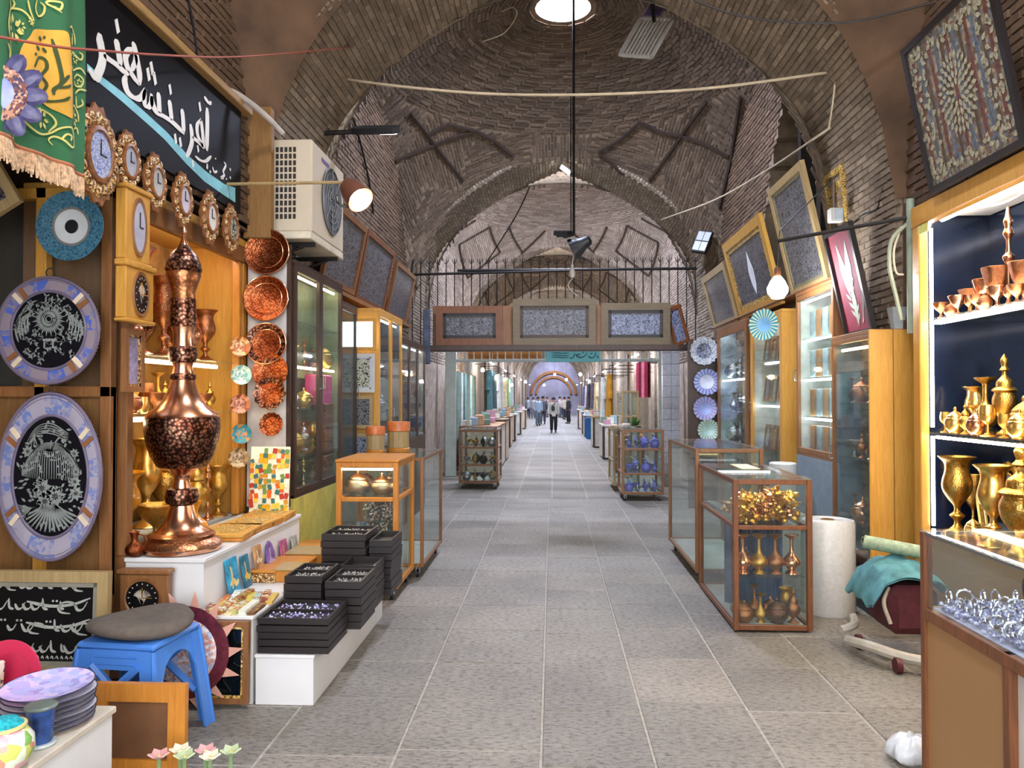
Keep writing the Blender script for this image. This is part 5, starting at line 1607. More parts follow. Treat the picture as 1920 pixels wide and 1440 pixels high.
t.part('saucer', MB().lathe([(0, 0), (.046, 0), (.05, .006), (.048, .012), (0, .012)], 28, M), flat('pale glaze', '#b9c4c4', .2))
t.part('lid', MB().lathe([(.049, .126), (.052, .131), (.046, .137), (0, .139)], 28, M), flat('grey green glaze', '#6a756c', .3))
t = Thing('teapot', 'painted round teapot with a knitted turquoise lid at the counter edge', 'teapot', (-1.735, 2.38, .421))
M = TR(-1.735, 2.38, .421)
PAINT = tiles('green yellow pink glaze', ['#c9d06a', '#e0a9b0', '#7fae5a', '#efe2c0', '#d98f7a', '#dfe6cf'], 26, .2)
t.part('body', MB().lathe([(0, 0), (.045, 0), (.07, .02), (.088, .06), (.085, .1), (.062, .13), (.05, .134), (0, .134)], 32, M), PAINT)
t.part('lid', MB().lathe([(.055, .134), (.058, .142), (.04, .16), (.015, .168), (0, .17)], 24, M), flat('turquoise knit', '#1fa9b4', .9, var=.35, scale=80, bump=.4))
t.part('lid_ring', MB().lathe([(.052, .132), (.066, .135), (.066, .142), (.054, .144)], 24, M, caps=False), flat('yellow rim glaze', '#d9cf8a', .25))
t.part('handle', MB().tube(smooth_path([(-1.735 - .08, 2.38 + .02, .53), (-1.735 - .14, 2.38 + .03, .52), (-1.735 - .14, 2.38 + .03, .46), (-1.735 - .075, 2.38 + .02, .45)], 4), .01, 8), PAINT)
t.part('spout', MB().tube(smooth_path([(-1.735 - .02, 2.38 - .07, .47), (-1.735 - .04, 2.38 - .13, .5), (-1.735 - .05, 2.38 - .15, .56)], 4), .018, 8, None, .01), PAINT)
c = onY(22, 1236, 2.86)
disc_plate('red_plate', 'crimson round plate propped behind the stacked plates', (c.x, 2.86, .421 + .128), RX(pi / 2 - .12), .128, flat('crimson glaze', '#c22c4e', .35, var=.08), flat('crimson glaze inner', '#c02a4c', .3, var=.08), None, 0, 'plate', .6)
m = MB().cbox(-.05, .05, -.04, 0, 0, .2, .006)
single('floral_tile', 'floral painted tile standing in front of the crimson plate', 'tile', m, tiles('floral tile print', ['#d9c9b0', '#4f4a6a', '#c9a24e', '#e8e0d0', '#8a5a6a'], 36, .3), (c.x - .03, 2.78, .4215), None, 38, None, RX(-.12))
disc_plate('leaning_plate', 'pale painted plate leaning on the outer side of the ceramics counter', (-1.63, 2.66, .17), RZ(pi / 2 - .1) @ RX(pi / 2), .1, flat('beige glaze', '#b9a99a', .3, var=.2, scale=30), tiles('lace plate', ['#d0c6b9', '#a98f8a', '#8f8f7a'], 60), None, 12)
for k in range(6):
    x, y = -1.56 + .052 * k + .01 * (k % 2), 3.02 + .05 * (k % 2)
    t = Thing('ceramic_flower', f'small porcelain flower, {ORD[k]} from the ceramics counter, at the foot of the wooden frame', 'flower', (x, y, 0), 'porcelain flowers')
    t.part('stem', MB().cyl((x, y, 0), (x, y, .17), .008, 6), flat('green ceramic', '#7f9a6a', .3))
    cc = flat(['pink ceramic', 'cream ceramic', 'green ceramic pale'][k % 3], ['#d9a3a0', '#e3dcc0', '#b9c79a'][k % 3], .3)
    for q in range(5): t.part('petal', MB().leaf(0, 0, 0, .05, .042, TR(x, y, .165) @ RZ(q * 1.256) @ RY(-.5), .006), cc)
    t.part('centre', MB().lathe([(0, .0), (.012, .006), (0, .016)], 8, TR(x, y, .168)), flat('yellow ceramic', '#d9b84a', .3))

# ------------------------------------------------------------------ wheeled showcases, left
showcase('glass_showcase', 'orange-wood wheeled showcase of silver pots and trinkets by the black trays', -1.70, -1.205, 6.02, 6.74, .10, 1.09, W_HONEY, (.80,), True, .042, W_HONEY)
showcase('glass_showcase', 'long glass showcase on casters carrying two wooden drum jars', -1.71, -1.135, 6.80, 7.98, .10, 1.065, W_BROWN, (), True, .03)
tb = MB().cyl((-1.66, 6.08, 1.03), (-1.25, 6.08, 1.03), .008, 8)
single('tube_lamp', 'thin warm tube lamp inside the top of the orange-wood showcase', 'lamp', tb, emit('showcase warm tube', '#ffe6c0', E_WARM * 2.6), (-1.45, 6.08, 1.03))
SB, SLV = ('silver-brass', metal('silvered brass', '#d9c6a0', '#f2e4c4', .25, 60, .5, '#4a3010')), ('silver', SILVER)
for k, (x, y, h, kd) in enumerate([(-1.57, 6.2, .22, 'sugar_pot'), (-1.37, 6.19, .19, 'sugar_pot'), (-1.265, 6.16, .10, 'goblet'), (-1.56, 6.44, .18, 'sugar_pot'), (-1.36, 6.42, .2, 'lidded_urn'), (-1.34, 6.6, .15, 'sugar_pot')]):
    vessel(kd, SB[1], (x, y, .806), h, f'silvered {kd.replace("_", " ")}, {ORD[k]} on the upper shelf of the orange-wood showcase', 'pots in the orange-wood showcase', k)
m = MB()
rr = random.Random(6)
for k in range(420):
    x, y, z = rr.uniform(-1.50, -1.26), rr.uniform(6.12, 6.3), rr.uniform(.28, .76)
    m.lathe([(0, 0), (.008, .006), (.007, .014), (0, .02)], 5, TR(x, y, z) @ RX(rr.uniform(0, 6)) @ RY(rr.uniform(0, 6)))
t = Thing('keyring_rack', 'dense rack of small dangling keyrings in the orange-wood showcase', 'rack', (-1.38, 6.25, .13))
t.part('keyring', m, tiles('keyring metals', ['#8f6f5a', '#c9b0a0', '#5a3a30', '#d9d0c9', '#7a4a40', '#a98f8a'], 60, .3), kind='stuff')
t.part('backboard', MB().box(-1.52, -1.25, 6.31, 6.325, .13, .78), flat('grey board', '#5f6468', .7))
for k in range(4):
    x = -1.64 + k * .04
    m = MB().box(-.014, .014, -.01, .01, 0, .42)
    single('blue_scarf', f'pale blue folded scarf, {ORD[k]} from the left post in the orange-wood showcase', 'scarf', m, flat(f'pale blue cloth {k % 2}', ['#8fb0c9', '#6f94b4'][k % 2], .8), (x, 6.5, .125), 'scarves in the showcase', rot=I4)
for k, (px, py, Y, rp, hp2, lab) in enumerate([(704, 850, 7.2, 18, 51, 'smaller wooden drum jar on the long glass showcase'), (747, 848, 7.42, 22, 57, 'larger wooden drum jar on the long glass showcase')]):
    p = onY(px, py, Y)
    rj, hj = rp / F * Y, hp2 / F * Y
    x, z = p.x, 1.074
    t = Thing('drum_jar', lab, 'jar', (x, Y, z), 'wooden drum jars')
    M = TR(x, Y, z)
    t.part('foot', MB().lathe([(0, 0), (rj * .98, 0), (rj, .01), (rj, hj * .12), (rj * .86, hj * .16), (0, hj * .16)], 24, M), W_HONEY)
    t.part('lid', MB().lathe([(rj * .86, hj * .66), (rj, hj * .70), (rj, hj * .96), (rj * .95, hj), (0, hj)], 24, M), flat('orange lid wood', '#c9703a', .4, var=.2, scale=20))
    for q in range(14):
        a = 2 * pi * q / 14
        t.part('stave', MB().box(-rj * .2, rj * .2, -.006, .006, hj * .15, hj * .68, M @ RZ(a) @ TR(0, rj * .86, 0)), W_PALE)

# ------------------------------------------------------------------ glass cabinets along the left side
GREENB = flat('pale green cabinet back', '#8a9a7f', .5, var=.3, scale=4)
wall_cabinet('glass_cabinet', 'tall dark-framed glass cabinet beside the white board of copper plates', -1, -1.955, -2.24, 5.80, 7.13, 0, 2.62, W_DARK, 2, (1.15, 1.5, 1.85, 2.2), GREENB, None, .05, True, True, (2.56, 1.84), TUBEW, .83, flat('lime yellow plinth', '#c9bb5a', .5))
r = random.Random(12)
for z, nm in ((.855, 'lowest'), (1.157, 'second'), (1.507, 'third'), (1.857, 'fourth')):
    for k in range(5):
        y = 5.95 + .25 * k
        kd = ['candlestick', 'long_neck_bottle', 'sugar_pot', 'lidded_urn', 'flared_vase'][(k + int(z * 10)) % 5]
        mt = [AU, CU, SLV, CUD, AUP][(k * 2 + int(z * 7)) % 5]
        vessel(kd, mt[1], (-2.10, y, z), r.uniform(.16, .27), f'{mt[0]} {kd.replace("_", " ")}, {ORD[k]} on the {nm} shelf of the tall dark-framed cabinet', 'wares in the dark-framed cabinet', k)
m = MB()
for k in range(6): m.box(-2.2 + .002 * k, -2.17 + .002 * k, 6.62 + .07 * k, 6.685 + .07 * k, 1.30, 1.80)
single('pink_cloth', 'bright pink folded cloth hanging inside the dark-framed cabinet', 'cloth', MB().cbox(-2.15, -2.02, 6.62, 7.02, 1.53, 1.80, .01), flat('bright pink cloth', '#d2418f', .7, var=.15), (-2.1, 6.8, 1.53))
for k in range(6):
    z = .86 + .115 * k
    single('red_bangle_box', f'red and copper lacquer box, {ORD[k]} from the bottom behind the second glass door', 'box', MB().cbox(-2.05, -1.99, 6.70 + .015 * (k % 2), 6.98, z, z + .11, .008), COPPERR, (-2.0, 6.85, z), 'lacquer boxes behind the glass door')
wall_cabinet('glass_cabinet', 'narrow shadowed cabinet between the dark-framed one and the lit frame column', -1, -2.02, -2.28, 7.2, 7.93, 0, 2.5, W_DARK, 1, (1.3, 1.8), flat('slate back', '#3c4650', .4), None, .05, True, True, (), None, .8)
wall_cabinet('glass_cabinet', 'glass cabinet whose near side carries the square framed tiles', -1, -1.80, -2.27, 8.0, 9.22, 0, 2.5, W_OAK, 2, (1.0, 1.4, 1.8, 2.15), flat('dark slate back', '#39424f', .5), None, .04, True, True, (2.44,), TUBE, .35)
for k, (x0, x1, y0, y1, pm, fm, lm, lab) in enumerate([
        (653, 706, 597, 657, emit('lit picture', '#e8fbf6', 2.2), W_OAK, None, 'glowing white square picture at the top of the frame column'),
        (652, 703, 663, 736, ETCH, WHITE2, flat('pale mount', '#c9cfdd', .5), 'white framed black and silver floral tile, second in the frame column'),
        (652, 700, 742, 803, ETCH2, W_PALE, None, 'square geometric inlay tile, third in the frame column'),
        (652, 696, 812, 858, ETCH3, W_PALE, flat('grey mount', '#8a8f96', .5), 'lowest dark square tile of the frame column')]):
    a, b = onY(x0, y1, 7.96), onY(x1, y0, 7.96)
    picture('framed_tile', lab, ((a.x + b.x) / 2, 7.965, a.z), RX(0), b.x - a.x, b.z - a.z, .035, fm, pm, lm, .03, 'frame column', cat='framed tile')
wall_cabinet('glass_cabinet', 'further glass cabinet of reddish copper beside the spiked rail', -1, -1.86, -2.27, 9.45, 11.3, 0, 2.32, W_DARK, 3, (1.3, 1.6, 1.9), flat('pale lit back', '#b0a49a', .5), None, .05, True, True, (2.26,), TUBE, 1.0)
for k in range(9):
    for z, nm in ((1.025, 'bottom'), (1.307, 'second'), (1.607, 'third'), (1.907, 'top')):
        kd = ['sugar_pot', 'flared_vase', 'footed_bowl'][(k + int(z * 3)) % 3]
        vessel(kd, [COPPER, COPPERR, COPPERD][(k + int(z * 5)) % 3], (-2.02, 9.62 + .19 * k, z), .2, f'copper {kd.replace("_", " ")}, {ORD[k]} along the {nm} shelf of the further left cabinet', 'copper in the further left cabinet', k)
for k in range(5):
    for z, nm in ((.38, 'floor'), (1.007, 'second'), (1.407, 'third'), (1.807, 'fourth')):
        kd = ['long_neck_bottle', 'sugar_pot', 'lidded_urn'][(k + int(z * 3)) % 3]
        vessel(kd, [SILVER, metal('blue steel ware', '#6a7590', '#9aa3bb', .3, 50, .5, '#1a2030')][k % 2], (-2.0, 8.2 + .2 * k, z), .24, f'{"silver" if k % 2 == 0 else "steel-blue"} {kd.replace("_", " ")}, {ORD[k]} on the {nm} shelf behind the frame column', 'silver behind the frame column', k)
# frames leaning out above the left cabinets
for k, (ya, yb, h, lean, fm, lab) in enumerate([(7.10, 8.28, .74, .2, W_BROWN, 'dark tracery panel half hidden behind the air conditioner'), (8.33, 9.75, .78, .19, W_RED, 'large red-brown framed dark panel leaning above the left cabinets'), (9.95, 11.3, .72, .2, W_BROWN, 'dark framed panel nearest the spiked rail on the left wall')]):
    lean_side('leaning_picture', lab, -1, -2.18, ya, yb, 2.68 + .03 * (k == 0), h, lean, .055, fm, ETCH2, None, 'frames above the left cabinets')
single('shelf_ledge', 'brown wooden ledge carrying the leaning frames on the left wall', 'ledge', MB().cbox(-2.31, -2.1, 7.15, 11.4, 2.63, 2.672, .004), W_BROWN, (-2.2, 9.3, 2.63))

# ------------------------------------------------------------------ air conditioner
AX0, AX1, AY0, AY1, AZ0, AZ1 = -2.17, -1.85, 5.86, 6.76, 2.88, 3.60
ACW = flat('cream painted steel', '#cfc0a8', .45, var=.05, scale=2)
t = Thing('air_conditioner', 'cream air conditioner outdoor unit bolted to the left brick pier', 'air conditioner', (-2.01, 6.3, AZ0))
t.part('case', MB().cbox(AX0, AX1, AY0, AY1, AZ0, AZ1, .012), ACW)
m = MB()
for i in range(5):
    for j in range(11):
        x = AX0 + .035 + i * .034
        z = AZ1 - .10 - j * .052
        m.cbox(x, x + .022, AY0 - .004, AY0 + .001, z, z + .038, .001)
t.part('grille_slot', m, flat('dark slot', '#2c241d', .6), kind='stuff')
fy, fz = 6.38, 3.24
Mf = TR(AX1, fy, fz) @ RY(pi / 2)
t.part('fan_recess', MB().lathe([(.0, .003), (.27, .003), (.28, .006), (.27, .01)], 40, Mf, caps=False), flat('grey fan recess', '#5f6164', .5))
m = MB()
for q in (.08, .13, .18, .23, .27): m.tube([(q * cos(2 * pi * k / 32), q * sin(2 * pi * k / 32), .014) for k in range(33)], .004, 4, Mf)
for k in range(8): m.tube([(.03 * cos(k * pi / 4), .03 * sin(k * pi / 4), .014), (.27 * cos(k * pi / 4), .27 * sin(k * pi / 4), .014)], .004, 4, Mf)
t.part('fan_guard', m, flat('grey wire', '#8a8c8e', .4))
for k in range(3): t.part('fan_blade', MB().leaf(.02, 0, k * 2 * pi / 3, .22, .14, Mf @ TR(0, 0, .004), .004), flat('fan blade grey', '#4a4c4f', .5))
t.part('badge', MB().box(AX1, AX1 + .004, 6.1, 6.3, 3.5, 3.53), flat('violet badge strip', '#6a5a8f', .4))
t.part('base_tray', MB().cbox(AX0 - .02, AX1 + .0, AY0 - .03, AY1, AZ0 - .06, AZ0 - .001, .006), flat('pale tray', '#d9cdb6', .5))
for y in (5.98, 6.62):
    m = MB().box(-2.25, -1.86, y - .015, y + .015, AZ0 - .095, AZ0 - .062)
    m.tube([(-2.24, y, AZ0 - .19), (-1.95, y, AZ0 - .09)], .012, 6)
    t.part('bracket', m, STEEL)
# street-lamp head
t = Thing('street_lamp', 'black LED lamp head on an arm over the air conditioner', 'lamp', (-2.28, 6.95, 3.98))
p = onY(706, 245, 6.95)
t.part('arm', MB().cyl((-2.26, 6.95, p.z - .02), (p.x - .15, 6.95, p.z - .005), .022, 10), STEEL)
m = MB().prism([(-.22, -.05), (-.16, -.085), (.16, -.08), (.22, -.03), (.22, .03), (.16, .08), (-.16, .085), (-.22, .05)], -.02, .035, TR(p.x, 6.95, p.z) @ RX(.5))
t.part('head', m, BLACK)
t.part('lens', MB().box(.04, .19, -.055, .055, -.027, -.0205, TR(p.x, 6.95, p.z) @ RX(.5)), emit('led lens', '#e8eaf2', 1.6))
# copper spot lamp on a rod
p = onY(668, 366, 5.2)
t = Thing('spot_lamp', 'copper-coloured spot lamp on a long rod in front of the air conditioner', 'lamp', (p.x, 5.2, p.z))
a = onY(372, 346, 5.2)
t.part('rod', MB().cyl((-2.24, 5.2, a.z), (p.x - .06, 5.2, p.z + .09), .011, 8), W_PALE)
M = TR(p.x, 5.2, p.z) @ RY(-.75) @ RX(-.4)
t.part('shade', MB().lathe([(.03, .13), (.06, .12), (.085, .05), (.10, -.06), (.093, -.06), (.078, .045), (.055, .11)], 24, M, caps=False), flat('copper lamp shade', '#8a5a48', .35, .5))
t.part('yoke', MB().tube(smooth_path([(-.10, 0, -.02), (-.13, 0, .05), (-.1, 0, .12)], 4), .009, 6, M), CHROME)
t.part('bulb', MB().lathe([(0, -.075), (.04, -.06), (.058, -.02), (.04, .03), (.02, .06), (0, .07)], 20, M), emit('spot bulb', '#ffe9b8', 30.0))
# ------------------------------------------------------------------ right side: big glass cabinet of brass
RXF, RXB = 2.50, 2.98
RY0, RY1 = 3.4, 5.42
t = Thing('brass_cabinet', 'tall oak glass cabinet full of brass and copper wares beside the front counter', 'cabinet', (2.75, 4.6, 0))
NAVY = flat('dark blue mirror back', '#1c2436', .12, .4, var=.3, scale=2)
t.part('back_panel', MB().box(RXB, RXB + .015, RY0, RY1, .0, 2.86), NAVY)
t.part('side_panel', MB().box(RXF + .02, RXB, RY1 - .005, RY1 + .005, .0, 2.86), NAVY)
t.part('outer_panel', MB().box(RXF + .02, RXB, RY1 + .006, RY1 + .03, .0, 2.86), W_BROWN)
t.part('post', MB().cbox(RXF - .02, RXF + .04, RY1 - .07, RY1 + .03, .0, 2.80, .006), W_OAK)
t.part('post', MB().cbox(RXF - .02, RXF + .03, 4.02, 4.07, .7, 2.80, .006), W_BROWN)
t.part('header', MB().cbox(RXF - .03, RXF + .04, RY0, RY1 + .03, 2.76, 2.90, .006), W_OAK)
t.part('top_panel', MB().box(RXF + .04, RXB, RY0, RY1 + .02, 2.85, 2.90), W_OAK)
for z in (2.12, 1.36, .70): t.part('shelf', MB().box(RXF + .03, RXB - .01, RY0, RY1 - .01, z - .007, z + .007), GLASS if z > 1 else W_BROWN)
t.part('base_panel', MB().box(RXF, RXB, RY0, RY1, .0, .69), W_PANEL)
t.part('light_strip', MB().box(RXF + .045, RXF + .065, RY1 - .085, RY1 - .072, 1.40, 2.74), emit('cool strip', '#dfe6ff', 9.0))
t.part('light_strip', MB().box(RXF + .045, RXF + .065, RY1 - .085, RY1 - .072, .74, 1.34), emit('cool strip', '#dfe6ff', 9.0))
t.part('light_tube', MB().cyl((RXF + .12, RY0, 2.80), (RXF + .12, RY1 - .1, 2.80), .02, 10), emit('cabinet tube', '#fff2e2', 26.0))
t.part('light_tube', MB().box(RXF + .035, RXF + .10, RY0, RY1 - .12, 2.088, 2.108), emit('shelf tube', '#fff0dc', 16.0))
t.part('light_tube', MB().cyl((RXF + .06, RY0, 1.335), (RXF + .06, RY1 - .12, 1.335), .01, 8), emit('added warm tube', '#ffdca0', 26.0))  # tube added under the middle shelf to brighten the brass
t.part('reflector', MB().box(RXF + .08, RXB - .02, RY0, RY1 - .05, 2.832, 2.845), WHITE)
t.part('loop_wire', MB().tube(smooth_path([(RXF + .15, 4.2, 2.80), (RXF + .15, 4.6, 2.74), (RXF + .15, 5.0, 2.79)], 6), .008, 6), WHITE)
t.part('price_tag', MB().box(RXF - .022, RXF - .02, 5.22, 5.36, 2.70, 2.76), flat('yellow tag', '#e3dc7a', .5))
r = random.Random(21)
def row(z, xs, ys, seq, where, group, front):
    for k, y in enumerate(ys):
        kd, (mn, mt), h, w = seq[k % len(seq)]
        vessel(kd, mt, (xs + r.uniform(-.012, .012), y, z), h, f'{mn} {kd.replace("_", " ")}, {ORD[k]} from far post, {front} row, {where}', group, r.uniform(0, 6), w)
FB, LU, CS, SPt, FV, LN, TU, GB = 'footed_bowl', 'lidded_urn', 'candlestick', 'sugar_pot', 'flared_vase', 'long_neck_bottle', 'tall_urn', 'goblet'
row(2.128, 2.60, [5.29 - .105 * k for k in range(12)], [(FB, CU, .10, .8), (SPt, CU, .10, .9), (FB, CUP, .12, .7), (GB, CU, .1, .8)], 'top shelf of brass cabinet', 'copper bowls on the top shelf', 'front')
row(2.128, 2.76, [5.24, 5.08, 4.92, 4.80, 4.66, 4.5, 4.36, 4.22], [(FB, CU, .18, .64), (FB, CUP, .22, .6), (FB, CU, .27, .5), (CS, CUP, .62, .6), (FB, CU, .26, .5), (LU, CUP, .46, .7), (FB, CU, .40, .4), (LU, CUP, .55, .6)], 'top shelf of brass cabinet', 'copper bowls on the top shelf', 'back')
row(1.368, 2.60, [5.28, 5.16, 5.03, 4.89, 4.75, 4.61, 4.47, 4.33, 4.19], [(GB, AU, .13, .8), (SPt, AUP, .17, .8), (LU, AU, .2, .8), (SPt, CUP, .16, .8), (GB, AUP, .18, .8)], 'middle shelf of brass cabinet', 'brass pots on the middle shelf', 'front')
row(1.368, 2.76, [5.22, 5.06, 4.88, 4.68, 4.48, 4.28], [(FV, AUP, .3, 1), (LN, AU, .36, 1), (TU, AU, .5, .62), (SPt, AU, .24, .7), (TU, AUP, .62, .62), (LU, AU, .68, .6)], 'middle shelf of brass cabinet', 'brass pots on the middle shelf', 'back')
row(.71, 2.64, [5.205, 5.0, 4.78, 4.5, 4.3], [(FV, AU, .50, .85), (SPt, AUP, .15, .7), (FV, AUP, .48, .85), (TU, AU, .64, .8), (FV, AU, .5, .9)], 'bottom board of brass cabinet', 'brass vases on the bottom board', 'front')
row(.71, 2.82, [5.33, 4.66, 4.50, 4.34], [(GB, AU, .36, .5), (FV, AU, .46, .6), (GB, AUP, .4, .7), (SPt, CU, .4, .6)], 'bottom board of brass cabinet', 'brass vases on the bottom board', 'back')
# pointed brass mirror frame among the vases
pts = [(-.16, 0), (-.19, .3), (-.1, .36), (0, .47), (.1, .36), (.19, .3), (.16, 0)]
t = Thing('brass_mirror', 'pointed openwork brass mirror among the vases on the bottom board', 'mirror', (2.86, 5.02, .71), None, RZ(-1.1))
P = smooth_path([(x, 0, z) for x, z in pts], 4)
t.part('frame', MB().tube(P, .02, 6), GOLD)
t.part('inner_bead', MB().tube([(p.x * .8, -.01, .03 + p.z * .82) for p in P], .008, 6), GOLDP)
t.part('glass', MB().add([(p.x * .84, .004, .02 + p.z * .84) for p in P] + [(p.x * .84, .012, .02 + p.z * .84) for p in P], [tuple(range(len(P))), tuple(range(2 * len(P) - 1, len(P) - 1, -1))]), flat('mirror glass', '#9fb0c4', .03, 1.0, var=.05))

# large inlaid panel above
t = lean_side('inlay_panel', 'large striped inlay panel with a pale rosette leaning above the brass cabinet', 1, 2.455, 5.08, 4.08, 2.905, .95, .19, .04, W_BLACK, tiles('striped inlay', ['#8a7f6a', '#5f5648', '#a39a82', '#6a6f78', '#7a5a4a'], 45, .35), None, None, None, .03, cat='inlay panel')
m = MB()
cx0, cz0 = 0, .475
cols5 = [flat('inlay red stripe', '#6b4038', .4, var=.3, scale=40), flat('inlay slate stripe', '#5f6670', .4, var=.3, scale=40), flat('inlay umber stripe', '#574638', .4, var=.3, scale=40)]
for k in range(13):
    x = -.40 + .066 * k
    z0, z1 = .1 + .04 * abs(sin(k * 1.3)), .86 - .04 * abs(cos(k * 1.7))
    t.part('stripe', MB().box(x - .014, x + .014, -.0165, -.013, z0, z1), cols5[k % 3])
LACE = flat('inlay pale lace', '#a9a288', .4, var=.3, scale=60)
m = MB()
for ringr, nn in ((.19, 28), (.14, 22), (.09, 16), (.045, 9)):
    for k in range(nn):
        a = 2 * pi * k / nn + ringr
        m.leaf(ringr * cos(a) * .8, cz0 + ringr * sin(a), a, .05, .026, RX(pi / 2) @ TR(0, 0, .018), .002)
for k in range(26):
    for s in (-1, 1):
        m.leaf(-.42 + .033 * k, cz0 + s * (.36 + .02 * sin(k)), k * 1.1, .05, .03, RX(pi / 2) @ TR(0, 0, .0175), .002)
for k in range(22):
    for s in (-1, 1):
        m.leaf(s * (.41 + .015 * sin(k * 2)), .08 + .037 * k, k * 1.3, .05, .03, RX(pi / 2) @ TR(0, 0, .0175), .002)
        m.leaf(s * (.31 + .02 * sin(k * 2.3)) * (1 if k < 5 or k > 16 else 1.02), .08 + .037 * k, k * 1.3, .05, .03, RX(pi / 2) @ TR(0, 0, .0175), .002)
t.part('rosette', m, LACE, kind='stuff')

# front counter with jewellery
CX0, CY1, CZT, CZM = 1.475, 3.20, 1.065, .765
t = Thing('jewellery_counter', 'red-brown glass-topped counter of silver jewellery in the front right corner', 'counter', (2.0, 2.5, 0))
def cb(nm, *a, mat=W_RED): t.part(nm, MB().cbox(*a, .003), mat)
cb('post', CX0, CX0 + .035, CY1 - .035, CY1, 0, CZT)
cb('post', CX0 + .002, CX0 + .033, 2.60, 2.64, 0, CZM)
cb('post', 2.35, 2.385, CY1 - .035, CY1, 0, CZT)
cb('rail', CX0, CX0 + .035, 1.2, CY1 - .035, CZM - .045, CZM)
cb('rail', CX0 + .035, 2.35, CY1 - .035, CY1, CZM - .045, CZM)
cb('rail', CX0 + .004, CX0 + .022, 1.2, CY1 - .035, CZT - .014, CZT, mat=CHROME)
cb('rail', CX0 + .035, 2.35, CY1 - .022, CY1 - .004, CZT - .014, CZT, mat=CHROME)
t.part('front_panel', MB().box(CX0 + .012, CX0 + .024, 2.64, CY1 - .035, .0, CZM - .045), W_PANEL)
t.part('front_panel', MB().box(CX0 + .03, CX0 + .04, 1.2, 2.60, .0, CZM - .045), flat('grey white panel', '#c9c4bd', .4, var=.04))
t.part('end_panel', MB().box(CX0 + .035, 2.35, CY1 - .024, CY1 - .012, 0, CZM - .045), W_PANEL)
t.part('tray_board', MB().box(CX0 + .03, 2.36, 1.2, CY1 - .03, CZM - .012, CZM), flat('white velvet', '#c9c6da', .9))
t.part('top', MB().box(CX0, 2.385, 1.2, CY1, CZT, CZT + .008), GLASS)
t.part('pane', MB().box(CX0 + .012, CX0 + .017, 1.2, CY1 - .035, CZM, CZT - .014), GLASS)
t.part('pane', MB().box(CX0 + .035, 2.35, CY1 - .018, CY1 - .013, CZM, CZT - .014), GLASS)
t.part('light_strip', MB().box(CX0 + .03, CX0 + .05, 1.2, CY1 - .08, CZT - .016, CZT - .004), emit('blue white strip', '#b9cbff', 5.0))
t.part('backing', MB().box(2.10, 2.11, 1.2, CY1 - .04, CZM, CZT - .03), flat('grey mirrored backing', '#3a3f4a', .2, .3, var=.4, scale=6))
SILJ = metal('bright silver jewellery', '#d6d6e6', '#f4f4fb', .2, 60, 0.0)
r = random.Random(33)
mesh_b = []
for q in range(3):
    m = MB().tube([(.022 * cos(2 * pi * k / 16), 0, .022 + .022 * sin(2 * pi * k / 16)) for k in range(17)], .0035, 5)
    m.lathe([(0, 0), (.011, 0), (.013, .006), (.006, .014), (0, .015)], 8, TR(0, 0, .0))
    mesh_b.append(m.mesh('charm_ring', SILJ))
n = 0
for i in range(16):
    for j in range(6):
        y = 3.10 - i * .062 + r.uniform(-.014, .014)
        x = CX0 + .06 + j * .062 + r.uniform(-.014, .014)
        o = bpy.data.objects.new('silver_ring', mesh_b[r.randrange(3)]); COL.objects.link(o)
        o.location = (x, y, CZM + .034); o.rotation_euler = (0, 0, r.uniform(0, 3.1))
        s = r.uniform(.8, 1.25); o.scale = (s, s, s)
        tag(o, 'upright silver ring on the jewellery bed inside the front counter', 'ring', 'silver rings in the front counter')
m = MB()
for k in range(2200):
    x, y = r.uniform(CX0 + .04, CX0 + .46), r.uniform(1.7, 3.14)
    m.lathe([(0, 0), (.010, .004), (.008, .011), (0, .015)], 5, TR(x, y, CZM + r.uniform(0, .030)) @ RX(r.uniform(-1, 1)))
single('jewellery_bed', 'glittering bed of tiny silver beads and charms in the front counter', 'jewellery', m, tiles('silver and violet beads', ['#d9d9ec', '#a9a6d6', '#f2f2fa', '#c6c2e2', '#8a86bb', '#e6e2f0'], 130, .2), (1.7, 2.6, CZM), None, 38, 'stuff')
for k in range(9):
    y = 3.05 - .085 * k
    o = vessel(['sugar_pot', 'lidded_urn', 'goblet'][k % 3], [GOLD, COPPERP, GOLDP][k % 3], (2.22 + .03 * (k % 2), y, CZT + .0095), .09 + .03 * (k % 3), f'little gilt {["pot", "urn", "goblet"][k % 3]}, {ORD[k]} from the far end on the counter glass', 'gilt wares on the counter glass', k)
m = MB().tube(smooth_path([(1.72, 2.9, .80), (1.66, 2.8, .98), (1.8, 2.6, 1.0), (1.86, 2.4, .9)], 6), .004, 6)
single('lamp_wire', 'thin dark lead curling inside the front counter', 'wire', m, BLACK, (1.72, 2.9, .80))

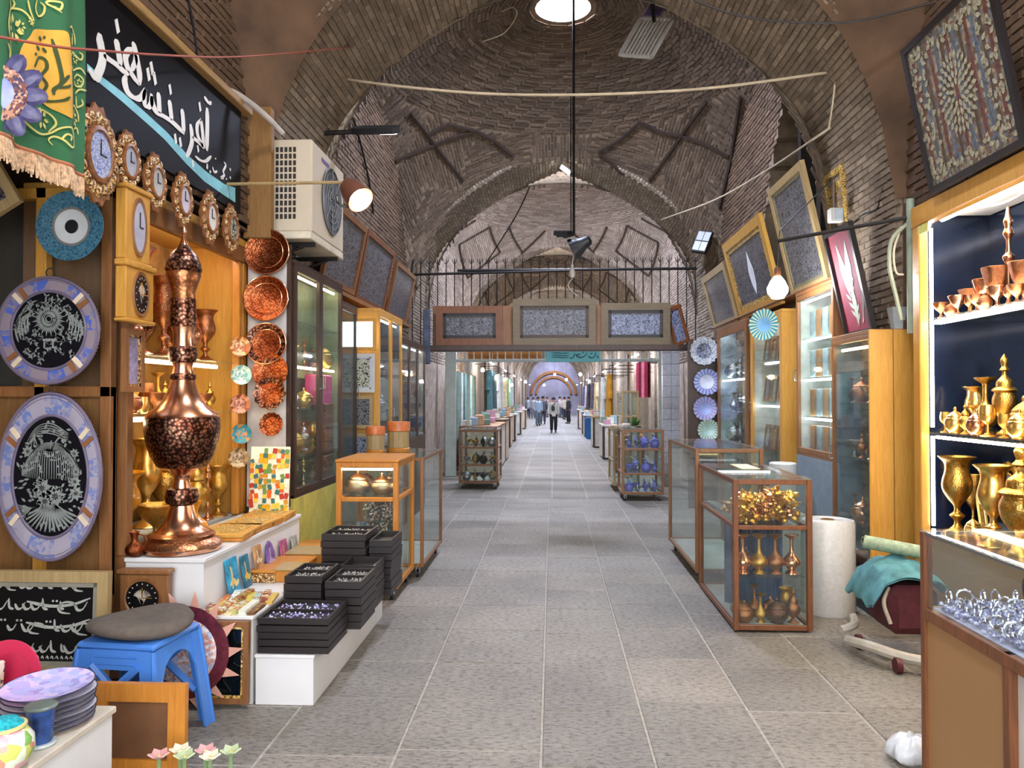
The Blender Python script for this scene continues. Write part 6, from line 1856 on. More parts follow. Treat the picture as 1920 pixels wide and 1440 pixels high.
# showcases in the passage, right
showcase('glass_showcase', 'red-brown glass showcase of gold ornaments and small copper vases', 1.235, 1.765, 5.36, 6.62, .015, 1.04, W_RED, (.715,), False, .036)
showcase('glass_showcase', 'taller glass showcase on casters behind the gold ornament case', 1.225, 1.80, 6.70, 8.25, .10, 1.16, W_BROWN, (), True, .034)
r = random.Random(41)
sw = []
for q in range(4):
    m = MB()
    m.lathe([(0, 0), (.02, 0), (.022, .008), (.012, .02), (.018, .035), (.006, .05), (0, .055)], 8)
    for k in range(3): m.leaf(0, 0, k * 2.1, .045, .022, TR(0, 0, .03) @ RY(.6 * (q - 1.5)), .004)
    sw.append(m.mesh('gold_trinket', [GOLD, GOLDP, COPPERP, GOLD][q]))
heap = []
for k in range(2600):
    if len(heap) >= 150: break
    x, y = r.uniform(1.31, 1.69), r.uniform(5.43, 5.98)
    hgt = .724 + max(0, .21 - (y - 5.42) * .34) * r.random()
    if any(abs(x - a) < .034 and abs(y - b) < .034 and abs(hgt - c) < .05 for a, b, c in heap): continue
    heap.append((x, y, hgt))
    o = bpy.data.objects.new('gold_trinket', sw[r.randrange(4)]); COL.objects.link(o)
    o.location = (x, y, hgt); o.rotation_euler = (r.uniform(-.7, .7), r.uniform(-.7, .7), r.uniform(0, 6))
    s = r.uniform(.8, 1.5); o.scale = (s, s, s)
    tag(o, 'gilt leaf-shaped trinket in the heap on the upper shelf of the red-brown showcase', 'trinket', 'gilt trinkets in the heap')
TUBEC = emit('case warm tube', '#ffdf9f', 16.0)
single('tube_lamp', 'warm tube lamp under the glass top of the red-brown showcase', 'lamp', MB().cyl((1.30, 5.43, 1.018), (1.70, 5.43, 1.018), .008, 8), TUBEC, (1.5, 5.43, 1.01))
single('tube_lamp', 'second warm tube lamp deeper in the red-brown showcase', 'lamp', MB().cyl((1.30, 6.15, 1.018), (1.70, 6.15, 1.018), .008, 8), emit('case second tube', '#e6ecff', 8.0), (1.5, 6.15, 1.01))
single('price_card', 'cream card lying on the glass top of the red-brown showcase', 'card', MB().box(1.46, 1.60, 6.05, 6.45, 1.049, 1.052), flat('cream card', '#efe6b9', .6), (1.53, 6.25, 1.049))
t = Thing('blue_curtain', 'deep blue pleated cloth hung behind the small copper vases', 'curtain', (1.5, 5.9, .06))
m = MB()
V = []
for k in range(41): V += [(1.29 + .43 * k / 40, 5.9 + .02 * sin(k * 1.1), .06), (1.29 + .43 * k / 40, 5.9 + .02 * sin(k * 1.1), .68)]
m.add(V, [(2 * k, 2 * k + 2, 2 * k + 3, 2 * k + 1) for k in range(40)])
t.part('cloth', m, flat('deep blue cloth', '#2c4f7d', .8, var=.3, scale=6))
single('glass_shelf', 'glass shelf holding the upper small vases in the red-brown showcase', 'shelf', MB().box(1.275, 1.725, 5.41, 5.88, .365, .371), GLASS, (1.5, 5.6, .365))
for k in range(4):
    vessel(LN, [CUP, AU, CU, CUP][k][1], (1.33 + .112 * k, 5.50, .374), .27, f'copper bottle vase, {ORD[k]} from the passage side on the glass shelf', 'bottle vases on the glass shelf', k, 1.0)
vessel(SPt, metal('violet enamel ware', '#8a6f9a', '#d9c9e0', .3, 50, .5, '#2a1a30'), (1.385, 5.62, .374), .16, 'violet enamelled pot behind the bottle vases', None)
kinds = [(SPt, CU, .15), (LN, AU, .2), (SPt, CUD, .17), (LU, CU, .24), (SPt, AU, .13), (LN, CU, .22), (SPt, CUP, .14), (FV, AU, .2)]
for k in range(8):
    kd, (mn, mt), h = kinds[k]
    vessel(kd, mt, (1.335 + .112 * (k % 4), 5.49 + .16 * (k // 4), .037), h, f'{mn} {kd.replace("_", " ")}, {ORD[k % 4]} from passage, {"front" if k < 4 else "back"} row, red-brown showcase floor', 'wares on the showcase floor', k, .95)
for k in range(7):
    for q in range(3):
        x, y = 1.33 + .15 * q, 6.05 + .08 * k
        single('silver_tray', f'small silver dish, {ORD[k]} in file {ORD[q]} of the red-brown showcase', 'dish', MB().lathe([(0, 0), (.02, 0), (.045, .012), (.043, .014), (0, .004)], 14), SILVER, (x, y, .722), 'silver dishes on the shelf', rot=I4)
# bubble wrap rolls
WRAP = flat('bubble wrap', '#cfcdc8', .35, var=.06, scale=40, bump=.15)
t = Thing('wrap_roll', 'big white roll of bubble wrap standing beside the red-brown showcase', 'roll', (2.06, 5.92, 0))
m = MB().lathe([(.05, 0), (.185, 0), (.192, .015), (.192, .665), (.184, .685), (.05, .685)], 40, TR(2.06, 5.92, 0), caps=False)
for k in range(160): pass
t.part('wrap', m, WRAP)
t.part('core', MB().lathe([(.045, .0), (.05, .0), (.05, .69), (.043, .69)], 24, TR(2.06, 5.92, 0), caps=False), W_PANEL)
sp_ = [(.05 + .134 * k / 90) for k in range(91)]
t.part('spiral_edge', MB().tube([(2.06 + sp_[k] * cos(k * .55), 5.92 + sp_[k] * sin(k * .55), .686) for k in range(91)], .002, 4), WRAP)
t = Thing('wrap_roll', 'second white roll half hidden behind the taller showcase', 'roll', (2.12, 7.25, .55))
t.part('wrap', MB().lathe([(0, 0), (.115, 0), (.12, .01), (.12, .44), (.112, .45), (0, .45)], 32, TR(2.12, 7.25, .55)), WRAP)
single('low_crate', 'pale crate under the second white roll', 'crate', MB().cbox(1.95, 2.28, 7.1, 7.4, 0, .548, .006), WHITE2, (2.1, 7.25, 0))

# bundle by the oak cabinet: bag, cloth, mat
t = Thing('shoulder_bag', 'maroon bag under a teal cloth beside the front counter', 'bag', (2.2, 5.0, 0))
m = MB().cbox(2.03, 2.33, 4.78, 5.15, .165, .46, .05)
t.part('body', m, flat('maroon canvas', '#571f27', .8, var=.2, scale=20))
t.part('strap', MB().tube(smooth_path([(2.05, 4.85, .44), (2.0, 4.8, .36), (2.03, 4.78, .24)], 5), .012, 6), flat('cream strap', '#b9ad99', .8))
t = Thing('teal_cloth', 'crumpled teal cloth draped over the maroon bag', 'cloth', (2.15, 5.0, .46))
m = MB()
V, Fc = [], []
n = 18
for i in range(n + 1):
    for j in range(n + 1):
        u, v = i / n - .5, j / n - .5
        x, y = 2.14 + u * .46, 4.96 + v * .44
        z = .475 + .13 * max(0, 1 - (u * 2) ** 2) * max(0, 1 - (v * 1.6) ** 2) - .14 * max(0, abs(u) - .33) * 5 * (1 if u < 0 else .3) + .012 * sin(11 * u + 7 * v) + .01 * sin(19 * v - 8 * u)
        V.append((x, y, z))
for i in range(n):
    for j in range(n):
        a = i * (n + 1) + j
        Fc.append((a, a + n + 1, a + n + 2, a + 1))
V2 = [(p[0], p[1], p[2] - .012) for p in V]
m.add(V + V2, Fc + [tuple(reversed([q + len(V) for q in f])) for f in Fc])
t.part('fabric', m, flat('teal fabric', '#4f8389', .9, var=.25, scale=14))
t = Thing('rolled_mat', 'sage green rolled mat lying on the teal cloth', 'mat', (2.17, 4.98, .62))
m = MB().tube([(1.98, 5.05, .69), (2.33, 4.9, .63)], .052, 16)
m.v = [Vector((p.x, p.y, .655 + (p.z - .655) * .8)) for p in m.v]
t.part('roll', m, flat('sage mat', '#8f9f82', .85, var=.2, scale=25))
t.part('end_ring', MB().tube([(1.979, 5.05 + .03 * cos(k * .7), .685 + .024 * sin(k * .7)) for k in range(10)], .005, 5), flat('dark sage', '#5f6f5a', .85))
t = Thing('folding_trolley', 'pale tubular base of a folded trolley on the paving by the bag', 'trolley', (2.05, 4.8, 0))
PT = flat('pale tube', '#b9b1a3', .5)
t.part('frame', MB().tube(smooth_path([(1.86, 5.12, .10), (1.92, 5.14, .11), (1.98, 5.2, .12), (2.0, 5.28, .14)], 5), .028, 8), PT)
t.part('frame', MB().tube(smooth_path([(1.86, 5.0, .07), (1.92, 4.78, .10), (2.05, 4.62, .09), (2.25, 4.55, .08)], 6), .032, 8), PT)
for (x, y) in ((2.0, 4.62), (2.22, 4.62), (1.95, 5.06)):
    t.part('wheel', MB().cyl((x - .015, y, .045), (x + .015, y, .045), .045, 16), flat('maroon wheel', '#5a1f28', .5))
single('plastic_bag', 'crumpled white plastic bag on the paving at the front counter', 'bag', (lambda m: (setattr(m, 'v', [Vector((p.x * (1 + .16 * sin(7 * atan2(p.y, p.x) + 9 * p.z)), p.y * (1 + .16 * sin(5 * atan2(p.y, p.x) + 30 * p.z)), p.z * (1 + .1 * sin(6 * atan2(p.y, p.x))))) for p in m.v]), m)[1])(MB().lathe([(0, 0), (.07, 0), (.1, .03), (.09, .07), (.05, .1), (.02, .105), (0, .1)], 28)), flat('white polythene', '#d3d8dc', .3, var=.05), (1.58, 3.52, 0.002), sharp=80, rot=I4)

# ------------------------------------------------------------------ right: low oak end cabinet and cabinets down the side
t = wall_cabinet('glass_cabinet', 'oak-sided glass cabinet with copper pots next to the brick pier', 1, 2.30, 2.62, 5.72, 6.50, .20, 2.06, W_BROWN, 1, (.62, 1.12, 1.55), flat('steel blue back', '#5f7285', .4, var=.2), None, .035, True, True, (1.98,), TUBEW, .24)
m = MB()
for (a, b) in ((2.285, 2.455), (2.459, 2.64)): 
    t.part('end_board', MB().cbox(a, b, 5.70, 5.717, .18, 2.09, .004), W_OAK)
t.part('foot', MB().box(2.33, 2.6, 5.78, 6.45, 0, .2), W_BLACK)
for z, nm in ((.262, 'lowest'), (.627, 'second'), (1.127, 'third'), (1.557, 'top')):
    for k in range(4):
        kd = [SPt, LN, LU, FB][(k + int(z * 4)) % 4]
        vessel(kd, [COPPER, SILVER, COPPERD, COPPERP][(k + int(z * 9)) % 4], (2.42, 5.86 + .16 * k, z), .2 if kd != FB else .13, f'copper or silver {kd.replace("_", " ")}, {ORD[k]} on the {nm} shelf of the oak-sided cabinet', 'wares in the oak-sided cabinet', k, .9)
LGB = flat('pale lit backing', '#c6c9c0', .5, var=.15)
wall_cabinet('glass_cabinet', 'bright glass cabinet with blue-grey lower panel behind the white rolls', 1, 2.34, 2.66, 6.56, 7.55, 0, 2.56, W_BROWN, 1, (1.42, 1.78, 2.15), LGB, None, .05, True, True, (2.50, 2.13, 1.76, 1.40), TUBE, 1.06, flat('blue grey panel', '#7f8f9c', .4, var=.1))
for z, nm in ((1.09, 'bottom'), (1.427, 'second'), (1.787, 'third'), (2.157, 'top')):
    for k in range(5):
        x, y = 2.50, 6.68 + .17 * k
        single('upright_box', f'{"pale blue" if (k + int(z * 10)) % 2 else "orange-brown"} upright box, {ORD[k]} on the {nm} shelf of the bright cabinet', 'box', MB().cbox(-.05, .05, -.07, .07, 0, .25, .004), flat(f'upright box {(k + int(z * 10)) % 2}', ['#a9743f', '#9fb4b9'][(k + int(z * 10)) % 2], .5, var=.3), (x - .02, y, z), 'boxes in the bright cabinet', rot=I4)
wall_cabinet('glass_cabinet', 'oak-framed cabinet hung with a turquoise clock plate', 1, 2.36, 2.66, 8.08, 9.35, 0, 2.48, W_OAK, 1, (1.0, 1.55, 2.0), LGB, None, .09, True, True, (2.42, 1.5), TUBE, .5)
wall_cabinet('glass_cabinet', 'oak-framed cabinet of silver wares beside the hanging clock plates', 1, 2.34, 2.66, 9.45, 11.1, 0, 2.52, W_BROWN, 1, (1.0, 1.4, 1.85, 2.15), flat('pale blue backing', '#a9bcc4', .5, var=.3), None, .09, True, True, (2.46, 1.83), TUBE, .5)
for k in range(4):
    for z, nm in ((.53, 'lowest'), (1.007, 'second'), (1.557, 'third'), (2.007, 'top')):
        picture('small_portrait', f'small dark portrait frame, {ORD[k]} on the {nm} shelf behind the turquoise clock plate', (2.50, 8.28 + .29 * k, z), RZ(-pi / 2) @ RX(-.12), .2, .28, .03, W_BROWN, [ETCH, ETCH3, KHATAM][(k + int(z * 3)) % 3], None, .02, 'small frames in the oak cabinet')
    for z, nm in ((.53, 'lowest'), (1.007, 'second'), (1.407, 'third'), (1.857, 'fourth')):
        kd = [SPt, LU, LN, TU][(k + int(z * 5)) % 4]
        vessel(kd, SILVER, (2.5, 9.7 + .36 * k, z), .26, f'silver {kd.replace("_", " ")}, {ORD[k]} on the {nm} shelf beside the clock plates', 'silver beside the clock plates', k)
TQ = radial('turquoise rays', '#2f8fa8', '#c9d9b9', 24, .3, '#7fb0d9', .08)
p = onY(1433, 607, 7.98)
disc_plate('clock_plate', 'turquoise clock plate with cream rays on the oak-framed cabinet', (2.245, 8.3, p.z + .02), RZ(-.75) @ RX(pi / 2), .165, TQ, flat('sky blue dial', '#7fb6e0', .3), None, 24, 'clock', .45)
pc = [flat('pale lilac dial', '#b9c0e6', .3), flat('white blue dial', '#d9e0f2', .3), flat('periwinkle dial', '#9fb0e6', .3), flat('mint dial', '#b9dcd0', .3)]
rm = [etched('black white lace rim', '#1a2236', '#d9dfe6', 50, .6), radial('lilac rim', '#a9b0d9', '#6f78b0', 20, .3), radial('rose blue rim', '#b9aac9', '#7f8ac9', 18, .3), radial('mint rim', '#cfe0d0', '#8fb0a0', 20, .3)]
picture('plate_backboard', 'dark wooden board hung with four round clock plates', (onY(1326, 820, 11.3).x, 11.32, .0), RX(0), .55, 2.4, .04, W_DARK, W_DARK, None, .02, cat='board')
for k, (px, py, rp, lab) in enumerate([(1320, 658, 26, 'black and white lace clock plate, topmost on the dark board'), (1325, 716, 24, 'pale lilac clock plate below the lace one'), (1322, 766, 22, 'rose-blue clock plate, third down the dark board'), (1328, 806, 20, 'mint clock plate lowest on the dark board')]):
    p = onY(px, py, 11.25)
    disc_plate('clock_plate', lab, p, RX(pi / 2), rp / F * 11.25, rm[k], pc[k] if k else ETCH3, 'clock plates on the dark board', 16, 'clock', .55)
# frames leaning out above the right cabinets
RF = 'frames above the right cabinets'
t = lean_side('leaning_picture', 'narrow crimson panel with white feather figure leaning on the oak-sided cabinet', 1, 2.45, 6.50, 5.95, 2.10, .86, .21, .035, W_BLACK, flat('crimson velvet', '#8a1f3a', .7, var=.15), None, RF)
m = MB()
for s, x0 in ((-1, -.05), (1, .06)):
    m.leaf(x0 * .3, .30, pi / 2 - s * .16, .45, .10, RX(pi / 2) @ TR(0, 0, .019), .003)
for k in range(12):
    m.leaf(.02 * sin(k), .10 + .035 * k, pi / 2 + (.9 if k % 2 else -.9), .11, .03, RX(pi / 2) @ TR(0, 0, .019), .003)
m.leaf(.02, .06, pi / 2 - .05, .4, .07, RX(pi / 2) @ TR(0, 0, .02), .003)
for k in range(9): m.leaf(.10 + .01 * k, .08 + .02 * k, pi / 2 - .6, .09, .02, RX(pi / 2) @ TR(0, 0, .019), .003)
t.part('feather', m, flat('white feather inlay', '#c6d0c4', .5), kind='stuff')
lean_side('leaning_picture', 'tall olive-framed tracery panel leaning at the dark niche', 1, 2.48, 8.0, 6.95, 2.62, 1.12, .22, .07, W_PALE, ETCH2, flat('olive liner', '#7a7358', .5), RF)
lean_side('leaning_picture', 'gilt inlay panel tucked behind the tall olive frame', 1, 2.62, 7.25, 6.75, 2.62, 1.0, .10, .05, KHATAM2, KHATAM2, None, RF)
t = lean_side('leaning_picture', 'gilded frame with white leaf shape above the oak cabinets', 1, 2.42, 9.9, 8.15, 2.58, .98, .24, .11, wood('gilded wood', '#a87a2c', '#d0a048'), ETCH2, KHATAM2, RF)
m = MB().leaf(.05, .22, pi / 2 + .02, .5, .2, RX(pi / 2) @ TR(0, 0, .022), .003)  # white leaf shape raised on the dark panel
t.part('pale_figure', m, flat('white leaf figure', '#e6e9ee', .4))
lean_side('leaning_picture', 'dark olive frame nearest the spiked rail on the right wall', 1, 2.42, 11.5, 10.05, 2.58, .8, .24, .09, W_PALE, ETCH2, None, RF)
single('shelf_ledge', 'red-brown wooden ledge under the leaning frames on the right wall', 'ledge', MB().cbox(2.35, 2.68, 6.56, 11.6, 2.56 + .04, 2.6 + .018, .004), W_RED, (2.5, 9, 2.6))
# bright bulb and its glow source
p = onY(1458, 540, 6.85)
t = Thing('hanging_bulb', 'bright white bulb hanging before the gilded frame', 'lamp', (p.x, 6.85, p.z))
M = TR(p.x, 6.85, p.z)
t.part('bulb', MB().lathe([(0, -.10), (.05, -.09), (.085, -.04), (.088, .0), (.06, .06), (.03, .10), (0, .11)], 24, M), emit('daylight bulb', '#f6f9ff', 60.0))
t.part('socket', MB().lathe([(.0, .1), (.03, .1), (.028, .17), (.012, .19), (0, .19)], 16, M), W_RED)
t.part('cord', MB().tube([(p.x, 6.85, p.z + .18), (p.x + .02, 6.85, p.z + .5), (2.5, 6.85, p.z + 1.0)], .005, 6), BLACK)
# rod, pipes, junction box
a, b = onY(1458, 452, 5.9), onY(1700, 408, 5.46)
single('iron_rod', 'thin iron rod reaching from the brass cabinet across the crimson panel', 'rod', MB().cyl(a, b, .014, 8), STEEL, a)
cable('conduit', 'vertical thin conduit on the right brick pier above the junction box', [(2.46, 7.0, 4.45), (2.50, 6.98, 3.8), (2.50, 6.98, 3.2)], .012, flat('brown conduit', '#6f5c4a', .6), 6)
p = onY(1566, 404, 6.7)
t = Thing('junction_box', 'small white junction box on the right brick pier', 'box', (p.x, 6.7, p.z))
t.part('body', MB().cbox(p.x - .055, p.x + .06, 6.66, 6.74, p.z - .06, p.z + .06, .008), WHITE2)
t.part('cover', MB().cbox(p.x - .02, p.x + .05, 6.65, 6.66, p.z - .045, p.z + .045, .004), flat('pale blue cover', '#b9c6cc', .4))
p = onX(1655, 380, 2.545)
P = [onX(x, y, 2.54) for x, y in ((1658, 350), (1652, 372), (1645, 392), (1620, 402), (1598, 420))]
cable('power_cable', 'dark cable following the crack down the right brick pier', P, .012, BLACK, 6)
cable('cable_loop', 'pale loop of wire hanging beside the brass cabinet post', [onY(*q, 5.5) for q in ((1700, 420), (1672, 450), (1668, 500), (1680, 555), (1690, 600))], .014, flat('sage cable', '#9aa08a', .5), 8)
cable('cable_loop', 'second pale wire knotted beside the brass cabinet post', [onY(*q, 5.5) for q in ((1690, 425), (1676, 470), (1680, 510), (1694, 515))], .008, flat('cream cable', '#b9b19a', .5), 8)
single('downpipe', 'pale green pipe beside the brass cabinet', 'pipe', MB().cyl((2.53, 5.58, 2.05), (2.53, 5.58, 3.0), .028, 14), flat('pale green pipe', '#9aa793', .5), (2.53, 5.58, 2.05))
single('tapered_tin', 'small pale tapered tin standing on the oak-sided cabinet', 'tin', MB().lathe([(0, 0), (.045, 0), (.075, .16), (.07, .16), (0, .02)], 4, RZ(pi / 4)), flat('pale grey tin', '#a9b0b0', .5), (2.52, 5.78, 2.097), rot=I4)
# ------------------------------------------------------------------ spiked rail and the beam of dark panels
GY = 12.2
xl, xr = onY(737, 512, GY).x, onY(1306, 512, GY).x
zr = onY(1000, 512, GY).z
t = Thing('spiked_railing', 'dark iron spiked railing spanning the second arch above the beam', 'railing', (0, GY, 2.4))
xm = onY(1070, 512, GY).x
t.part('bar', MB().cyl((xl, GY - .03, zr - .02), (xm, GY - .03, zr + .03), .02, 8), STEEL)
t.part('bar', MB().cyl((onY(858, 508, GY).x, GY, zr + .05), (xr, GY, zr + .05), .022, 8), STEEL)
n = 36
for k in range(n):
    x = xl + .04 + (xr - xl - .06) * k / (n - 1)
    zt = zr + .24
    m = MB().cyl((x, GY, 2.42), (x, GY, zt - .05), .0085, 6)
    m.tube([(x, GY, zt - .06), (x, GY, zt + .02)], .011, 6, None, .001)
    for s in (-1, 1): m.tube(smooth_path([(x, GY, zt - .09), (x + s * .03, GY, zt - .05), (x + s * .035, GY, zt - .01)], 3), .005, 5)
    t.part('spike', m, STEEL)
b0, b1 = onY(800, 652, GY), onY(1296, 650, GY)
t = Thing('gate_beam', 'dark timber beam carrying three framed tracery panels under the spiked rail', 'beam', (0, GY, b0.z - .03))
t.part('timber', MB().cbox(b0.x - .1, b1.x + .1, GY - .14, GY + .12, b0.z - .06, b0.z + .03, .008), W_DARK)
t.part('fascia', MB().cbox(b0.x + .1, b1.x - .15, GY - .02, GY + .02, b0.z + .03, b0.z + .66, .006), W_BROWN)
zb = b0.z + .031
for k, (x0, x1, y0, y1, fm, lm, lab, pm) in enumerate([(818, 943, 574, 648, W_RED, W_BLACK, 'red-framed dark tracery panel at the left end of the beam', ETCH2), (962, 1117, 560, 648, W_OLIVE, W_DARK, 'largest olive-framed tracery panel in the middle of the beam', ETCH2), (1127, 1256, 568, 648, W_OLIVE, W_BLACK, 'blue-tinted tracery panel at the right end of the beam', ETCH3)]):
    a, b = onY(x0, y1, GY - .08), onY(x1, y0, GY - .08)
    picture('beam_panel', lab, ((a.x + b.x) / 2, GY - .06, zb), RX(.05), b.x - a.x, b.z - zb, .11, fm, pm, lm, .05, 'panels on the beam')
p = onY(808, 640, GY - .1)
single('grey_panel', 'narrow slate-blue panel standing edgewise at the left end of the beam', 'panel', MB().cbox(p.x - .10, p.x - .0, GY - .26, GY - .145, zb - .3, zb + .55, .01), flat('slate blue cloth', '#4f5566', .8, var=.3), (p.x, GY, zb - .3))
p = onY(1283, 645, GY - .1)
picture('tilted_panel', 'small dark red-edged panel tilted at the right end of the beam', (p.x - .03, GY - .2, zb), RZ(-.9) @ RX(.1) @ RY(-.25), .3, .60, .05, W_RED, ETCH3, None, .03)
t = Thing('gate_post', 'dark upright timber post at the left end of the beam', 'post', (onY(776, 700, GY).x, GY, 0))
x = onY(779, 700, GY).x
t.part('shaft', MB().cbox(x - .07, x + .07, GY - .1, GY + .1, 0, 2.36, .008), W_DARK)
x = onY(1298, 700, GY).x
t = Thing('gate_post', 'dark slim post at the right end of the beam', 'post', (x, GY, 0))
t.part('shaft', MB().cbox(x - .03, x + .03, GY - .1, GY + .1, 0, 2.5, .006), W_RED)

# pale inner gate further on
IY = 15.6
PG = flat('pale green steel', '#b4beb2', .45, var=.08)
t = Thing('inner_gate', 'pale green steel gate frame with short balusters behind the beam', 'gate', (0, IY, 0))
za = onY(1000, 676, IY).z
xa, xb2 = onY(836, 700, IY).x, onY(1237, 700, IY).x
for x, w in ((xa + .1, .11), (xb2, .03)):
    t.part('post', MB().cbox(x - w, x + w, IY - .05, IY + .05, 0, za + .2, .008), PG)
t.part('bar', MB().cbox(xa, xb2 + .3, IY - .03, IY + .03, za - .03, za + .03, .006), PG)
t.part('bar', MB().cbox(xa, xb2 + .3, IY - .03, IY + .03, za + .32, za + .37, .006), PG)
k = 0
x = xa + .25
while x < xb2 + .25:
    t.part('baluster', MB().cyl((x, IY, za), (x, IY, za + .33), .014, 6), WHITE2)
    x += .16
for px in (): 
    xx = onY(px, 700, IY).x
    t.part('stile', MB().cbox(xx - .02, xx + .02, IY - .02, IY + .02, 0 if px == 1178 else .0, za, .005), PG)
xq = onY(1256, 700, 14.2)
t = Thing('tiled_column', 'pale tiled column at the right of the pale gate', 'column', (xq.x, 14.2, 0))
for i in range(14):
    for j in range(2):
        t.part('tile', MB().cbox(xq.x - .15 + .152 * j, xq.x - .002 + .152 * j, 14.05, 14.2, .2 * i, .2 * i + .195, .006), flat('grey white tile', '#c3c3c6', .3, var=.12, scale=30))
t.part('core', MB().box(xq.x - .145, xq.x + .145, 14.06, 14.3, 0, 2.8), MORTAR_L)
a, b = onY(1024, 679, IY - .06), onY(1125, 655, IY - .06)
t = Thing('hanging_sign', 'turquoise hanging sign with dark script above the passage', 'sign', ((a.x + b.x) / 2, IY - .15, a.z))
t.part('board', MB().cbox(a.x, b.x, IY - .09, IY - .032, a.z, b.z, .006), flat('turquoise sign face', '#6fc0bd', .4, var=.05))
m = MB()
W0, H0 = b.x - a.x, b.z - a.z
M = TR(a.x, IY - .0905, a.z) @ RX(pi / 2)
def sg(*pts, w=.03): m.stroke([(p[0] * W0, p[1] * H0) for p in pts], w, M, 4, .8, .002, True, .6)
for y in (.36, .52, .70): sg((.10, y), (.20, y + .03), (.30, y - .02), (.42, y + .02), w=.022)
sg((.92, .75), (.90, .45), (.84, .32), (.78, .45)); sg((.76, .72), (.70, .42), (.62, .36), (.56, .55), (.64, .62)); sg((.54, .7), (.50, .36), (.44, .3)); sg((.86, .7), (.82, .62)); sg((.70, .78), (.67, .74)); sg((.95, .5), (.96, .3))
t.part('lettering', m, flat('dark teal script', '#1f5a63', .5), kind='stuff')
for s in (.1, .9): t.part('hanger', MB().cyl((a.x + W0 * s, IY - .05, b.z), (a.x + W0 * s, IY - .05, za + .36), .008, 6), STEEL)
a, b = onY(878, 676, IY + .4), onY(1014, 655, IY + .4)
t = Thing('wooden_fascia', 'honey wooden fascia of a shop behind the pale gate', 'fascia', ((a.x + b.x) / 2, IY + .4, a.z))
for k in range(3): t.part('board', MB().cbox(a.x + (b.x - a.x) * k / 3 + .004, a.x + (b.x - a.x) * (k + 1) / 3 - .004, IY + .36, IY + .44, a.z, b.z, .006), W_HONEY)
t.part('batten', MB().cbox(a.x, b.x, IY + .35, IY + .37, a.z - .03, a.z, .004), W_RED)
for x in (a.x,): t.part('post', MB().cbox(x - .03, x + .03, IY + .38, IY + .42, 0, a.z, .004), PG)

# showcases under the second arch
r = random.Random(51)
def far_case(name, label, px0, px1, pyb, pyt, depth, wm, mids, goods, gl, top='glass', casters=True):
    Y = onZ((px0 + px1) / 2, pyb, .08).y
    a, b = onY(px0, pyb, Y), onY(px1, pyt, Y)
    showcase(name, label, a.x, b.x, Y, Y + depth, .1, b.z, wm, mids, casters, .04, top)
    lv = [.12] + [q + .006 for q in mids]
    c = 0
    for z in lv:
        for k in range(4):
            for q in range(2):
                c += 1
                kd = [SPt, LN, FB, LU][(k + q + int(z * 7)) % 4]
                hh = .2 if kd != FB else .12
                vessel(kd, goods[(k + q) % len(goods)], (a.x + .125 + (b.x - a.x - .25) * k / 3, Y + .14 + .25 * q, z), min(hh, .24), f'{gl} {kd.replace("_", " ")}, {ORD[k]} in {"front" if q == 0 else "back"} row, {["lowest", "middle", "top"][lv.index(z)]} shelf by the pale gate', gl + ' goods ' + label[:30], k, .8)
    return Y
far_case('glass_showcase', 'wheeled wooden showcase of steel wares at the left of the pale gate', 860, 934, 908, 806, 1.0, W_BROWN, (.42, .72), [SILVER, GOLD, STEEL], 'steel or brass')
LIL = flat('violet enamel', '#7a78d9', .25, var=.4, scale=20)
far_case('glass_showcase', 'wheeled wooden showcase of violet enamel wares at the right of the pale gate', 1166, 1245, 930, 806, .8, W_BROWN, (.42, .8), [LIL, SILVER, LIL], 'violet or silver')
a = onZ(1148, 905, .1)
showcase('glass_showcase', 'narrow pale showcase behind the violet enamel one', a.x - .02, a.x + .42, 13.2, 14.4, .1, 1.06, W_PALE, (.5,), False, .04)

# ------------------------------------------------------------------ shops further down the passage
def counter(label, x0, x1, y0, y1, h, top, body, kind=0):
    t = Thing('shop_counter', label, 'counter', ((x0 + x1) / 2, (y0 + y1) / 2, 0))
    t.part('top', MB().cbox(x0 - .03, x1 + .03, y0 - .03, y1 + .03, h - .05, h, .006), top)
    t.part('body', MB().box(x0, x1, y0, y1, .05, h - .05), body)
    t.part('plinth', MB().box(x0 + .04, x1 - .04, y0 + .04, y1 - .04, 0, .05), W_BLACK)
    for x in (x0, x1 - .05): t.part('corner_post', MB().cbox(x - .005, x + .055, y0 - .012, y0 + .04, .05, h - .05, .004), W_DARK)
    return t
CB = flat('cream counter side', '#cbb79f', .5)
FARC = [(-1, 15.95, 1.0, W_RED, CB), (-1, 17.6, 1.0, W_RED, WHITE2), (-1, 19.2, 1.05, W_DARK, CB), (-1, 21.5, 1.05, W_DARK, WHITE2), (-1, 24.5, 1.0, W_RED, CB), (-1, 28.0, 1.0, WHITE2, WHITE2), (-1, 33, 1.0, WHITE2, WHITE2), (-1, 39, 1.0, WHITE2, CB),
        (1, 16.5, .8, W_HONEY, W_HONEY), (1, 20.0, .9, WHITE2, WHITE2), (1, 24.6, 1.0, W_PALE, WHITE2), (1, 31.0, .9, WHITE2, flat('pale blue box', '#a9c0d0', .5)), (1, 33.5, 1.0, WHITE2, CB), (1, 39, 1.0, WHITE2, WHITE2)]
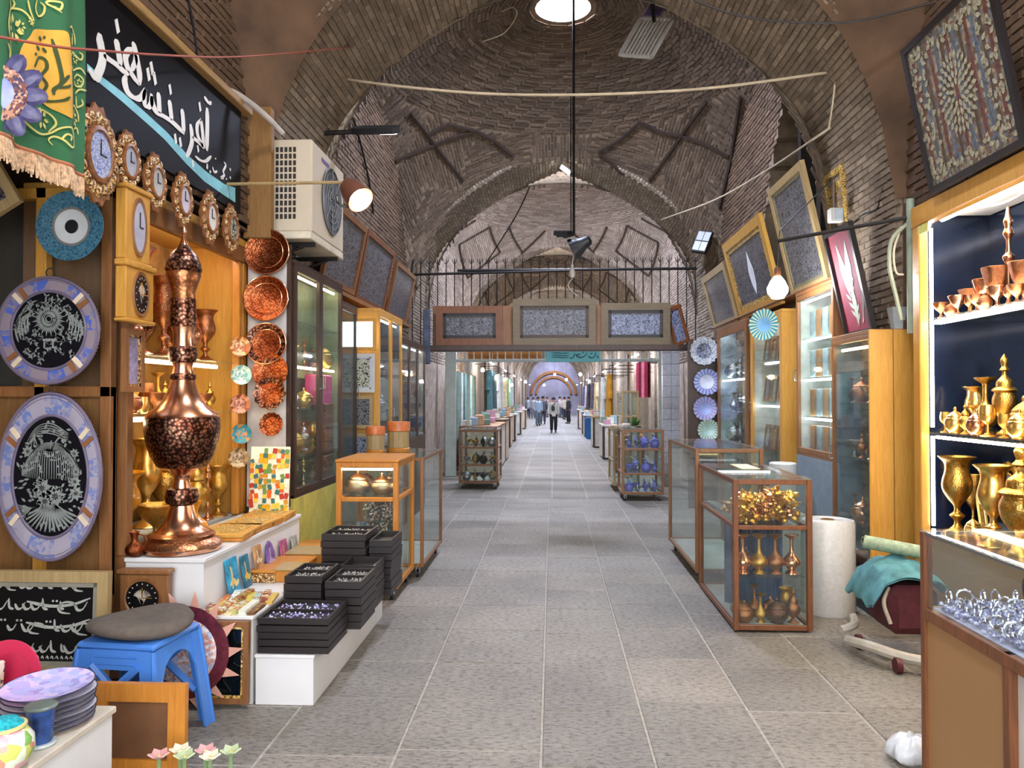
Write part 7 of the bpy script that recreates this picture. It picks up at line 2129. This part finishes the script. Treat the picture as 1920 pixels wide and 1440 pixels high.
for k, (s, y, h, tp, bd) in enumerate(FARC):
    x0, x1 = (-1.95, -1.32) if s < 0 else (1.30, 1.95)
    if s < 0 and y < 20: x0, x1 = -1.9, -1.15
    n_ = k + 1 if s < 0 else k - 7
    counter(f'shop counter, {ORD[n_ - 1]} beyond the pale gate, {"scarf" if s < 0 else "garment"} side', x0, x1, y, y + 1.4, h, tp, bd)
    for q in range(5):
        mcol = ['#d9d2c6', '#8fb0c0', '#c9a27a', '#6f8a7a', '#b9899a'][(q + k) % 5]
        single('goods_box', f'small goods box, {ORD[q]} on the {ORD[n_ - 1]} counter of the {"scarf" if s < 0 else "garment"} side', 'box', MB().cbox(-.09, .09, -.09, .09, 0, .12 + .05 * (q % 3), .01), flat('goods ' + mcol, mcol, .5, var=.2), (x0 + .12 + .11 * (q % 4), y + .2 + .24 * q, h + .001), f'goods boxes on counter {ORD[n_ - 1]} {"scarf" if s < 0 else "garment"} side', rot=I4)
GC = ['#7fa090', '#c9d2cf', '#4f7f86', '#a9b9b4', '#d9c9a9', '#3f5f6a', '#b9c9d9', '#8a9a5a', '#e0e4e6', '#5f6f8a']
def garment(label, x, y, ztop, h, w, colr, side, group, sleeves=True):
    t = Thing('garment', label, 'garment', (x, y, ztop), group)
    m = MB()
    V = []
    n = 10
    N = 14
    for j in range(n + 1):
        f = j / n
        ww = w * (.42 + .12 * f) * (.55 if f < .04 else 1)
        for i in range(N):
            a = 2 * pi * i / N
            V.append((x + .07 * cos(a) * (1 + .5 * f) + .01 * sin(5 * a), y + ww * sin(a) * (1 + .06 * sin(9 * a)), ztop - h * f))
    Fc = []
    for j in range(n):
        for i in range(N):
            i2 = (i + 1) % N
            Fc.append((j * N + i, (j + 1) * N + i, (j + 1) * N + i2, j * N + i2))
    m.add(V, Fc)
    mt = flat('cloth ' + colr, colr, .85, var=.22, scale=7)
    t.part('body', m, mt)
    if sleeves:
        for s in (-1, 1): t.part('sleeve', MB().tube(smooth_path([(x, y + s * w * .4, ztop - .04), (x, y + s * w * .56, ztop - .3 * h), (x, y + s * w * .6, ztop - .5 * h)], 4), .06, 8, None, .07), mt)
    t.part('hanger', MB().tube([(x, y - w * .3, ztop - .02), (x, y, ztop + .06), (x, y + w * .3, ztop - .02)], .008, 5), STEEL)
    t.part('hook', MB().cyl((x, y, ztop + .05), (x, y, ztop + .25), .006, 5), STEEL)
    t.part('wall_arm', MB().cyl((x, y, ztop + .25), (2.62 if side > 0 else -2.33, y, ztop + .25), .012, 6), STEEL)
    return t
# long cloth lengths on the left just behind the gate
for k in range(9):
    c = ['#7f9a90', '#c9d2cf', '#54666a', '#6fa090', '#d9dcd6', '#3f5f6a', '#a9c9c0', '#8a9a8a', '#4f6f66'][k]
    y = 16.8 + .42 * k
    t = Thing('hanging_cloth', f'long hanging cloth length, {ORD[k]} behind the pale gate post', 'cloth', (-2.05, y, 2.2), 'cloth lengths behind the gate')
    m = MB()
    V = []
    for j in range(9):
        V += [(-2.05 + .05 * sin(j * 1.7 + k), y - .19 + .38 * j / 8, .35), (-2.05 + .05 * sin(j * 1.7 + k), y - .19 + .38 * j / 8, 2.15), (-2.09 + .05 * sin(j * 1.7 + k), y - .19 + .38 * j / 8, .35), (-2.09 + .05 * sin(j * 1.7 + k), y - .19 + .38 * j / 8, 2.15)]
    m.add(V, [f for j in range(8) for f in ((4 * j, 4 * j + 4, 4 * j + 5, 4 * j + 1), (4 * j + 3, 4 * j + 7, 4 * j + 6, 4 * j + 2))])
    t.part('fabric', m, flat('cloth ' + c, c, .85, var=.2, scale=7))
    t.part('rod', MB().cyl((-2.07, y - .2, 2.17), (-2.07, y + .2, 2.17), .012, 6), STEEL)
    t.part('wall_bracket', MB().cyl((-2.07, y, 2.17), (-2.33, y, 2.17), .01, 6), STEEL)
for k in range(8):
    c = GC[(k * 3 + 2) % 10]
    garment(f'blue-grey garment hanging over the scarf counters, {ORD[k]} from the gate', -1.75, 21.4 + 1.7 * k, 2.35, 1.1, .55, c, -1, 'garments over the scarf counters', k % 2 == 0)
RG = [(1.55, 23.4, 2.2, 1.3, '#dfe9f2', 'white and pale blue robe hanging over the garment counters, nearest the gate'), (1.62, 22.0, 2.25, 1.35, '#c98f1f', 'mustard yellow robe hanging nearest the pale gate'), (1.75, 24.8, 2.15, 1.2, '#a9d9d0', 'mint robe hanging behind the white one'), (1.5, 26.2, 2.1, .95, '#d9cfb0', 'cream tunic hanging beyond the mint robe'), (1.45, 27.6, 2.1, .9, '#6a6078', 'violet grey tunic hanging beyond the cream one'), (1.4, 29.6, 2.1, .9, '#3a3f4a', 'dark tunic hanging beyond the violet grey one'), (1.5, 31.6, 2.1, .9, '#8fa08a', 'sage tunic hanging further along'), (1.5, 33.6, 2.1, .9, '#d9b9c0', 'pale pink tunic hanging far along'), (1.5, 36, 2.1, .9, '#4f5f8a', 'blue tunic hanging farthest along')]
for x, y, zt, h, c, lab in RG: garment(lab, x, y, zt, h, .6, c, 1, 'robes over the garment counters')
for k, c in enumerate(['#8a1f35', '#d9708f', '#6a1a2a', '#b03a55', '#c9a9a0']):
    t = Thing('hanging_rug', f'{["crimson", "rose pink", "wine red", "red", "pale"][k]} rug hanging in folds behind the tiled column', 'rug', (2.1, 16.9 + .55 * k, 1.75), 'rugs behind the tiled column')
    y = 16.9 + .55 * k
    m = MB()
    V = []
    for j in range(9): V += [(2.05 + .03 * sin(j * 2.1), y - .2 + .4 * j / 8, 1.6), (2.05 + .03 * sin(j * 2.1), y - .2 + .4 * j / 8, 2.42), (2.09 + .03 * sin(j * 2.1), y - .2 + .4 * j / 8, 1.6), (2.09 + .03 * sin(j * 2.1), y - .2 + .4 * j / 8, 2.42)]
    m.add(V, [f for j in range(8) for f in ((4 * j, 4 * j + 1, 4 * j + 5, 4 * j + 4), (4 * j + 3, 4 * j + 2, 4 * j + 6, 4 * j + 7))])
    t.part('pile', m, flat('rug ' + c, c, .9, var=.25, scale=12))
    t.part('pole', MB().cyl((2.07, y - .22, 2.44), (2.07, y + .22, 2.44), .014, 6), W_DARK)
    t.part('wall_bracket', MB().cyl((2.07, y, 2.44), (2.6, y, 2.44), .01, 6), STEEL)
showcase('glass_showcase', 'tall bright glass showcase behind the pale gate at the garment side', 1.62, 2.02, 18.1, 19.5, .05, 1.75, W_PALE, (.6, 1.15), False, .04)
c = onZ(1112, 823, 0)
t = Thing('waste_drum', 'ribbed blue plastic drum beside the garment counters', 'drum', (c.x, c.y, 0))
M = TR(c.x, c.y, 0)
BD = flat('ribbed blue plastic', '#2a67a8', .4, var=.1)
t.part('body', MB().lathe([(0, 0), (.26, 0), (.30, .8), (.27, .8), (0, .1)], 28, M), BD)
for k in range(14): t.part('rib', MB().cyl((c.x + .262 * cos(k * pi / 7), c.y + .262 * sin(k * pi / 7), .03), (c.x + .302 * cos(k * pi / 7), c.y + .302 * sin(k * pi / 7), .76), .016, 5), BD)
t.part('rim', MB().tube([(c.x + .3 * cos(k * pi / 14), c.y + .3 * sin(k * pi / 14), .8) for k in range(29)], .02, 6), BD)
c = onZ(1165, 852, .0)
t = Thing('potted_plant', 'leafy green plant in a dark pot on the honey-wood counter', 'plant', (1.78, 16.72, .801))
t.part('pot', MB().lathe([(0, 0), (.1, 0), (.13, .18), (.115, .18), (0, .15)], 18, TR(1.78, 16.72, .801)), W_DARK)
m = MB()
rr = random.Random(3)
for k in range(60): m.leaf(0, 0, 0, rr.uniform(.12, .25), .05, TR(1.78, 16.72, .98) @ RZ(rr.uniform(0, 6.3)) @ RY(-rr.uniform(.2, 1.4)), .002)
t.part('foliage', m, flat('leaf green', '#4f7a3a', .6, var=.3, scale=20), kind='stuff')

# lamps along the passage
def ceil_z(x, Y):
    for i in range(len(ARCHES)):
        if ARCHES[i][0] <= Y <= ARCHES[i][1]: return 5.6 - .16 * (x - CX) ** 2
        y1 = ARCHES[i + 1][0] if i + 1 < len(ARCHES) else YEND
        if ARCHES[i][1] < Y < y1:
            yc, hy = (ARCHES[i][1] + y1) / 2, (y1 - ARCHES[i][1]) / 2
            return CZ + sqrt(max(.1, RS * RS - (x - CX) ** 2 - ((Y - yc) * 2.555 / hy) ** 2))
    return 5.5
for k, (px, py, Y, wm) in enumerate([(905, 694, 19.0, 1), (930, 708, 23.0, 1), (946, 712, 27, 1), (1088, 702, 25, 1), (985, 716, 36, 0), (1062, 712, 38, 0), (1040, 702, 46, 0), (1020, 722, 58, 0), (960, 722, 31, 0), (1105, 715, 31, 0)]):
    p = onY(px, py, Y)
    t = Thing('pendant_bulb', f'{"warm" if wm else "white"} pendant bulb over the far passage, {ORD[k]} from the pale gate', 'lamp', tuple(p), 'bulbs in the far passage')
    M = TR(*p)
    q = .55 + .008 * (Y - 19)
    t.part('bulb', MB().lathe([(0, -.09 * q), (.06 * q, -.07 * q), (.085 * q, 0), (.05 * q, .08 * q), (0, .1 * q)], 14, M), emit('passage warm bulb', '#ffd9a0', 60.0) if wm else emit('passage white bulb', '#eef3ff', 90.0))
    t.part('cord', MB().cyl((p.x, Y, p.z + .05), (p.x, Y, ceil_z(p.x, Y)), .006, 5), BLACK)
for k, (s, Y) in enumerate([(-1, 17), (1, 18.5), (-1, 22.5), (1, 24), (-1, 29), (1, 30), (-1, 36), (1, 37), (-1, 44), (1, 45), (-1, 53), (1, 54), (-1, 62), (1, 63)]):
    x = s * 1.95 + (.15 if s < 0 else .1)
    single('shop_tube', f'white tube light over the {"scarf" if s < 0 else "garment"} side of the far passage, {ORD[k // 2]} from the gate', 'lamp', MB().cyl((x, Y, 2.62), (x, Y + 1.4, 2.62), .022, 8), emit('shop tube white', '#eaf0ff', 60.0), (x, Y, 2.62), 'shop tubes in the far passage')
    t = Thing('tube_bracket', f'thin bracket holding the {ORD[k // 2]} tube on the {"scarf" if s < 0 else "garment"} side', 'bracket', (x, Y + .7, 2.64), 'tube brackets')
    t.part('rod', MB().cyl((x, Y + .7, 2.645), (x + s * .6, Y + .7, 2.9), .01, 5), STEEL)
# bay lamps of the second dome
for k, (s, Y) in enumerate([(-1, 15.4), (1, 16.0)]):
    pass

# ------------------------------------------------------------------ people
def person(label, x, y, h, yaw, top, legs, hair, step=.12, bag=False, longtop=1.0):
    t = Thing('person', label, 'person', (x, y, 0), None, RZ(yaw))
    s = h / 1.72
    J = {'pelvis': (0, 0, .94), 'belly': (0, .01, 1.08), 'chest': (0, 0, 1.30), 'neck': (0, 0, 1.46), 'head': (0, -.015, 1.56), 'crown': (0, -.01, 1.64),
         'ls': (-.18, 0, 1.40), 'le': (-.235, .02, 1.14), 'lw': (-.24, -.05, .90), 'lh': (-.24, -.07, .81), 'rs': (.18, 0, 1.40), 're': (.235, .03, 1.14), 'rw': (.24, .0, .90), 'rh': (.24, -.02, .81),
         'lp': (-.09, 0, .88), 'lk': (-.10, -step * .6, .49), 'la': (-.10, -step * .2, .08), 'lt': (-.10, -step * .2 - .15, .04), 'rp': (.09, 0, .88), 'rk': (.10, -step * .1, .49), 'ra': (.10, step, .09), 'rt': (.10, step - .15, .04)}
    Rr = {'pelvis': .13, 'belly': .125, 'chest': .14, 'neck': .055, 'head': .088, 'crown': .075, 'ls': .062, 'le': .045, 'lw': .033, 'lh': .04, 'rs': .062, 're': .045, 'rw': .033, 'rh': .04, 'lp': .09, 'lk': .06, 'la': .042, 'lt': .038, 'rp': .09, 'rk': .06, 'ra': .042, 'rt': .038}
    E = [('pelvis', 'belly'), ('belly', 'chest'), ('chest', 'neck'), ('neck', 'head'), ('head', 'crown'), ('chest', 'ls'), ('ls', 'le'), ('le', 'lw'), ('lw', 'lh'), ('chest', 'rs'), ('rs', 're'), ('re', 'rw'), ('rw', 'rh'), ('pelvis', 'lp'), ('lp', 'lk'), ('lk', 'la'), ('la', 'lt'), ('pelvis', 'rp'), ('rp', 'rk'), ('rk', 'ra'), ('ra', 'rt')]
    ks = list(J)
    me = bpy.data.meshes.new('body')
    me.from_pydata([tuple(c * s for c in J[k]) for k in ks], [(ks.index(a), ks.index(b)) for a, b in E], [])
    me.materials.append(flat('skin', '#b98a6c', .5, var=.05))
    o = bpy.data.objects.new('body', me); COL.objects.link(o); o.parent = t.o
    sk = o.modifiers.new('skin', 'SKIN')
    for i, k in enumerate(ks):
        v = me.skin_vertices[0].data[i]
        v.radius = (Rr[k] * s, Rr[k] * s * (.72 if k in ('pelvis', 'belly', 'chest') else 1))
        v.use_root = k == 'pelvis'
    o.modifiers.new('smooth', 'SUBSURF').levels = 1
    o.modifiers['smooth'].render_levels = 1
    def P(k): return Vector(J[k]) * s
    tm, lm = flat('top ' + top, top, .85, var=.12, scale=12), flat('legs ' + legs, legs, .85, var=.12, scale=12)
    m = MB()
    zb = .94 - .16 * longtop
    m.lathe([(.155 * s, zb * s), (.17 * s, .95 * s), (.16 * s, 1.1 * s), (.175 * s, 1.28 * s), (.165 * s, 1.38 * s), (.10 * s, 1.45 * s), (.062 * s, 1.475 * s)], 20, SCL(1.12, .78, 1), caps=False)
    t.part('shirt', m, tm)
    for a in 'lr': t.part('sleeve', MB().tube(smooth_path([P(a + 's') + Vector((0, 0, .02)), P(a + 'e'), P(a + 'w')], 4), .068 * s, 10, None, .05 * s), tm)
    m = MB().lathe([(.0, .82 * s), (.15 * s, .84 * s), (.165 * s, .96 * s), (.16 * s, 1.0 * s)], 18, SCL(1.08, .78, 1), caps=False)
    for a in 'lr': m.tube(smooth_path([P(a + 'p'), P(a + 'k'), P(a + 'a') + Vector((0, 0, .03))], 5), .105 * s, 12, None, .068 * s)
    t.part('trousers', m, lm)
    for a in 'lr': t.part('shoe', MB().lathe([(0, 0), (.045 * s, .0), (.05 * s, .03), (.035 * s, .075), (0, .085)], 12, TR(P(a + 'a').x, P(a + 'a').y - .07 * s, .002 if a == 'l' else .012) @ SCL(1, 2.4, 1)), BLACK)
    t.part('hair', MB().lathe([(.092 * s, -.02), (.1 * s, .03), (.085 * s, .085), (.05 * s, .115), (0, .12)], 16, TR(0, .008, 1.595 * s) @ RX(-.25)), flat('hair ' + hair, hair, .7))
    m = MB()
    for q in (-1, 1): m.lathe([(0, 0), (.011, .004), (0, .01)], 8, TR(q * .033 * s, -.098 * s, 1.585 * s) @ RX(pi / 2))
    m2 = t.part('eyes', m, BLACK)
    t.part('nose', MB().tube([(0, -.095 * s, 1.59 * s), (0, -.118 * s, 1.553 * s)], .01, 6), flat('skin', '#b98a6c', .5))
    if bag:
        t.part('bag', MB().cbox(-.11, .05, -.19, -.13, 1.0, 1.2, .02), BLACK)
        t.part('bag_strap', MB().tube(smooth_path([(-.1, -.14, 1.2), (.05, -.15, 1.33), (.15, -.02, 1.44), (.1, .12, 1.3)], 5), .012, 6), BLACK)
    return t
c = onZ(1038, 811, 0)
person('person in a pale grey top and black trousers walking with a dark bag', c.x, c.y, 1.62, 0.05, '#b9bab5', '#16171b', '#2a211d', .14, True)
c = onZ(1018, 795, 0)
person('person in dark clothes walking behind the one in pale grey', c.x, c.y, 1.7, 3.1, '#4a4c55', '#33363f', '#1a1514', .12, False)
c = onZ(1009, 798, 0)
person('person in a light blue top at the edge of the crowd beside the dark-clothed one', c.x, c.y, 1.66, .4, '#a9c3d9', '#6a7a8a', '#2a211d', .1, False)
c = onZ(1066, 794, 0)
person('person in black standing by the garment counters further on', c.x, c.y, 1.66, -1.2, '#23232c', '#1c1d26', '#15110f', .05, False)
for k, (px, py, tc, lc) in enumerate([(1000, 785, '#c9c3c9', '#7a8292'), (1026, 782, '#d9a99a', '#8a7a8a'), (1050, 783, '#e0c9cf', '#5a6272'), (990, 784, '#a9b9cf', '#4a5262'), (1058, 786, '#cfcbb9', '#3a3f4a')]):
    c = onZ(px, py, 0)
    person(f'distant person in a {["pale mauve", "coral", "pale pink", "sky blue", "cream"][k]} top in the far crowd', c.x, c.y, 1.62 + .03 * (k % 3), k * .9, tc, lc, '#2a201c', .1)

# ------------------------------------------------------------------ things hung under the first dome
yc = (ARCHES[1][1] + ARCHES[2][0]) / 2
p = onY(1088, 458, yc - .55)
t = Thing('hanging_spotlight', 'black spotlight with vanes on a long thin rod under the skylight dome', 'lamp', (p.x - .08, yc - .55, p.z))
px_ = onY(1076, 440, yc - .55)
Yh = yc - .55
t.part('rod', MB().cyl((px_.x, Yh, px_.z), (px_.x, Yh, 6.42), .016, 8), STEEL)
t.part('upper_rod', MB().cyl((px_.x - .035, Yh, px_.z), (px_.x - .035, Yh, 5.2), .007, 6), STEEL)
M = TR(p.x + .02, Yh, p.z) @ RZ(1.25) @ RX(1.1)
t.part('housing', MB().lathe([(.03, .12), (.06, .1), (.075, .02), (.14, -.12), (.13, -.12), (.06, .03), (0, .04)], 22, M), BLACK)
t.part('reflector', MB().lathe([(.125, -.118), (.06, .0), (0, .02)], 22, M, caps=False), WHITE)
for k in range(3): t.part('vane', MB().box(.03, .24, -.05, .05, -.006, .006, TR(px_.x, Yh, px_.z + .02) @ RZ(2.2 + k * .5) @ RX(.3)), BLACK)
pb = onY(1073, 508, Yh)
t2 = Thing('clear_bulb', 'clear unlit bulb on a crooked wire below the black spotlight', 'lamp', (pb.x, Yh, pb.z))
t2.part('glass', MB().lathe([(0, -.09), (.03, -.075), (.04, -.03), (.02, .04), (.015, .08), (0, .085)], 16, TR(pb.x, Yh, pb.z)), flat('frosted bulb', '#b9b4aa', .2))
t2.part('wire', MB().tube(smooth_path([(pb.x, Yh, pb.z + .08), (pb.x + .01, Yh, pb.z + .16), (px_.x, Yh, px_.z - .02)], 4), .006, 5), WHITE2)
t2.part('loose_wire', MB().tube(smooth_path([(pb.x, Yh, pb.z - .09), (pb.x - .05, Yh, pb.z - .18), (pb.x + .06, Yh, pb.z - .3)], 4), .005, 5), WHITE2)
# slatted vent hanging at the top
p = onY(1211, 70, 8.4)
t = Thing('slatted_vent', 'tilted pale slatted vent hanging under the dome beside the skylight', 'vent', tuple(p), None, RX(1.15) @ RY(-.45) @ RZ(-.55))
for a in ((-.22, -.20, -.26, .26), (.20, .22, -.26, .26), (-.22, .22, -.26, -.24), (-.22, .22, .24, .26)): t.part('frame_bar', MB().box(a[0], a[1], a[2], a[3], -.02, .02), WHITE2)
for k in range(9): t.part('slat', MB().box(-.195 + k * .0465, -.173 + k * .0465, -.24, .24, -.006, .006), flat('pale slat', '#c9c5bd', .5))
t.part('mount', MB().cyl((0, .2, 0), (-.25, 1.0, .8), .02, 6), STEEL)
t.part('lilac_rag', MB().cbox(-.16, .06, .26, .62, .02, .04, .006), flat('lilac rag', '#6a5f8a', .8, var=.3))
p = onY(1060, 319, 12.9)
t = Thing('arch_lamp', 'small white tube lamp fixed under the crown of the second arch', 'lamp', tuple(p), None, RZ(.5) @ RY(.5))
t.part('tube', MB().cyl((-.09, 0, 0), (.09, 0, 0), .03, 10), emit('arch lamp', '#ffffff', 12))
t.part('holder', MB().box(-.1, .1, -.03, .03, .03, .06), WHITE2)
p = onY(1316, 452, 12.0)
t = Thing('panel_lamp', 'square four-pane lamp fixed on the pier at the right end of the spiked rail', 'lamp', tuple(p), None, RZ(-.5) @ RX(-.35) @ RY(.25))
t.part('housing', MB().cbox(-.12, .12, 0, .06, -.19, .19, .01), STEEL)
for i in (-1, 1):
    for j in (-1, 1): t.part('lens', MB().box(i * .055 - .05, i * .055 + .05, -.006, 0, j * .085 - .075, j * .085 + .075), flat('pale lens', '#c9d0d2', .2))
# cables and ropes
cable('red_cable', 'thin red cable stretched across the green banner and the black sign', [onY(-20, 66, 2.5), onY(110, 88, 2.75), onY(165, 93, 2.9), onY(300, 103, 3.5), onY(430, 107, 4.4), onY(560, 98, 5.5), onY(722, 82, 7.1)], .0055, flat('red cable', '#9a4a35', .5), 6)
cable('rope', 'pale rope sagging across the dome below the skylight', [onY(606, 138, 7.0), onY(660, 150, 6.7), onY(760, 163, 6.4), onY(900, 175, 6.4), onY(1040, 178, 6.4), onY(1200, 174, 6.4), onY(1360, 162, 6.4), onY(1566, 134, 6.4)], .011, flat('pale rope', '#c2b093', .8), 6)
cable('rope', 'pale rope running down from the right pier to the second arch', [onY(1556, 240, 6.6), onY(1440, 318, 8.2), onY(1340, 375, 10), onY(1240, 412, 12.2)], .011, flat('pale rope', '#c2b093', .8), 6)
cable('rope', 'short rope hanging down the right pier', [onY(1568, 136, 6.35), onY(1562, 190, 6.4), onY(1554, 242, 6.5)], .008, flat('pale rope', '#c2b093', .8), 6)
cable('dark_cable', 'dark cable crossing the crown of the first arch', [onY(1300, 0, 5.6), onY(1380, 28, 5.6), onY(1480, 41, 5.6), onY(1600, 40, 5.5), onY(1750, 5, 5.3)], .008, flat('dark cable', '#2a211c', .6), 6)
cable('wall_cable', 'black cable running down the brown wall above the black sign', [onX(352, -5, -2.26), onX(364, 60, -2.26), onX(370, 115, -2.26)], .01, BLACK, 6)
cable('wall_cable', 'dark cable trailing down the dark side wall behind the lamp head', [onX(640, 165, -2.28), onX(668, 240, -2.28), onX(690, 330, -2.28), onX(700, 400, -2.28)], .014, BLACK, 6)
cable('thin_wire', 'thin wire drooping inside the pale dome beyond the spiked rail', [onY(1000, 335, 13.9), onY(970, 400, 14.2), onY(930, 465, 14.5), onY(910, 495, 14.6)], .012, STEEL, 6)
cable('loop_wire', 'faint loop of wire under the ringed bricks of the dome', [onY(905, 78, 8.3), onY(945, 62, 8.3), onY(968, 30, 8.3), onY(962, 14, 8.3), onY(940, 22, 8.3)], .006, flat('pale rope', '#c2b093', .8), 6)
